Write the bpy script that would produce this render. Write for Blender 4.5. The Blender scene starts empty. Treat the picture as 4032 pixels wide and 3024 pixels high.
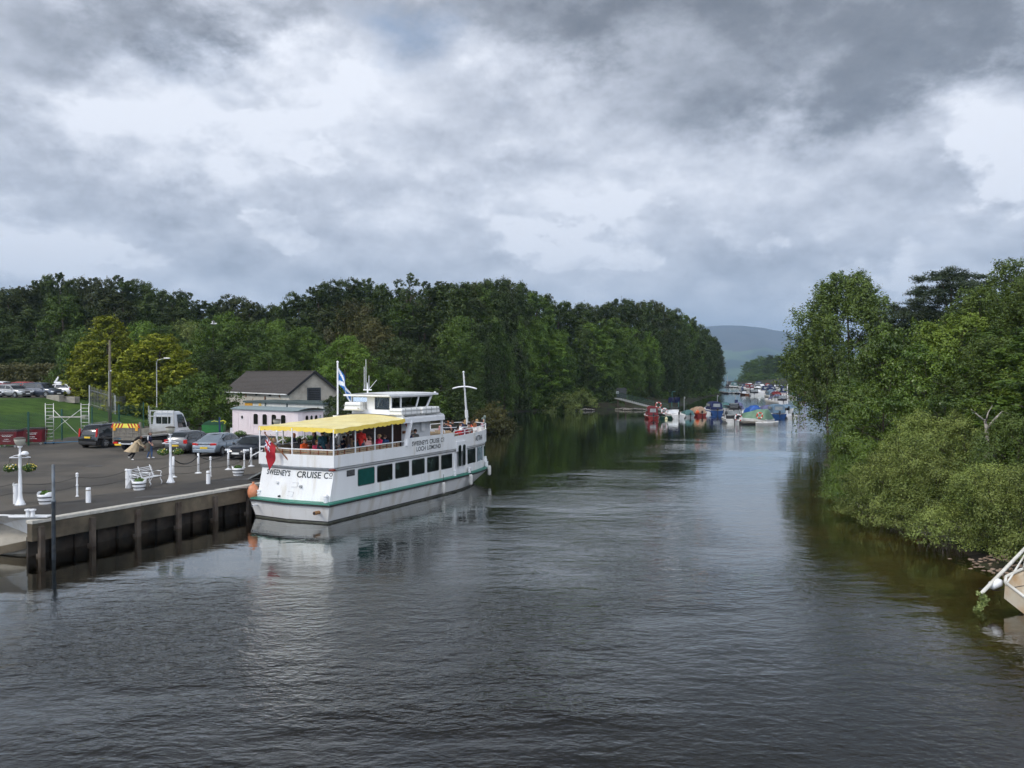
import bpy, bmesh, math, random
import numpy as np
from mathutils import Vector, Matrix
S = bpy.context.scene
COL = S.collection
PI = math.pi
# ------------------------------------------------------------------ camera
FPX, CXP, CYP, HOR, CAMH = 3300.0, 2016.0, 1512.0, 1468.0, 7.0
PITCH = math.atan((CYP - HOR) / FPX)
cd = bpy.data.cameras.new('camera'); cam = bpy.data.objects.new('camera', cd); COL.objects.link(cam)
cd.sensor_width = 36.0; cd.lens = 36.0 * FPX / 4032.0
cd.clip_start = 0.2; cd.clip_end = 30000
cam.location = (0, 0, CAMH); cam.rotation_euler = (PI / 2 - PITCH, 0, 0)
S.camera = cam
S.render.resolution_x = 1024; S.render.resolution_y = 768
S.render.engine = 'CYCLES'
cy = S.cycles
cy.use_denoising = True
cy.max_bounces = 5; cy.diffuse_bounces = 2; cy.glossy_bounces = 2; cy.transmission_bounces = 3
cy.use_adaptive_sampling = True; cy.adaptive_threshold = 0.03
cy.transparent_max_bounces = 10; cy.volume_bounces = 0
cy.caustics_reflective = False; cy.caustics_refractive = False
cy.sample_clamp_indirect = 6.0
S.view_settings.view_transform = 'Standard'
S.view_settings.look = 'None'
S.view_settings.exposure = 0.38
S.view_settings.gamma = 1.0
S.view_settings.use_curve_mapping = False

def at(px, py, Z=0.0):
    """world point where the sight line through a photo pixel meets height Z"""
    kx = (px - CXP) / FPX; ky = -(py - CYP) / FPX
    c, s = math.cos(PITCH), math.sin(PITCH)
    dy = c + ky * s; dz = -s + ky * c
    t = (Z - CAMH) / dz
    return Vector((kx * t, dy * t, Z))
def atd(px, d, Z=0.0):
    return Vector(((px - CXP) / FPX * d, d, Z))
def hz(py, d):
    return CAMH + (HOR - py) * d / FPX

# ------------------------------------------------------------------ sun and sky
SUN_EL, SUN_AZ = math.radians(42), math.radians(-118)      # azimuth from +Y towards +X
sd = Vector((math.sin(SUN_AZ) * math.cos(SUN_EL), math.cos(SUN_AZ) * math.cos(SUN_EL), math.sin(SUN_EL)))
sl = bpy.data.lights.new('sun', 'SUN'); so = bpy.data.objects.new('sun', sl); COL.objects.link(so)
sl.energy = 1.5; sl.angle = math.radians(10); sl.color = (1.0, 0.93, 0.82)
so.rotation_euler = sd.to_track_quat('Z', 'Y').to_euler()
so.location = (-60, -40, 80)

W = bpy.data.worlds.new('World'); S.world = W; W.use_nodes = True
nt = W.node_tree; nt.nodes.clear()
def N(t, **kw):
    n = nt.nodes.new(t)
    for k, v in kw.items(): setattr(n, k, v)
    return n
def L(a, b): nt.links.new(a, b)
def setin(sock, v):
    if hasattr(v, 'is_output'): L(v, sock)
    else: sock.default_value = v
def M(op, a, b=0.0, c=0.0, clamp=False):
    n = N('ShaderNodeMath', operation=op); n.use_clamp = clamp
    setin(n.inputs[0], a); setin(n.inputs[1], b)
    if len(n.inputs) > 2: setin(n.inputs[2], c)
    return n.outputs[0]
def VM(op, a, b=(0, 0, 0)):
    n = N('ShaderNodeVectorMath', operation=op); setin(n.inputs[0], a); setin(n.inputs[1], b)
    return n.outputs[1] if op in ('LENGTH', 'DOT_PRODUCT') else n.outputs[0]
def NOI(vec, scale, det=6, rough=0.55, dist=0.0):
    n = N('ShaderNodeTexNoise'); setin(n.inputs['Vector'], vec); n.inputs['Scale'].default_value = scale
    n.inputs['Detail'].default_value = det; n.inputs['Roughness'].default_value = rough
    n.inputs['Distortion'].default_value = dist
    return n.outputs['Fac'], n.outputs['Color']
def MR(v, a, b, c=0.0, d=1.0, smooth=True):
    n = N('ShaderNodeMapRange'); n.interpolation_type = 'SMOOTHSTEP' if smooth else 'LINEAR'
    setin(n.inputs[0], v); n.inputs[1].default_value = a; n.inputs[2].default_value = b
    n.inputs[3].default_value = c; n.inputs[4].default_value = d
    return n.outputs[0]
def XYZ(x, y, z):
    n = N('ShaderNodeCombineXYZ'); setin(n.inputs[0], x); setin(n.inputs[1], y); setin(n.inputs[2], z); return n.outputs[0]
def MIXC(f, a, b):
    n = N('ShaderNodeMix', data_type='RGBA'); setin(n.inputs[0], f); setin(n.inputs[6], a); setin(n.inputs[7], b)
    return n.outputs[2]
tc = N('ShaderNodeTexCoord')
gen = VM('NORMALIZE', tc.outputs['Generated'])
sx = N('ShaderNodeSeparateXYZ'); L(gen, sx.inputs[0])
az = M('ARCTAN2', sx.outputs[0], sx.outputs[1])
el = M('ARCSINE', sx.outputs[2])
# cloud deck coordinates: a flat deck seen in perspective
den = M('ADD', M('ABSOLUTE', sx.outputs[2]), 0.16)
deck = XYZ(M('DIVIDE', sx.outputs[0], den), M('DIVIDE', sx.outputs[1], den), 0.0)
f1, c1 = NOI(deck, 0.9, 8, 0.58)
f2, c2 = NOI(VM('ADD', deck, (7.3, 2.1, 4.0)), 3.2, 8, 0.62)
uv = XYZ(M('MULTIPLY', az, 0.95), M('MULTIPLY', el, 1.5), 0.0)
f3, c3 = NOI(VM('ADD', uv, (3.1, 1.7, 0.6)), 3.4, 9, 0.6)
f4, c4 = NOI(VM('ADD', uv, (9.1, 5.2, 0.3)), 9.0, 9, 0.62)
warp = VM('ADD', VM('SCALE', VM('SUBTRACT', c3, (0.5, 0.5, 0.5)), (0, 0, 0)), (0, 0, 0))
def scale(v, s):
    n = N('ShaderNodeVectorMath', operation='SCALE'); setin(n.inputs[0], v); n.inputs['Scale'].default_value = s; return n.outputs[0]
wv = VM('ADD', scale(VM('SUBTRACT', c3, (0.5, 0.5, 0.5)), 0.34), scale(VM('SUBTRACT', c4, (0.5, 0.5, 0.5)), 0.14))
ae = VM('ADD', XYZ(az, el, 0.0), wv)
# cloud masses: centre x, y, radii (in the 2212-px frame), tilt, amount
BL = [
 (1230, 40, 420, 115, 0, -0.42), (1760, 150, 420, 150, 10, -0.50), (2150, 60, 330, 170, 0, -0.40), (1560, -60, 800, 150, 0, -0.25),
 (330, 10, 330, 95, 0, -0.42), (560, 60, 130, 60, 0, -0.2), (-20, 150, 190, 90, 0, -0.32), (90, 350, 220, 80, -8, -0.12), (0, 300, 200, 60, 0, -0.06),
 (330, 200, 420, 120, 0, 0.18), (700, 260, 260, 170, 20, 0.20), (420, 330, 300, 70, 0, 0.12),
 (400, 465, 330, 50, -4, -0.16), (130, 545, 260, 55, 0, 0.26), (850, 410, 300, 65, 16, -0.17), (590, 560, 260, 50, 0, -0.05),
 (1150, 545, 85, 32, 0, 0.34), (1250, 560, 90, 26, 0, 0.28), (1370, 545, 80, 44, 0, 0.24), (1330, 440, 330, 45, 6, 0.08), (1650, 530, 60, 30, -30, 0.16),
 (1000, 330, 300, 40, 22, 0.12), (1640, 330, 330, 60, 0, 0.14), (2140, 300, 130, 90, 0, 0.26), (2170, 400, 110, 60, 0, 0.26), (1900, 590, 80, 36, 0, 0.26), (1400, 660, 520, 60, 0, -0.02),
 (1580, 590, 300, 80, 0, -0.10), (1950, 480, 260, 60, 0, -0.10), (560, 205, 90, 30, 0, -0.14), (690, 230, 50, 34, 0, -0.12), (1000, 620, 420, 40, 0, 0.05),
 (250, 600, 300, 40, 0, 0.04), (1130, 140, 300, 60, 0, 0.02),
]
acc = 0.0
for (bx, by, rx, ry, rot, amp) in BL:
    a0 = math.atan((bx - 1106) / 1810.0); e0 = math.atan((805 - by) / 1810.0 * math.cos(a0))
    k = math.cos(a0) ** 2
    mp = N('ShaderNodeMapping', vector_type='TEXTURE'); L(ae, mp.inputs['Vector'])
    mp.inputs['Location'].default_value = (a0, e0, 0); mp.inputs['Rotation'].default_value = (0, 0, math.radians(rot))
    mp.inputs['Scale'].default_value = (rx / 1810.0 * max(k, .6), ry / 1810.0, 1)
    d = VM('LENGTH', mp.outputs[0])
    w = MR(d, 0.0, 1.5, amp, 0.0)
    acc = M('ADD', w, acc)
f5, _c5 = NOI(VM('ADD', VM('ADD', uv, scale(VM('SUBTRACT', c4, (0.5, 0.5, 0.5)), 0.10)), (2.2, 4.4, 1.1)), 20.0, 7, 0.6)
detail = M('ADD', M('ADD', M('MULTIPLY', M('SUBTRACT', f4, 0.5), 0.40), M('MULTIPLY', M('SUBTRACT', f5, 0.5), 0.22)), M('MULTIPLY', M('SUBTRACT', f2, 0.5), 0.24))
_r1, _ = NOI(VM('ADD', uv, (9.1, 5.225, 0.3)), 9.0, 9, 0.62)
_r2, _ = NOI(VM('ADD', uv, (3.1, 1.76, 0.6)), 3.4, 9, 0.6)
relief = M('ADD', M('MULTIPLY', M('SUBTRACT', f4, _r1), 0.65), M('MULTIPLY', M('SUBTRACT', f3, _r2), 1.3))   # lit tops, shaded bases
detail = M('ADD', detail, relief)
big = M('MULTIPLY', M('SUBTRACT', f1, 0.5), 0.30)
cum = 0.0
for (bx, by, rx, ry) in [(1150, 548, 75, 30), (1250, 560, 80, 24), (1370, 548, 70, 42), (1655, 528, 50, 26), (1905, 592, 70, 30), (240, 545, 150, 34), (60, 530, 90, 30), (2150, 320, 90, 70), (2180, 430, 80, 50), (600, 480, 55, 34), (700, 350, 60, 60), (1330, 445, 190, 26), (640, 530, 60, 26), (2030, 610, 60, 22)]:
    a0 = math.atan((bx - 1106) / 1810.0); e0 = math.atan((805 - by) / 1810.0 * math.cos(a0))
    mp = N('ShaderNodeMapping', vector_type='TEXTURE'); L(VM('ADD', XYZ(az, el, 0.0), scale(VM('SUBTRACT', c4, (0.5, 0.5, 0.5)), 0.05)), mp.inputs['Vector'])
    mp.inputs['Location'].default_value = (a0, e0, 0); mp.inputs['Scale'].default_value = (rx / 1810.0, ry / 1810.0, 1)
    cum = M('ADD', MR(VM('LENGTH', mp.outputs[0]), 0.0, 1.7, 1.0, 0.0), cum)
crisp = MR(M('ADD', cum, M('ADD', M('MULTIPLY', M('SUBTRACT', f4, 0.5), 2.0), M('MULTIPLY', M('SUBTRACT', f5, 0.5), 1.2))), 0.48, 0.74, 0.0, 1.0)
acc = M('ADD', acc, M('MULTIPLY', crisp, M('ADD', 0.13, M('MULTIPLY', M('SUBTRACT', f5, 0.5), 0.5))))
field = M('ADD', M('ADD', M('ADD', acc, 0.77), M('MULTIPLY', detail, 0.85)), big)
ramp = N('ShaderNodeValToRGB'); L(field, ramp.inputs[0])
r = ramp.color_ramp
r.elements[0].position = 0.0; r.elements[0].color = (0.125, 0.132, 0.150, 1)
r.elements[1].position = 1.0; r.elements[1].color = (0.78, 0.80, 0.86, 1)
for p_, c_ in ((0.25, (0.185, 0.195, 0.220, 1)), (0.45, (0.310, 0.328, 0.372, 1)), (0.62, (0.43, 0.453, 0.512, 1)), (0.80, (0.58, 0.605, 0.670, 1))):
    e = r.elements.new(p_); e.color = c_
sky = N('ShaderNodeTexSky', sky_type='NISHITA'); sky.sun_disc = False
sky.sun_elevation = SUN_EL; sky.sun_rotation = SUN_AZ; sky.air_density = 1.0; sky.dust_density = 1.5
bgS = N('ShaderNodeBackground'); L(sky.outputs[0], bgS.inputs[0]); bgS.inputs[1].default_value = 0.12
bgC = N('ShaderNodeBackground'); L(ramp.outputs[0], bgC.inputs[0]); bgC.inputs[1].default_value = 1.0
# thin places where blue shows between the clouds
def gap(bx, by, rx, ry, amt):
    a0 = math.atan((bx - 1106) / 1810.0); e0 = math.atan((805 - by) / 1810.0 * math.cos(a0))
    mp = N('ShaderNodeMapping', vector_type='TEXTURE'); L(ae, mp.inputs['Vector'])
    mp.inputs['Location'].default_value = (a0, e0, 0); mp.inputs['Scale'].default_value = (rx / 1810.0, ry / 1810.0, 1)
    return MR(VM('LENGTH', mp.outputs[0]), 0.2, 1.5, amt, 0.0)
g = M('ADD', gap(930, 130, 130, 80, 0.6), M('ADD', gap(860, 40, 120, 60, 0.4), gap(420, 130, 160, 60, 0.16)))
g = M('MULTIPLY', g, MR(f2, 0.35, 0.65, 0.35, 1.0), clamp=True)
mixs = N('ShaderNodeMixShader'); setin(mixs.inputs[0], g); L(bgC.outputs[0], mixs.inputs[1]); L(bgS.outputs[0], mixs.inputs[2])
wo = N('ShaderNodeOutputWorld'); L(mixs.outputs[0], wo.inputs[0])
# unseen cloud behind the viewer is brightened to light the ferry's side
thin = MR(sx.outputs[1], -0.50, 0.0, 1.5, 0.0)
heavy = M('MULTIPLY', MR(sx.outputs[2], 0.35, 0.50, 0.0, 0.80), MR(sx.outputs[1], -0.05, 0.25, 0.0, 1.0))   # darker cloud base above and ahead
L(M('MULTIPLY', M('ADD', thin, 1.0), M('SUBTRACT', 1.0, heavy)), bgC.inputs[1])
W.cycles.sampling_method = 'MANUAL'; W.cycles.sample_map_resolution = 1024

# ------------------------------------------------------------------ helpers
def tag(o, label, cat=None, group=None, kind=None):
    if label: o['label'] = label
    if cat: o['category'] = cat
    if group: o['group'] = group
    if kind: o['kind'] = kind
    return o
def thing(name, label, cat, loc=(0, 0, 0), rz=0.0, group=None):
    o = bpy.data.objects.new(name, None); COL.objects.link(o)
    o.empty_display_size = 0.3
    o.location = loc; o.rotation_euler = (0, 0, rz)
    return tag(o, label, cat, group)
def dup(root, loc, rz=0.0, label=None, sc=None, group=None):
    r = root.copy(); COL.objects.link(r); r.location = loc; r.rotation_euler = (0, 0, rz)
    if sc is not None: r.scale = sc if hasattr(sc, '__len__') else (sc, sc, sc)
    if label: r['label'] = label
    if group: r['group'] = group
    for ch in list(root.children):
        c = ch.copy(); COL.objects.link(c); c.parent = r
        for g_ in list(ch.children):
            d_ = g_.copy(); COL.objects.link(d_); d_.parent = c
    return r
def empty_like(sz): return None

class MB:
    def __init__(s): s.v = []; s.f = []; s.m = []
    def add(s, vs, fs, mi=0):
        o = len(s.v); s.v += [tuple(p) for p in vs]; s.f += [tuple(i + o for i in f) for f in fs]; s.m += [mi] * len(fs)
        return s
    def box(s, c, d, rz=0.0, mi=0, rot=None, taper=1.0):
        x, y, z = d[0] / 2, d[1] / 2, d[2] / 2
        vs = [Vector((sx_ * x * (taper if sz_ > 0 else 1), sy_ * y * (taper if sz_ > 0 else 1), sz_ * z)) for sz_ in (-1, 1) for sy_ in (-1, 1) for sx_ in (-1, 1)]
        R = rot if rot is not None else Matrix.Rotation(rz, 3, 'Z')
        vs = [R @ p + Vector(c) for p in vs]
        return s.add(vs, [(0, 2, 3, 1), (4, 5, 7, 6), (0, 1, 5, 4), (2, 6, 7, 3), (0, 4, 6, 2), (1, 3, 7, 5)], mi)
    def bar(s, a, b, w, h=None, mi=0, up=(0, 0, 1)):
        a = Vector(a); b = Vector(b); h = h or w; d = (b - a); l = d.length
        if l < 1e-6: return s
        x = d / l; u = Vector(up)
        if abs(x.dot(u)) > 0.98: u = Vector((1, 0, 0))
        y = u.cross(x).normalized(); z = x.cross(y)
        R = Matrix((x, y, z)).transposed()
        return s.box((a + b) / 2, (l, w, h), mi=mi, rot=R)
    def tube(s, path, rad, n=8, mi=0, caps=True, closed=False):
        P = [Vector(p) for p in path]
        if not hasattr(rad, '__len__'): rad = [rad] * len(P)
        vs = []; fs = []; up = None
        for i, p in enumerate(P):
            a = P[i - 1] if i > 0 or closed else p
            b = P[(i + 1) % len(P)] if i < len(P) - 1 or closed else p
            t = (b - a)
            t = t.normalized() if t.length > 1e-9 else Vector((0, 0, 1))
            if up is None:
                up = Vector((0, 0, 1)) if abs(t.z) < 0.9 else Vector((1, 0, 0))
            u = (up - t * up.dot(t))
            u = u.normalized() if u.length > 1e-6 else t.orthogonal().normalized()
            w = t.cross(u); up = u
            for k in range(n):
                q = 2 * PI * k / n
                vs.append(p + (u * math.cos(q) + w * math.sin(q)) * rad[i])
        m = len(P)
        for i in range(m if closed else m - 1):
            j = (i + 1) % m
            for k in range(n):
                k2 = (k + 1) % n
                fs.append((i * n + k, i * n + k2, j * n + k2, j * n + k))
        if caps and not closed:
            fs.append(tuple(range(n - 1, -1, -1))); fs.append(tuple((m - 1) * n + k for k in range(n)))
        return s.add(vs, fs, mi)
    def lathe(s, prof, c=(0, 0, 0), n=16, mi=0, axis='Z', caps=True):
        vs = []; fs = []
        for (r_, z_) in prof:
            for k in range(n):
                q = 2 * PI * k / n
                p = (r_ * math.cos(q), r_ * math.sin(q), z_)
                if axis == 'Y': p = (p[0], p[2], p[1])
                if axis == 'X': p = (p[2], p[0], p[1])
                vs.append((p[0] + c[0], p[1] + c[1], p[2] + c[2]))
        m = len(prof)
        for i in range(m - 1):
            for k in range(n):
                k2 = (k + 1) % n
                f = (i * n + k, i * n + k2, (i + 1) * n + k2, (i + 1) * n + k)
                fs.append(f[::-1] if axis == 'Y' else f)
        if caps:
            a = tuple(range(n - 1, -1, -1)); b = tuple((m - 1) * n + k for k in range(n))
            fs.append(a[::-1] if axis == 'Y' else a); fs.append(b[::-1] if axis == 'Y' else b)
        return s.add(vs, fs, mi)
    def prism(s, poly, z0, z1, mi=0):
        n = len(poly)
        vs = [(p[0], p[1], z0) for p in poly] + [(p[0], p[1], z1) for p in poly]
        fs = [tuple(range(n - 1, -1, -1)), tuple(range(n, 2 * n))]
        for i in range(n):
            j = (i + 1) % n; fs.append((i, j, n + j, n + i))
        return s.add(vs, fs, mi)
    def sphere(s, c, r_, n=12, m=8, mi=0):
        if not hasattr(r_, '__len__'): r_ = (r_, r_, r_)
        pr = []
        vs = [(c[0], c[1], c[2] - r_[2])]; fs = []
        for i in range(1, m):
            a = -PI / 2 + PI * i / m
            for k in range(n):
                q = 2 * PI * k / n
                vs.append((c[0] + r_[0] * math.cos(a) * math.cos(q), c[1] + r_[1] * math.cos(a) * math.sin(q), c[2] + r_[2] * math.sin(a)))
        vs.append((c[0], c[1], c[2] + r_[2])); top = len(vs) - 1
        for k in range(n):
            k2 = (k + 1) % n
            fs.append((0, 1 + k2, 1 + k)); fs.append((top, 1 + (m - 2) * n + k, 1 + (m - 2) * n + k2))
            for i in range(m - 2):
                fs.append((1 + i * n + k, 1 + i * n + k2, 1 + (i + 1) * n + k2, 1 + (i + 1) * n + k))
        return s.add(vs, fs, mi)
    def grid(s, fn, nu, nv, mi=0, mfn=None):
        vs = [fn(i / nu, j / nv) for j in range(nv + 1) for i in range(nu + 1)]
        o = len(s.v); s.v += [tuple(p) for p in vs]
        for j in range(nv):
            for i in range(nu):
                a = j * (nu + 1) + i
                s.f.append((o + a, o + a + 1, o + a + nu + 2, o + a + nu + 1)); s.m.append(mfn((i + .5) / nu, (j + .5) / nv) if mfn else mi)
        return s
    def build(s, name, mats, parent=None, smooth=False, bevel=0.0, fixn=False, loc=None, sub=0):
        me = bpy.data.meshes.new(name)
        me.from_pydata(s.v, [], s.f)
        if not isinstance(mats, (list, tuple)): mats = [mats]
        for m_ in mats: me.materials.append(m_)
        if any(s.m): me.polygons.foreach_set('material_index', s.m)
        if smooth: me.polygons.foreach_set('use_smooth', [True] * len(s.f))
        if fixn:
            bm = bmesh.new(); bm.from_mesh(me); bmesh.ops.recalc_face_normals(bm, faces=bm.faces); bm.to_mesh(me); bm.free()
        me.update()
        o = bpy.data.objects.new(name, me); COL.objects.link(o)
        if parent is not None: o.parent = parent
        if loc is not None: o.location = loc
        if bevel > 0:
            b = o.modifiers.new('bevel', 'BEVEL'); b.width = bevel; b.segments = 2; b.limit_method = 'ANGLE'
        if sub:
            b = o.modifiers.new('sub', 'SUBSURF'); b.levels = sub; b.render_levels = sub
        return o

# ------------------------------------------------------------------ materials
def mat(name, col, rough=0.6, metal=0.0, var=0.12, scale_=3.0, bump=0.0, bscale=20.0, spec=0.5, col2=None, f2lo=0.45, f2hi=0.6, sc2=1.0, coat=0.0, objc=True, det=4.0, trans=0.0, alpha=1.0, streak=False):
    m = bpy.data.materials.new(name); m.use_nodes = True
    t = m.node_tree; b = t.nodes['Principled BSDF']
    b.inputs['Roughness'].default_value = rough; b.inputs['Metallic'].default_value = metal
    b.inputs['Specular IOR Level'].default_value = spec
    b.inputs['Coat Weight'].default_value = coat; b.inputs['Coat Roughness'].default_value = 0.08
    if trans: b.inputs['Transmission Weight'].default_value = trans
    if alpha < 1: b.inputs['Alpha'].default_value = alpha
    tcn = t.nodes.new('ShaderNodeTexCoord'); src = tcn.outputs['Object']
    if not objc:
        gg = t.nodes.new('ShaderNodeNewGeometry'); src = gg.outputs['Position']
    if streak:
        mpn = t.nodes.new('ShaderNodeMapping'); mpn.inputs['Scale'].default_value = (1, 1, 0.12); t.links.new(src, mpn.inputs[0]); src = mpn.outputs[0]
    n = t.nodes.new('ShaderNodeTexNoise'); n.inputs['Scale'].default_value = scale_; n.inputs['Detail'].default_value = det
    t.links.new(src, n.inputs['Vector'])
    mr = t.nodes.new('ShaderNodeMapRange'); mr.inputs[1].default_value = 0.3; mr.inputs[2].default_value = 0.7
    mr.inputs[3].default_value = 1 - var; mr.inputs[4].default_value = 1 + var
    t.links.new(n.outputs['Fac'], mr.inputs[0])
    cn = t.nodes.new('ShaderNodeRGB'); cn.outputs[0].default_value = (*col, 1)
    csrc = cn.outputs[0]
    if col2 is not None:
        n2 = t.nodes.new('ShaderNodeTexNoise'); n2.inputs['Scale'].default_value = sc2; n2.inputs['Detail'].default_value = 6
        t.links.new(src, n2.inputs['Vector'])
        m2 = t.nodes.new('ShaderNodeMapRange'); m2.inputs[1].default_value = f2lo; m2.inputs[2].default_value = f2hi
        t.links.new(n2.outputs['Fac'], m2.inputs[0])
        mx = t.nodes.new('ShaderNodeMix'); mx.data_type = 'RGBA'; t.links.new(m2.outputs[0], mx.inputs[0]); t.links.new(csrc, mx.inputs[6]); mx.inputs[7].default_value = (*col2, 1)
        csrc = mx.outputs[2]
    vm = t.nodes.new('ShaderNodeVectorMath'); vm.operation = 'SCALE'
    t.links.new(csrc, vm.inputs[0]); t.links.new(mr.outputs[0], vm.inputs['Scale'])
    t.links.new(vm.outputs[0], b.inputs['Base Color'])
    if bump > 0:
        nb = t.nodes.new('ShaderNodeTexNoise'); nb.inputs['Scale'].default_value = bscale; nb.inputs['Detail'].default_value = 5
        t.links.new(src, nb.inputs['Vector'])
        bp = t.nodes.new('ShaderNodeBump'); bp.inputs['Strength'].default_value = 1.0; bp.inputs['Distance'].default_value = bump
        t.links.new(nb.outputs['Fac'], bp.inputs['Height']); t.links.new(bp.outputs[0], b.inputs['Normal'])
    return m
WHITE = mat('white_paint', (0.77, 0.78, 0.78), 0.38, var=0.06, scale_=1.2, col2=(0.58, 0.54, 0.45), f2lo=0.56, f2hi=0.80, sc2=2.2, streak=True)
WHITE2 = mat('white_gloss_paint', (0.80, 0.81, 0.82), 0.3, var=0.04)
HULLW = mat('white_hull_paint', (0.72, 0.72, 0.71), 0.32, var=0.09, scale_=0.7, col2=(0.50, 0.46, 0.38), f2lo=0.52, f2hi=0.80, sc2=1.6, streak=True)
GREENB = mat('green_band_paint', (0.022, 0.17, 0.12), 0.4, var=0.12, scale_=4)
BLACK = mat('black_paint', (0.012, 0.012, 0.014), 0.45)
RUBBER = mat('black_rubber', (0.018, 0.018, 0.018), 0.8, var=0.25, scale_=9)
TEXT = mat('lettering_paint', (0.018, 0.026, 0.03), 0.5)
YELLOW = mat('yellow_canvas', (0.74, 0.66, 0.34), 0.8, var=0.08, scale_=1.3, bump=0.03, bscale=1.8, col2=(0.70, 0.60, 0.27), f2lo=0.45, f2hi=0.6, sc2=0.8)
WOOD = mat('varnished_wood', (0.20, 0.075, 0.025), 0.45, var=0.3, scale_=6, streak=False)
SLAT = mat('weathered_bench_wood', (0.33, 0.25, 0.16), 0.7, var=0.2, scale_=7)
DARKWOOD = mat('dark_brown_panel', (0.055, 0.018, 0.010), 0.5, var=0.3, scale_=5)
DECK = mat('grey_deck_paint', (0.17, 0.18, 0.18), 0.7, var=0.15)
GLASSD = mat('dark_window_glass', (0.010, 0.014, 0.013), 0.05, var=0.3, scale_=0.8, spec=0.8, col2=(0.035, 0.055, 0.048), f2lo=0.52, f2hi=0.62, sc2=1.3)  # paler greenish patches painted in as inner reflections
GLASSG = mat('green_blind_glass', (0.012, 0.085, 0.075), 0.08, var=0.15, spec=0.7)
STEEL = mat('galvanised_steel', (0.42, 0.43, 0.43), 0.45, metal=0.6, var=0.12, scale_=8)
ALU = mat('aluminium', (0.60, 0.60, 0.59), 0.4, metal=0.7, var=0.1)
CONC = mat('concrete', (0.30, 0.275, 0.23), 0.9, var=0.18, scale_=2.2, bump=0.01, bscale=14, col2=(0.15, 0.13, 0.10), f2lo=0.52, f2hi=0.75, sc2=0.9)
COPING = mat('pale_coping_stone', (0.47, 0.45, 0.40), 0.85, var=0.2, scale_=5, bump=0.006, bscale=25)
BEAMC = mat('stained_quay_beam', (0.14, 0.112, 0.075), 0.9, var=0.3, scale_=1.4, bump=0.012, bscale=9, col2=(0.055, 0.048, 0.033), f2lo=0.40, f2hi=0.62, sc2=0.6)
PILEC = mat('rusty_sheet_pile', (0.040, 0.029, 0.020), 0.85, var=0.35, scale_=2.5, bump=0.012, bscale=11, col2=(0.012, 0.011, 0.009), f2lo=0.4, f2hi=0.62, sc2=1.2)
BLACKCH = mat('black_chain', (0.03, 0.03, 0.032), 0.6)
TERRA = mat('orange_buoy_plastic', (0.62, 0.24, 0.12), 0.5, var=0.15)
SOIL = mat('planter_leaves', (0.035, 0.07, 0.02), 0.8, var=0.4, scale_=30)
# ------------------------------------------------------------------ land and water
QC = Vector((-18.1, 31.5)); QA = Vector((0.444, 0.896)); QN = Vector((-0.896, 0.444))   # quay corner, along, inland
QZ = 1.4
def q2(t, n=0.0): p = QC + QA * t + QN * n; return (p.x, p.y)
LEFT = [(-400, 31.9), (-19.2, 32.2), q2(-0.3), q2(30), (-4.5, 66), (-4.0, 80), (-2.6, 97), (-3.0, 115), (-2.5, 135), (0.5, 150), (10, 155), (19, 159), (33, 172), (40, 190), (50, 222), (57, 245), (68, 272), (73, 290),
        (74, 312), (60, 345), (0, 400), (-150, 470), (-500, 520), (-900, 400), (-900, 31.9)]
RIGHT = [(60, -60), (18.0, -60), (17.2, 18), (17.6, 24), (17.3, 27), (17.0, 29.5), (17.8, 33), (18.2, 36), (17.8, 40), (19.0, 46), (21.5, 56), (27, 72), (38, 92), (66, 118), (112, 160), (170, 250), (205, 380), (196, 470), (163, 520), (148, 556), (152, 590), (220, 660), (500, 800), (1200, 800), (1200, -60)]
def sdf(poly, X, Y):
    P = np.array(poly, float); n = len(P); d = np.full(X.shape, 1e9); ins = np.zeros(X.shape, bool)
    for i in range(n):
        ax, ay = P[i]; bx, by = P[(i + 1) % n]; ex, ey = bx - ax, by - ay
        t = np.clip(((X - ax) * ex + (Y - ay) * ey) / (ex * ex + ey * ey), 0, 1)
        d = np.minimum(d, np.hypot(X - ax - t * ex, Y - ay - t * ey))
        if ay != by:
            c = ((ay > Y) != (by > Y)) & (X < (bx - ax) * (Y - ay) / (by - ay) + ax)
            ins ^= c
    return np.where(ins, d, -d)
def wob(X, Y, s, ph): return np.sin(X / s + ph) * np.cos(Y / (s * 0.83) + ph * 1.7)
def ground_h(X, Y):
    X = np.asarray(X, float); Y = np.asarray(Y, float)
    w = 0.8 * wob(X, Y, 3.1, 0.3) + 0.5 * wob(X, Y, 1.3, 2.0)
    nat = np.clip((np.abs(X + 12) + np.abs(Y - 45) - 60) / 20, 0, 1)
    wl = np.where(Y > 63, w, 0) * 0.8
    dl = sdf(LEFT, X, Y) + wl; dr = sdf(RIGHT, X, Y) + w * 0.45
    # left land
    bank = 1.27 + np.clip((-38.5 - X) * 0.207, 0, 2.92)
    bank = np.where(Y > 92, np.maximum(bank, np.clip(1.3 + (Y - 92) * 0.05, 0, 2.6)), bank)
    bank = bank + np.where(Y > 125, 0.5 * wob(X, Y, 17, 1) + 0.4, 0)
    hl = np.minimum(bank, np.where(Y > 62, 0.02 + dl * 0.30, -2.2 + dl * 0.9))
    hr = np.minimum(1.2 + 0.5 * wob(X, Y, 9, 0.5) + np.clip(dr * 0.06, 0, 3), dr * 0.22)
    rs = np.where(Y < 60, 0.11, 0.3)
    wat = np.maximum(np.maximum(-np.clip(-dl * 0.6, 0, 2.8) , -2.8), -9)
    wat = np.maximum(-np.minimum(np.clip(-dl, 0, 99) * np.where(Y > 62, 0.35, 9), 2.8), -2.8)
    watr = -np.minimum(np.clip(-dr, 0, 99) * rs, 2.8)
    h = np.where(dl > 0, hl, np.where(dr > 0, hr, np.maximum(wat, watr)))
    return h
def gz(x, y): return float(ground_h(np.array([x]), np.array([y]))[0])

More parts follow.
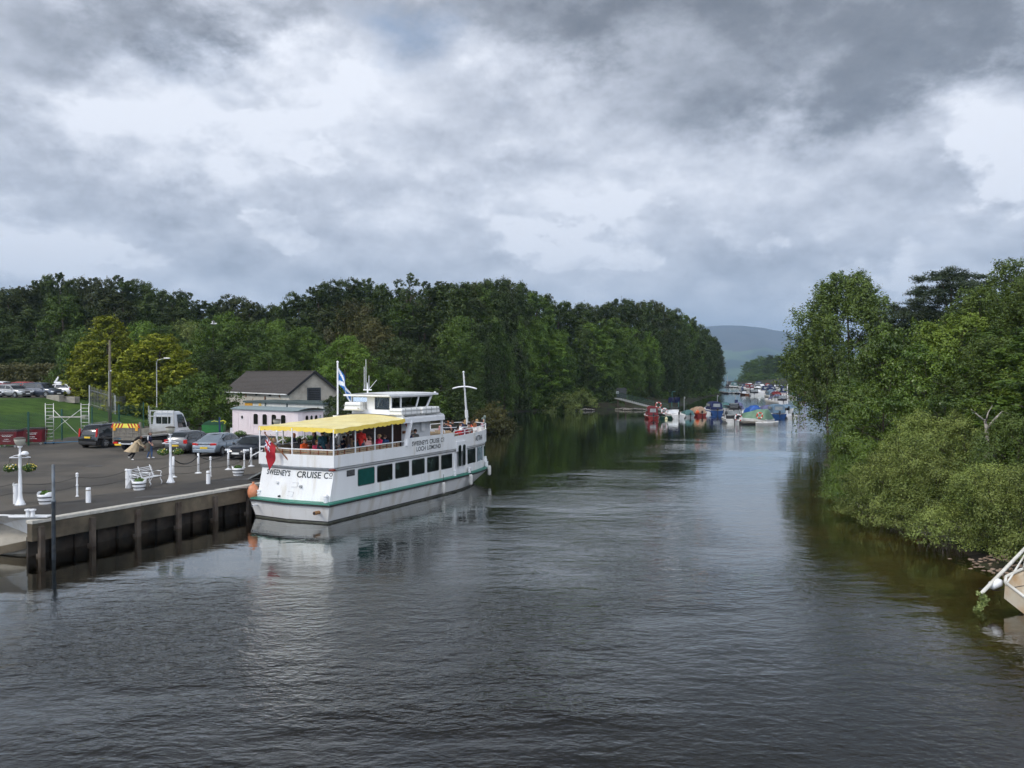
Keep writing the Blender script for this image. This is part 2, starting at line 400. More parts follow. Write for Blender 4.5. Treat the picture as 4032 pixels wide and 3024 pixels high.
def heightfield(name, xs, ys, mats, mfn, smooth=True):
    X, Y = np.meshgrid(xs, ys); Z = ground_h(X, Y)
    nx, ny = len(xs), len(ys)
    co = np.stack([X, Y, Z], -1).reshape(-1, 3)
    a = (np.arange(ny - 1)[:, None] * nx + np.arange(nx - 1)[None, :]).reshape(-1)
    F = np.stack([a, a + 1, a + nx + 1, a + nx], -1)
    me = bpy.data.meshes.new(name)
    me.vertices.add(len(co)); me.vertices.foreach_set('co', co.reshape(-1).astype(np.float32))
    me.loops.add(F.size); me.loops.foreach_set('vertex_index', F.reshape(-1).astype(np.int32))
    me.polygons.add(len(F)); me.polygons.foreach_set('loop_start', (np.arange(len(F)) * 4).astype(np.int32))
    for m_ in mats: me.materials.append(m_)
    c = co[F].mean(1); me.polygons.foreach_set('material_index', mfn(c[:, 0], c[:, 1], c[:, 2]).astype(np.int32))
    me.polygons.foreach_set('use_smooth', np.ones(len(F), bool))
    me.update(calc_edges=True); me.validate()
    o = bpy.data.objects.new(name, me); COL.objects.link(o); return o
GRASS = mat('mown_grass', (0.034, 0.074, 0.010), 0.9, var=0.30, scale_=0.9, bump=0.05, bscale=6, col2=(0.068, 0.122, 0.018), f2lo=0.35, f2hi=0.7, sc2=0.22, objc=False, spec=0.2, det=8)
FLOOR = mat('woodland_floor', (0.035, 0.030, 0.018), 0.95, var=0.35, scale_=0.8, bump=0.1, bscale=3, objc=False, col2=(0.03, 0.045, 0.015), f2lo=0.45, f2hi=0.6, sc2=0.5, spec=0.2)
DEEPBED = mat('depth_darkened_bed', (0.010, 0.0075, 0.003), 0.9, var=0.3, scale_=0.6, objc=False)  # near-black colour imitates light absorbed by deep water
SAND = mat('amber_sand_bed', (0.15, 0.075, 0.020), 0.9, var=0.45, scale_=0.55, objc=False, bump=0.05, bscale=3, col2=(0.05, 0.032, 0.009), f2lo=0.42, f2hi=0.62, sc2=0.35)
def _bedmat():   # amber sand darkened with depth to stand in for light lost in the water
    t = SAND.node_tree; b = t.nodes['Principled BSDF']
    src = b.inputs['Base Color'].links[0].from_socket
    g_ = t.nodes.new('ShaderNodeNewGeometry'); s_ = t.nodes.new('ShaderNodeSeparateXYZ'); t.links.new(g_.outputs['Position'], s_.inputs[0])
    nn = t.nodes.new('ShaderNodeTexNoise'); nn.inputs['Scale'].default_value = 0.35; nn.inputs['Detail'].default_value = 4; t.links.new(g_.outputs['Position'], nn.inputs['Vector'])
    a_ = t.nodes.new('ShaderNodeMath'); a_.operation = 'MULTIPLY_ADD'; t.links.new(nn.outputs[0], a_.inputs[0]); a_.inputs[1].default_value = 0.6; t.links.new(s_.outputs[2], a_.inputs[2])
    mr = t.nodes.new('ShaderNodeMapRange'); mr.interpolation_type = 'SMOOTHSTEP'; mr.inputs[1].default_value = -0.75; mr.inputs[2].default_value = 0.22
    t.links.new(a_.outputs[0], mr.inputs[0])
    mx = t.nodes.new('ShaderNodeMix'); mx.data_type = 'RGBA'; t.links.new(mr.outputs[0], mx.inputs[0]); mx.inputs[6].default_value = (0.012, 0.012, 0.003, 1); t.links.new(src, mx.inputs[7])
    dry = t.nodes.new('ShaderNodeMapRange'); dry.inputs[1].default_value = -0.06; dry.inputs[2].default_value = 0.02; t.links.new(s_.outputs[2], dry.inputs[0])
    m3 = t.nodes.new('ShaderNodeMix'); m3.data_type = 'RGBA'; t.links.new(dry.outputs[0], m3.inputs[0]); t.links.new(mx.outputs[2], m3.inputs[6]); m3.inputs[7].default_value = (0.05, 0.042, 0.028, 1)
    t.links.new(m3.outputs[2], b.inputs['Base Color'])
_bedmat()
def gm(x, y, z):
    land = z > 0.02
    m = np.where(land, 1, 2)
    m = np.where((z <= -0.02) & (x > 2) & (y < 75), 3, m)
    m = np.where(land & (x < -37.5) & (y < 118) & (y > 30), 0, m)
    return m
xs = np.concatenate([np.arange(-300, -90, 8.0), np.arange(-90, 90, 1.5), np.arange(90, 330, 5.0)])
ys = np.concatenate([np.arange(-60, 10, 5.0), np.arange(10, 130, 1.0), np.arange(130, 330, 2.5), np.arange(330, 700, 9.0)])
g_ = heightfield('ground', xs, ys, [GRASS, FLOOR, DEEPBED, SAND], gm); tag(g_, None, kind='structure')
# lake bed and distant ground as one big sheet
FARL = mat('far_ground', (0.03, 0.035, 0.02), 1.0, objc=False, scale_=0.01)
b = MB(); b.add([(-14000, -300, -3.2), (14000, -300, -3.2), (14000, 14000, -3.2), (-14000, 14000, -3.2)], [(0, 1, 2, 3)])
o = b.build('lake_bed', FARL); tag(o, None, kind='structure')

# ---- water
wm = bpy.data.materials.new('river_water'); wm.use_nodes = True; t = wm.node_tree; t.nodes.clear()
def TN(tp, **kw):
    n = t.nodes.new(tp)
    for k, v in kw.items(): setattr(n, k, v)
    return n
geo = TN('ShaderNodeNewGeometry')
def wnoise(sc, rot, stretch, det=3, ro=0.5, off=0.0, dist=0.0):
    mp = TN('ShaderNodeMapping'); t.links.new(geo.outputs['Position'], mp.inputs[0])
    mp.inputs['Rotation'].default_value = (0, 0, math.radians(rot)); mp.inputs['Scale'].default_value = (sc / stretch, sc, sc); mp.inputs['Location'].default_value = (off, off * 1.7, 0)
    n = TN('ShaderNodeTexNoise'); n.inputs['Scale'].default_value = 1.0; n.inputs['Detail'].default_value = det; n.inputs['Roughness'].default_value = ro; n.inputs['Distortion'].default_value = dist
    t.links.new(mp.outputs[0], n.inputs['Vector']); return n.outputs['Fac']
def TM(op, a, b_=0.0, c=0.0, clamp=False):
    n = TN('ShaderNodeMath', operation=op); n.use_clamp = clamp
    for i, v in enumerate((a, b_, c)):
        if hasattr(v, 'is_output'): t.links.new(v, n.inputs[i])
        else: n.inputs[i].default_value = v
    return n.outputs[0]
def TR(v, a, b_, c=0.0, d=1.0):
    n = TN('ShaderNodeMapRange', interpolation_type='SMOOTHSTEP'); t.links.new(v, n.inputs[0])
    for i, q in enumerate((a, b_, c, d)): n.inputs[i + 1].default_value = q
    return n.outputs[0]
n1 = wnoise(0.80, 8, 2.0, 4, 0.5, 0, 0.3)      # broad swell
n2 = wnoise(2.3, -12, 1.7, 3, 0.55, 5, 0.4)    # ripples
n3 = wnoise(6.0, 14, 1.4, 3, 0.6, 11, 0.2)     # fine chop
patch = wnoise(0.11, -25, 2.0, 4, 0.55, 3)
sp = TN('ShaderNodeSeparateXYZ'); t.links.new(geo.outputs['Position'], sp.inputs[0])
# lee of the quay (calm) versus open channel
lee = TM('MULTIPLY_ADD', sp.outputs[0], 0.896, TM('MULTIPLY', sp.outputs[1], -0.444))     # distance from quay line (offset)
lee = TM('ADD', lee, 30.2)
leen = TM('ADD', lee, TM('MULTIPLY', TM('SUBTRACT', patch, 0.5), 10.0))
open_ = TR(leen, 4.0, 13.0, 0.0, 1.0)
near = TR(sp.outputs[1], 15.0, 26.0, 1.0, 0.0)
rough_ = TM('MAXIMUM', open_, TM('MULTIPLY', near, 0.8))
pf = TR(patch, 0.42, 0.58, 0.35, 1.25)
rough_ = TM('MULTIPLY', rough_, pf)
bankcalm = TM('MULTIPLY', TR(TM('MULTIPLY_ADD', TM('SUBTRACT', patch, 0.5), 6.0, sp.outputs[0]), 6.5, 12.5, 0.0, 0.85), TR(sp.outputs[1], 15.0, 24.0, 0.0, 1.0))
rough_ = TM('MULTIPLY', rough_, TM('SUBTRACT', 1.0, TM('MULTIPLY', bankcalm, TR(sp.outputs[1], 60.0, 85.0, 1.0, 0.0))))
nearf = TR(sp.outputs[1], 12.0, 45.0, 1.0, 0.55)
rough_ = TM('MULTIPLY', rough_, nearf)
h = TM('MULTIPLY', n1, TM('MULTIPLY_ADD', rough_, 0.050, 0.013))
h = TM('ADD', h, TM('MULTIPLY', n2, TM('MULTIPLY_ADD', rough_, 0.056, 0.0035)))
h = TM('ADD', h, TM('MULTIPLY', n3, TM('MULTIPLY_ADD', rough_, 0.030, 0.0007)))
bp = TN('ShaderNodeBump'); bp.inputs['Strength'].default_value = 1.0; bp.inputs['Distance'].default_value = 1.0
t.links.new(h, bp.inputs['Height'])
gl = TN('ShaderNodeBsdfGlossy'); gl.inputs['Roughness'].default_value = 0.03; gl.inputs['Color'].default_value = (0.95, 0.98, 0.97, 1); t.links.new(bp.outputs[0], gl.inputs['Normal'])
tr = TN('ShaderNodeBsdfTransparent'); tr.inputs['Color'].default_value = (0.74, 0.63, 0.42, 1)
fr = TN('ShaderNodeFresnel'); fr.inputs['IOR'].default_value = 1.37; t.links.new(bp.outputs[0], fr.inputs['Normal'])
frb = TM('MINIMUM', TM('MULTIPLY', fr.outputs[0], 1.45), 0.97)
mx = TN('ShaderNodeMixShader'); t.links.new(frb, mx.inputs[0]); t.links.new(tr.outputs[0], mx.inputs[1]); t.links.new(gl.outputs[0], mx.inputs[2])
ou = TN('ShaderNodeOutputMaterial'); t.links.new(mx.outputs[0], ou.inputs[0])
b = MB(); b.add([(-9000, -200, 0), (9000, -200, 0), (9000, 9000, 0), (-9000, 9000, 0)], [(0, 1, 2, 3)])
o = b.build('water', wm); tag(o, None, kind='structure')

# ---- far hills
HILL = mat('hill_fields', (0.075, 0.120, 0.035), 1.0, var=0.22, scale_=0.004, objc=False, col2=(0.020, 0.035, 0.015), f2lo=0.50, f2hi=0.60, sc2=0.0022, det=9, spec=0.0)
HILL2 = mat('hill_moor', (0.062, 0.055, 0.045), 1.0, var=0.2, scale_=0.005, objc=False, col2=(0.030, 0.030, 0.026), f2lo=0.46, f2hi=0.60, sc2=0.0030, det=9, spec=0.0)
def ridge(px):
    pts = [(-2600, 1330), (-1500, 1260), (-600, 1190), (0, 1150), (90, 1146), (300, 1170), (800, 1250), (1600, 1300), (2400, 1300), (2700, 1294), (2790, 1285), (2860, 1281), (2930, 1283), (2990, 1290), (3060, 1301), (3140, 1320), (3300, 1345), (3700, 1370), (4400, 1350), (6500, 1400)]
    for (a, ya), (c, yc) in zip(pts, pts[1:]):
        if a <= px <= c:
            q = (px - a) / (c - a); q = q * q * (3 - 2 * q); return ya + (yc - ya) * q
    return 1400
def hillfn(u, v):
    px = -2600 + 9000 * u; d0, d1 = 5200, 7600
    d = d0 + (d1 - d0) * v; H = (HOR - ridge(px)) * d1 / FPX + CAMH
    z = H * (v ** 1.5) * (1 + 0.10 * math.sin(px / 70.0 + 5 * v) * math.sin(PI * v)) + 14 * math.sin(px / 31 + 9 * v) * math.sin(PI * v)
    return ((px - CXP) / FPX * d, d, z - (3 if v == 0 else 0))
b = MB(); b.grid(hillfn, 220, 40, mfn=lambda u, v: 1 if v > 0.60 + 0.06 * math.sin(u * 60) + 0.03 * math.sin(u * 190) else 0)
o = b.build('hills', [HILL, HILL2], smooth=True); tag(o, None, kind='structure')

# ------------------------------------------------------------------ trees
def leafmat(name, col, col2, rough=0.5, trl=0.15, spec=0.35):
    m = bpy.data.materials.new(name); m.use_nodes = True; t = m.node_tree; b = t.nodes['Principled BSDF']
    at_ = t.nodes.new('ShaderNodeAttribute'); at_.attribute_name = 'tint'
    oi = t.nodes.new('ShaderNodeObjectInfo')
    mx = t.nodes.new('ShaderNodeMix'); mx.data_type = 'RGBA'; mx.inputs[6].default_value = (*col, 1); mx.inputs[7].default_value = (*col2, 1)
    t.links.new(at_.outputs['Fac'], mx.inputs[0])
    mr = t.nodes.new('ShaderNodeMapRange'); mr.inputs[3].default_value = 0.78; mr.inputs[4].default_value = 1.25; t.links.new(oi.outputs['Random'], mr.inputs[0])
    vm = t.nodes.new('ShaderNodeVectorMath'); vm.operation = 'SCALE'; t.links.new(mx.outputs[2], vm.inputs[0]); t.links.new(mr.outputs[0], vm.inputs['Scale'])
    t.links.new(vm.outputs[0], b.inputs['Base Color']); b.inputs['Roughness'].default_value = rough; b.inputs['Specular IOR Level'].default_value = spec
    tl = t.nodes.new('ShaderNodeBsdfTranslucent'); t.links.new(vm.outputs[0], tl.inputs[0])
    ms = t.nodes.new('ShaderNodeMixShader'); ms.inputs[0].default_value = trl
    t.links.new(b.outputs[0], ms.inputs[1]); t.links.new(tl.outputs[0], ms.inputs[2])
    t.links.new(ms.outputs[0], t.nodes['Material Output'].inputs[0])
    return m
LM = {
 'dark': leafmat('dark_green_leaves', (0.025, 0.044, 0.007), (0.052, 0.082, 0.012)),
 'mid': leafmat('mid_green_leaves', (0.042, 0.082, 0.010), (0.082, 0.132, 0.015)),
 'bright': leafmat('bright_green_leaves', (0.070, 0.135, 0.013), (0.125, 0.195, 0.022)),
 'birch': leafmat('birch_leaves', (0.036, 0.052, 0.013), (0.070, 0.090, 0.022)),
 'olive': leafmat('olive_brown_leaves', (0.050, 0.058, 0.015), (0.095, 0.085, 0.022)),
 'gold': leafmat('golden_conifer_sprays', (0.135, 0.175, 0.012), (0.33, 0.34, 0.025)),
 'grey': leafmat('grey_green_willow_leaves', (0.115, 0.162, 0.034), (0.245, 0.29, 0.072)),
 'pine': leafmat('dark_pine_needles', (0.022, 0.038, 0.018), (0.042, 0.060, 0.026)),
 'alder': leafmat('glossy_alder_leaves', (0.052, 0.098, 0.011), (0.128, 0.190, 0.024), rough=0.4, spec=0.5),
 'lime': leafmat('lime_green_leaves', (0.11, 0.17, 0.018), (0.17, 0.23, 0.03)),
 'rbirch': leafmat('light_birch_leaves', (0.062, 0.102, 0.018), (0.125, 0.175, 0.034)),
}
BARK = mat('grey_brown_bark', (0.075, 0.06, 0.045), 0.95, var=0.35, scale_=5, bump=0.02, bscale=12)
BARKP = mat('pale_birch_bark', (0.34, 0.31, 0.27), 0.9, var=0.3, scale_=3, col2=(0.06, 0.05, 0.045), f2lo=0.52, f2hi=0.6, sc2=4)

def leaf_mesh(name, C, Nn, sz, tint, mats, asp=0.62, rng=None):
    n = len(C)
    r_ = rng.normal(size=(n, 3)); T1 = np.cross(Nn, r_); T1 /= np.linalg.norm(T1, axis=1)[:, None] + 1e-9
    T2 = np.cross(Nn, T1); T2 /= np.linalg.norm(T2, axis=1)[:, None] + 1e-9
    a = (sz * 0.5)[:, None]
    V = np.stack([C - T1 * a, C - T2 * a * asp + Nn * a * .15, C + T1 * a, C + T2 * a * asp + Nn * a * .15], 1).reshape(-1, 3)
    me = bpy.data.meshes.new(name)
    me.vertices.add(n * 4); me.vertices.foreach_set('co', V.reshape(-1).astype(np.float32))
    me.loops.add(n * 4); me.loops.foreach_set('vertex_index', np.arange(n * 4, dtype=np.int32))
    me.polygons.add(n); me.polygons.foreach_set('loop_start', (np.arange(n) * 4).astype(np.int32))
    me.update(calc_edges=True)
    at_ = me.attributes.new('tint', 'FLOAT', 'FACE'); at_.data.foreach_set('value', np.clip(tint, 0, 1).astype(np.float32))
    for m_ in (mats if isinstance(mats, (list, tuple)) else [mats]): me.materials.append(m_)
    return me
def unit(v): return v / (np.linalg.norm(v, axis=-1, keepdims=True) + 1e-9)
def crown(seed, H, R, base, nl, nsub, nleaf, leaf, kind='broad', prof=None, lobe=(0.28, 0.42)):
    """returns leaf centres, normals, sizes, tints and lobe centres"""
    g = np.random.default_rng(seed); P = []; Q = []; T = []; LC = []
    if prof is None:
        prof = {'broad': lambda s: math.sin(PI * (0.16 + 0.76 * s)) ** 0.75, 'birch': lambda s: math.sin(PI * (0.14 + 0.80 * s)) ** 0.9,
                'bush': lambda s: math.cos(PI * 0.5 * s ** 1.2) ** 0.6 if s < 1 else 0.1, 'pine': lambda s: (0.55 + 0.5 * s) if s < 0.6 else 0.95 - 1.5 * (s - 0.6)}[kind if kind in ('birch', 'bush', 'pine') else 'broad']
    for i in range(nl):
        s = (i + g.uniform(0, 1)) / nl
        if kind == 'bush': s = s ** 1.25
        p = max(prof(s), 0.10)
        q = i * 2.39996 + g.uniform(-.6, .6)
        rr = R * p * math.sqrt(g.uniform(0.25, 1.0)) * 0.80
        lr = R * g.uniform(*lobe) * (1.1 - 0.35 * s)
        c = np.array([rr * math.cos(q), rr * math.sin(q), base + (H - base - lr * 0.6) * s])
        if kind == 'bush': c[2] = max(c[2], lr * 0.35)
        LC.append((c, lr)); lt = g.uniform(-.25, .25)
        d = unit(g.normal(size=(nsub, 3)) + np.array([0, 0, 0.35]))
        sq = np.array([1, 1, 0.85]); 
        if kind == 'pine': sq = np.array([1.5, 1.5, 0.33])
        if kind == 'birch': sq = np.array([0.95, 0.95, 1.15])
        sc_ = c + d * lr * g.uniform(0.55, 1.08, (nsub, 1)) * sq
        sr = lr * g.uniform(0.18, 0.36, nsub)
        if kind == 'pine': sr = lr * g.uniform(0.25, 0.4, nsub)
        k = np.repeat(np.arange(nsub), nleaf)
        off = g.normal(size=(len(k), 3)) * sr[k, None] * np.array([0.62, 0.62, 0.5])
        if kind == 'birch':
            off[:, 2] -= g.exponential(0.55, len(k)) * sr[k] * 1.6; off[:, :2] *= 0.75
        if kind == 'pine': off[:, 2] *= 0.5
        pos = sc_[k] + off
        nn = unit(d[k] * 0.7 + unit(off) * 0.5 + np.array([0, 0, 0.45]) + g.normal(size=(len(k), 3)) * 0.55)
        P.append(pos); Q.append(nn); T.append(0.45 + lt + g.uniform(-.22, .22, nsub)[k] + g.uniform(-.2, .2, len(k)))
    P = np.concatenate(P); Q = np.concatenate(Q); T = np.concatenate(T)
    sz = leaf * g.uniform(0.65, 1.35, len(P))
    keep = P[:, 2] > 0.12
    return P[keep], Q[keep], sz[keep], T[keep], LC
def conifer(seed, H, R, nleaf, leaf, peaks=3):
    g = np.random.default_rng(seed); P = []; Q = []; T = []
    pk = [(0, 0, H, R)]
    for i in range(peaks - 1):
        q = g.uniform(0, 6.28); pk.append((math.cos(q) * R * .5, math.sin(q) * R * .5, H * g.uniform(.62, .88), R * g.uniform(.55, .75)))
    for (cx, cy_, h_, r_) in pk:
        ns = int(330 * (r_ / R) * (h_ / H))
        for j in range(ns):
            s = g.uniform(0.02, 1) ** 1.2; q = g.uniform(0, 6.28)
            rad = r_ * (1 - s) ** 0.62 * (0.93 + 0.14 * math.sin(q * 5 + s * 17))
            c = np.array([cx + rad * .86 * math.cos(q), cy_ + rad * .86 * math.sin(q), h_ * (0.03 + 0.95 * s)])
            out = unit(np.array([math.cos(q), math.sin(q), g.uniform(.15, .75)])); ln = g.uniform(.5, 1.0) * (0.45 + 0.12 * r_)
            n = nleaf; tt = g.uniform(-.2, 1, n); side = g.normal(size=(n, 3)) * 0.17 * (1.15 - np.clip(tt, 0, 1))[:, None]
            P.append(c + out * tt[:, None] * ln + side); Q.append(unit(np.array([0, 0, .8]) + out * .4 + g.normal(size=(n, 3)) * .5))
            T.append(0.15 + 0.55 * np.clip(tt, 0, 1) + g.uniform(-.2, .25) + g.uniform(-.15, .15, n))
    P = np.concatenate(P); Q = np.concatenate(Q); T = np.concatenate(T); sz = leaf * g.uniform(.6, 1.4, len(P))
    k = P[:, 2] > 0.1
    return P[k], Q[k], sz[k], T[k], [(np.array([0, 0, H * .8]), R * .3)]
PROTO = {}
def proto(key, matkey, args, con=False, bark=None, tr=0.022, limbs=12, asp=0.62):
    seed = sum(ord(c_) * (i_ + 3) for i_, c_ in enumerate(key)) % 9973
    if con: P, Q, sz, T, LC = conifer(seed, *args)
    else: P, Q, sz, T, LC = crown(seed, *args[:-1], **(args[-1] if isinstance(args[-1], dict) else {})) if isinstance(args[-1], dict) else crown(seed, *args)
    H = args[0]; g = np.random.default_rng(seed + 1)
    me = leaf_mesh(key + '_crown', P, Q, sz, T, LM[matkey], asp=asp, rng=g)
    mb = MB(); r0 = H * tr; bend = g.uniform(-.02, .02, 2) * H
    def cl(s): return Vector((bend[0] * math.sin(s * 3), bend[1] * math.sin(s * 2.4), H * 0.86 * s))
    mb.tube([cl(s) + Vector((0, 0, -0.4 if s == 0 else 0)) for s in np.linspace(0, 1, 8)], [r0 * (1.25 if i == 0 else 1 - 0.115 * i) for i in range(8)], 8)
    for (c, lr) in sorted(LC, key=lambda q: -q[1])[:limbs]:
        s0 = max(0.12, min(0.9, (c[2] / (H * 0.86)) * 0.72)); a = cl(s0); c = Vector(c)
        m1 = a.lerp(c, 0.5) + Vector((0, 0, -0.05 * H * 0.3))
        mb.tube([a, m1, c], [r0 * (1 - .8 * s0) * .55, r0 * .28, r0 * .10], 5)
        for k in range(3):
            e = c + Vector(g.normal(size=3)) * lr * 0.7
            mb.tube([m1.lerp(c, .6), e], [r0 * .16, r0 * .05], 4)
    tm = bpy.data.meshes.new(key + '_trunk'); tm.from_pydata(mb.v, [], mb.f); tm.materials.append(bark or BARK); tm.update()
    PROTO[key] = (me, tm, H, args[1])
def plant(key, x, y, H, Rr, label, cat='tree', group=None, name='tree', rz=None, z=None, mk=None, trunk=True):
    me, tm, H0, R0 = PROTO[key]
    r_ = thing(name, label, cat, (x, y, (gz(x, y) if z is None else z)), random.uniform(0, 6.28) if rz is None else rz, group)
    r_.scale = (Rr / R0, Rr / R0, H / H0)
    c = bpy.data.objects.new('crown' if cat == 'tree' else 'foliage', me); COL.objects.link(c); c.parent = r_
    if trunk:
        k = bpy.data.objects.new('trunk' if cat == 'tree' else 'stem', tm); COL.objects.link(k); k.parent = r_
    if mk: c.material_slots[0].link = 'OBJECT'; c.material_slots[0].material = LM[mk]
    return r_
random.seed(5)
# far prototypes (seen at 100 m and more)
for i, s in enumerate('abc'): proto('broad' + s, 'dark', (20, 5.6, 3.0 + i * .5, 32 + 3 * i, 15, 38, 0.33))
for s in 'ab': proto('birch' + s, 'birch', (22, 4.2, 3.0, 36, 14, 38, 0.30, {'kind': 'birch', 'lobe': (0.24, 0.38)}), bark=BARK)
proto('airy', 'dark', (22, 4.6, 9.0, 17, 12, 20, 0.36, {'kind': 'broad', 'lobe': (0.26, 0.36)}))
for s in 'ab': proto('mida' + s, 'mid', (12, 5.0, 0.6, 34, 16, 38, 0.23))
proto('bushf', 'mid', (4.0, 3.2, 0.0, 18, 13, 24, 0.25, {'kind': 'bush', 'lobe': (0.3, 0.45)}))
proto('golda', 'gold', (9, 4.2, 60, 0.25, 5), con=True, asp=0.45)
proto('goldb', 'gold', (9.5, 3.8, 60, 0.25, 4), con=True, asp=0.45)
proto('sprayb', 'mid', (5.5, 4.4, 0.0, 34, 17, 30, 0.22, {'kind': 'bush', 'lobe': (0.2, 0.34)}), asp=0.45)
# near prototypes (right bank)
proto('wbir', 'rbirch', (19, 6.8, 3.2, 86, 19, 52, 0.21, {'kind': 'birch', 'lobe': (0.20, 0.31)}), bark=BARK, limbs=30, tr=0.013)
proto('hang', 'rbirch', (11, 4.4, 5.2, 26, 15, 36, 0.20, {'kind': 'birch', 'lobe': (0.18, 0.3)}), limbs=22, tr=0.014)
proto('aldr', 'alder', (10, 5.2, 1.2, 24, 22, 58, 0.19, {'kind': 'broad', 'lobe': (0.26, 0.40)}), limbs=22, tr=0.02)
proto('aldr2', 'alder', (9, 4.6, 0.8, 23, 22, 58, 0.17, {'kind': 'broad', 'lobe': (0.26, 0.40)}), limbs=22, tr=0.02)
proto('wilw', 'grey', (4.2, 3.1, 0.0, 18, 26, 72, 0.095, {'kind': 'bush', 'lobe': (0.28, 0.42)}), limbs=30, tr=0.012, asp=0.5)
proto('wilw2', 'grey', (5.5, 3.6, 0.0, 22, 28, 68, 0.10, {'kind': 'bush', 'lobe': (0.26, 0.40)}), limbs=30, tr=0.012, asp=0.5)
proto('pine', 'pine', (17, 5.5, 5.0, 42, 24, 60, 0.22, {'kind': 'pine', 'lobe': (0.26, 0.38)}), limbs=26, asp=0.35)
proto('bigr', 'rbirch', (15, 5.2, 1.0, 48, 24, 40, 0.17, {'kind': 'birch', 'lobe': (0.2, 0.32)}), limbs=30, tr=0.016)

SIL = [(0, 1121), (109, 1116), (182, 1094), (260, 1066), (295, 1075), (330, 1125), (365, 1095), (470, 1082), (570, 1116), (650, 1134), (730, 1140), (785, 1195), (860, 1168), (948, 1168), (1020, 1196), (1095, 1186), (1170, 1140), (1240, 1114), (1350, 1103), (1460, 1094), (1530, 1116), (1604, 1080), (1660, 1090), (1695, 1102), (1787, 1115), (1880, 1112), (1970, 1086), (2040, 1110), (2150, 1165), (2280, 1190), (2370, 1186), (2460, 1172), (2550, 1168), (2625, 1202), (2716, 1240), (2780, 1292), (2815, 1350), (2845, 1440)]
def sil(px):
    for (a, ya), (c, yc) in zip(SIL, SIL[1:]):
        if a <= px <= c: return ya + (yc - ya) * (px - a) / (c - a)
    return SIL[0][1] if px < 0 else 1440
def htop(ytop, d, zg): return (HOR - ytop) * d / FPX + CAMH - zg
def stand(key, px, d, ytop, Rr, label, group, name='tree', mk=None, jit=True):
    x = (px - CXP) / FPX * d; zg = gz(x, d)
    H = htop(ytop, d, zg)
    return plant(key, x, d, max(H, 3), Rr, label, 'tree', group, name, mk=mk)
# back rows along the skyline, left of the bend
G1 = 'tall dark trees along the skyline behind the car park'
px = -220
i = 0
while px < 1980:
    d = random.uniform(150, 165); key = random.choice(['birtha', 'broada', 'broadb', 'broadc', 'bircha', 'birchb', 'bircha'] [1:])
    y = sil(px) + random.uniform(-6, 16)
    if 1560 < px < 1650: px += 60; continue
    mk = random.choice(['dark', 'birch', 'dark', None])
    stand(key, px, d, y, random.uniform(4.2, 5.6), 'tall dark green tree in the skyline row beyond the car park', G1, mk=mk)
    px += random.uniform(52, 80); i += 1
for px in range(-200, 2000, 100):
    stand(random.choice(['broada', 'broadb', 'broadc']), px + random.uniform(-20, 20), random.uniform(172, 185), sil(px) + random.uniform(25, 60), 6.5, 'tall dark green tree in the skyline row beyond the car park', G1)
stand('airy', 1605, 140, 1078, 3.9, 'slender tree with an open round head rising above the skyline', None, mk='dark')
# second row
G2 = 'dark green trees in the middle rows of the wood'
px = -150
while px < 2000:
    d = random.uniform(128, 142); k = random.choice(['broada', 'broadb', 'broadc', 'birchb'])
    stand(k, px, d, sil(px) + random.uniform(70, 125), random.uniform(4.2, 5.4), 'dark green tree in the middle row of the wood', G2, mk=random.choice(['dark', 'mid', 'dark', 'birch']))
    px += random.uniform(85, 125)
# third row behind the car park
G3 = 'mid green trees at the front edge of the wood'
for (px, y, d, Rr, mk) in [(330, 1300, 118, 5.0, 'mid'), (230, 1330, 116, 4.6, 'dark'), (120, 1345, 122, 5, 'dark'), (20, 1290, 124, 5.2, 'dark'), (-80, 1300, 120, 5, 'dark'), (560, 1262, 120, 3.4, 'bright'), (640, 1285, 122, 4.6, 'mid'), (740, 1258, 124, 4.6, 'grey'),
                       (840, 1250, 118, 5.0, 'mid'), (900, 1235, 122, 4.0, 'bright'), (980, 1270, 118, 5, 'mid'), (1060, 1255, 124, 4.6, 'bright'), (1120, 1300, 116, 4.5, 'mid'), (1190, 1290, 118, 4.5, 'mid'), (860, 1380, 108, 4.2, 'dark'), (950, 1370, 108, 4.4, 'mid'), (1060, 1380, 106, 4.0, 'mid'), (1500, 1290, 118, 4.6, 'olive'), (1400, 1180, 126, 5.2, 'olive'), (1440, 1240, 122, 4.6, 'olive'), (1560, 1330, 112, 4.4, 'dark')]:
    lab = {'mid': 'mid green broadleaf tree at the front edge of the wood', 'dark': 'low dark tree at the front edge of the wood', 'bright': 'light green leafy tree at the front edge of the wood', 'grey': 'grey-green rounded tree at the front edge of the wood', 'olive': 'brownish olive tree behind the ferry'}[mk]
    stand(random.choice(['midaa', 'midab']), px, d, y, Rr, lab, G3 + ', ' + mk, mk=mk)
stand('midaa', 1355, 96, 1325, 4.6, 'bright green rounded tree beside the louvred gable', None, mk='bright')
stand('midab', 1610, 103, 1345, 4.2, 'dark drooping tree behind the ferry wheelhouse', None, mk='dark')
stand('midab', 1530, 96, 1440, 3.6, 'small mid green tree behind the ferry aerials', None, mk='mid')
stand('midaa', 1740, 104, 1420, 4.2, 'dark bushy tree behind the ferry bow mast', None, mk='dark')
stand('midaa', 1290, 104, 1380, 3.4, 'green tree crown standing directly behind the stone building', None, mk='mid')
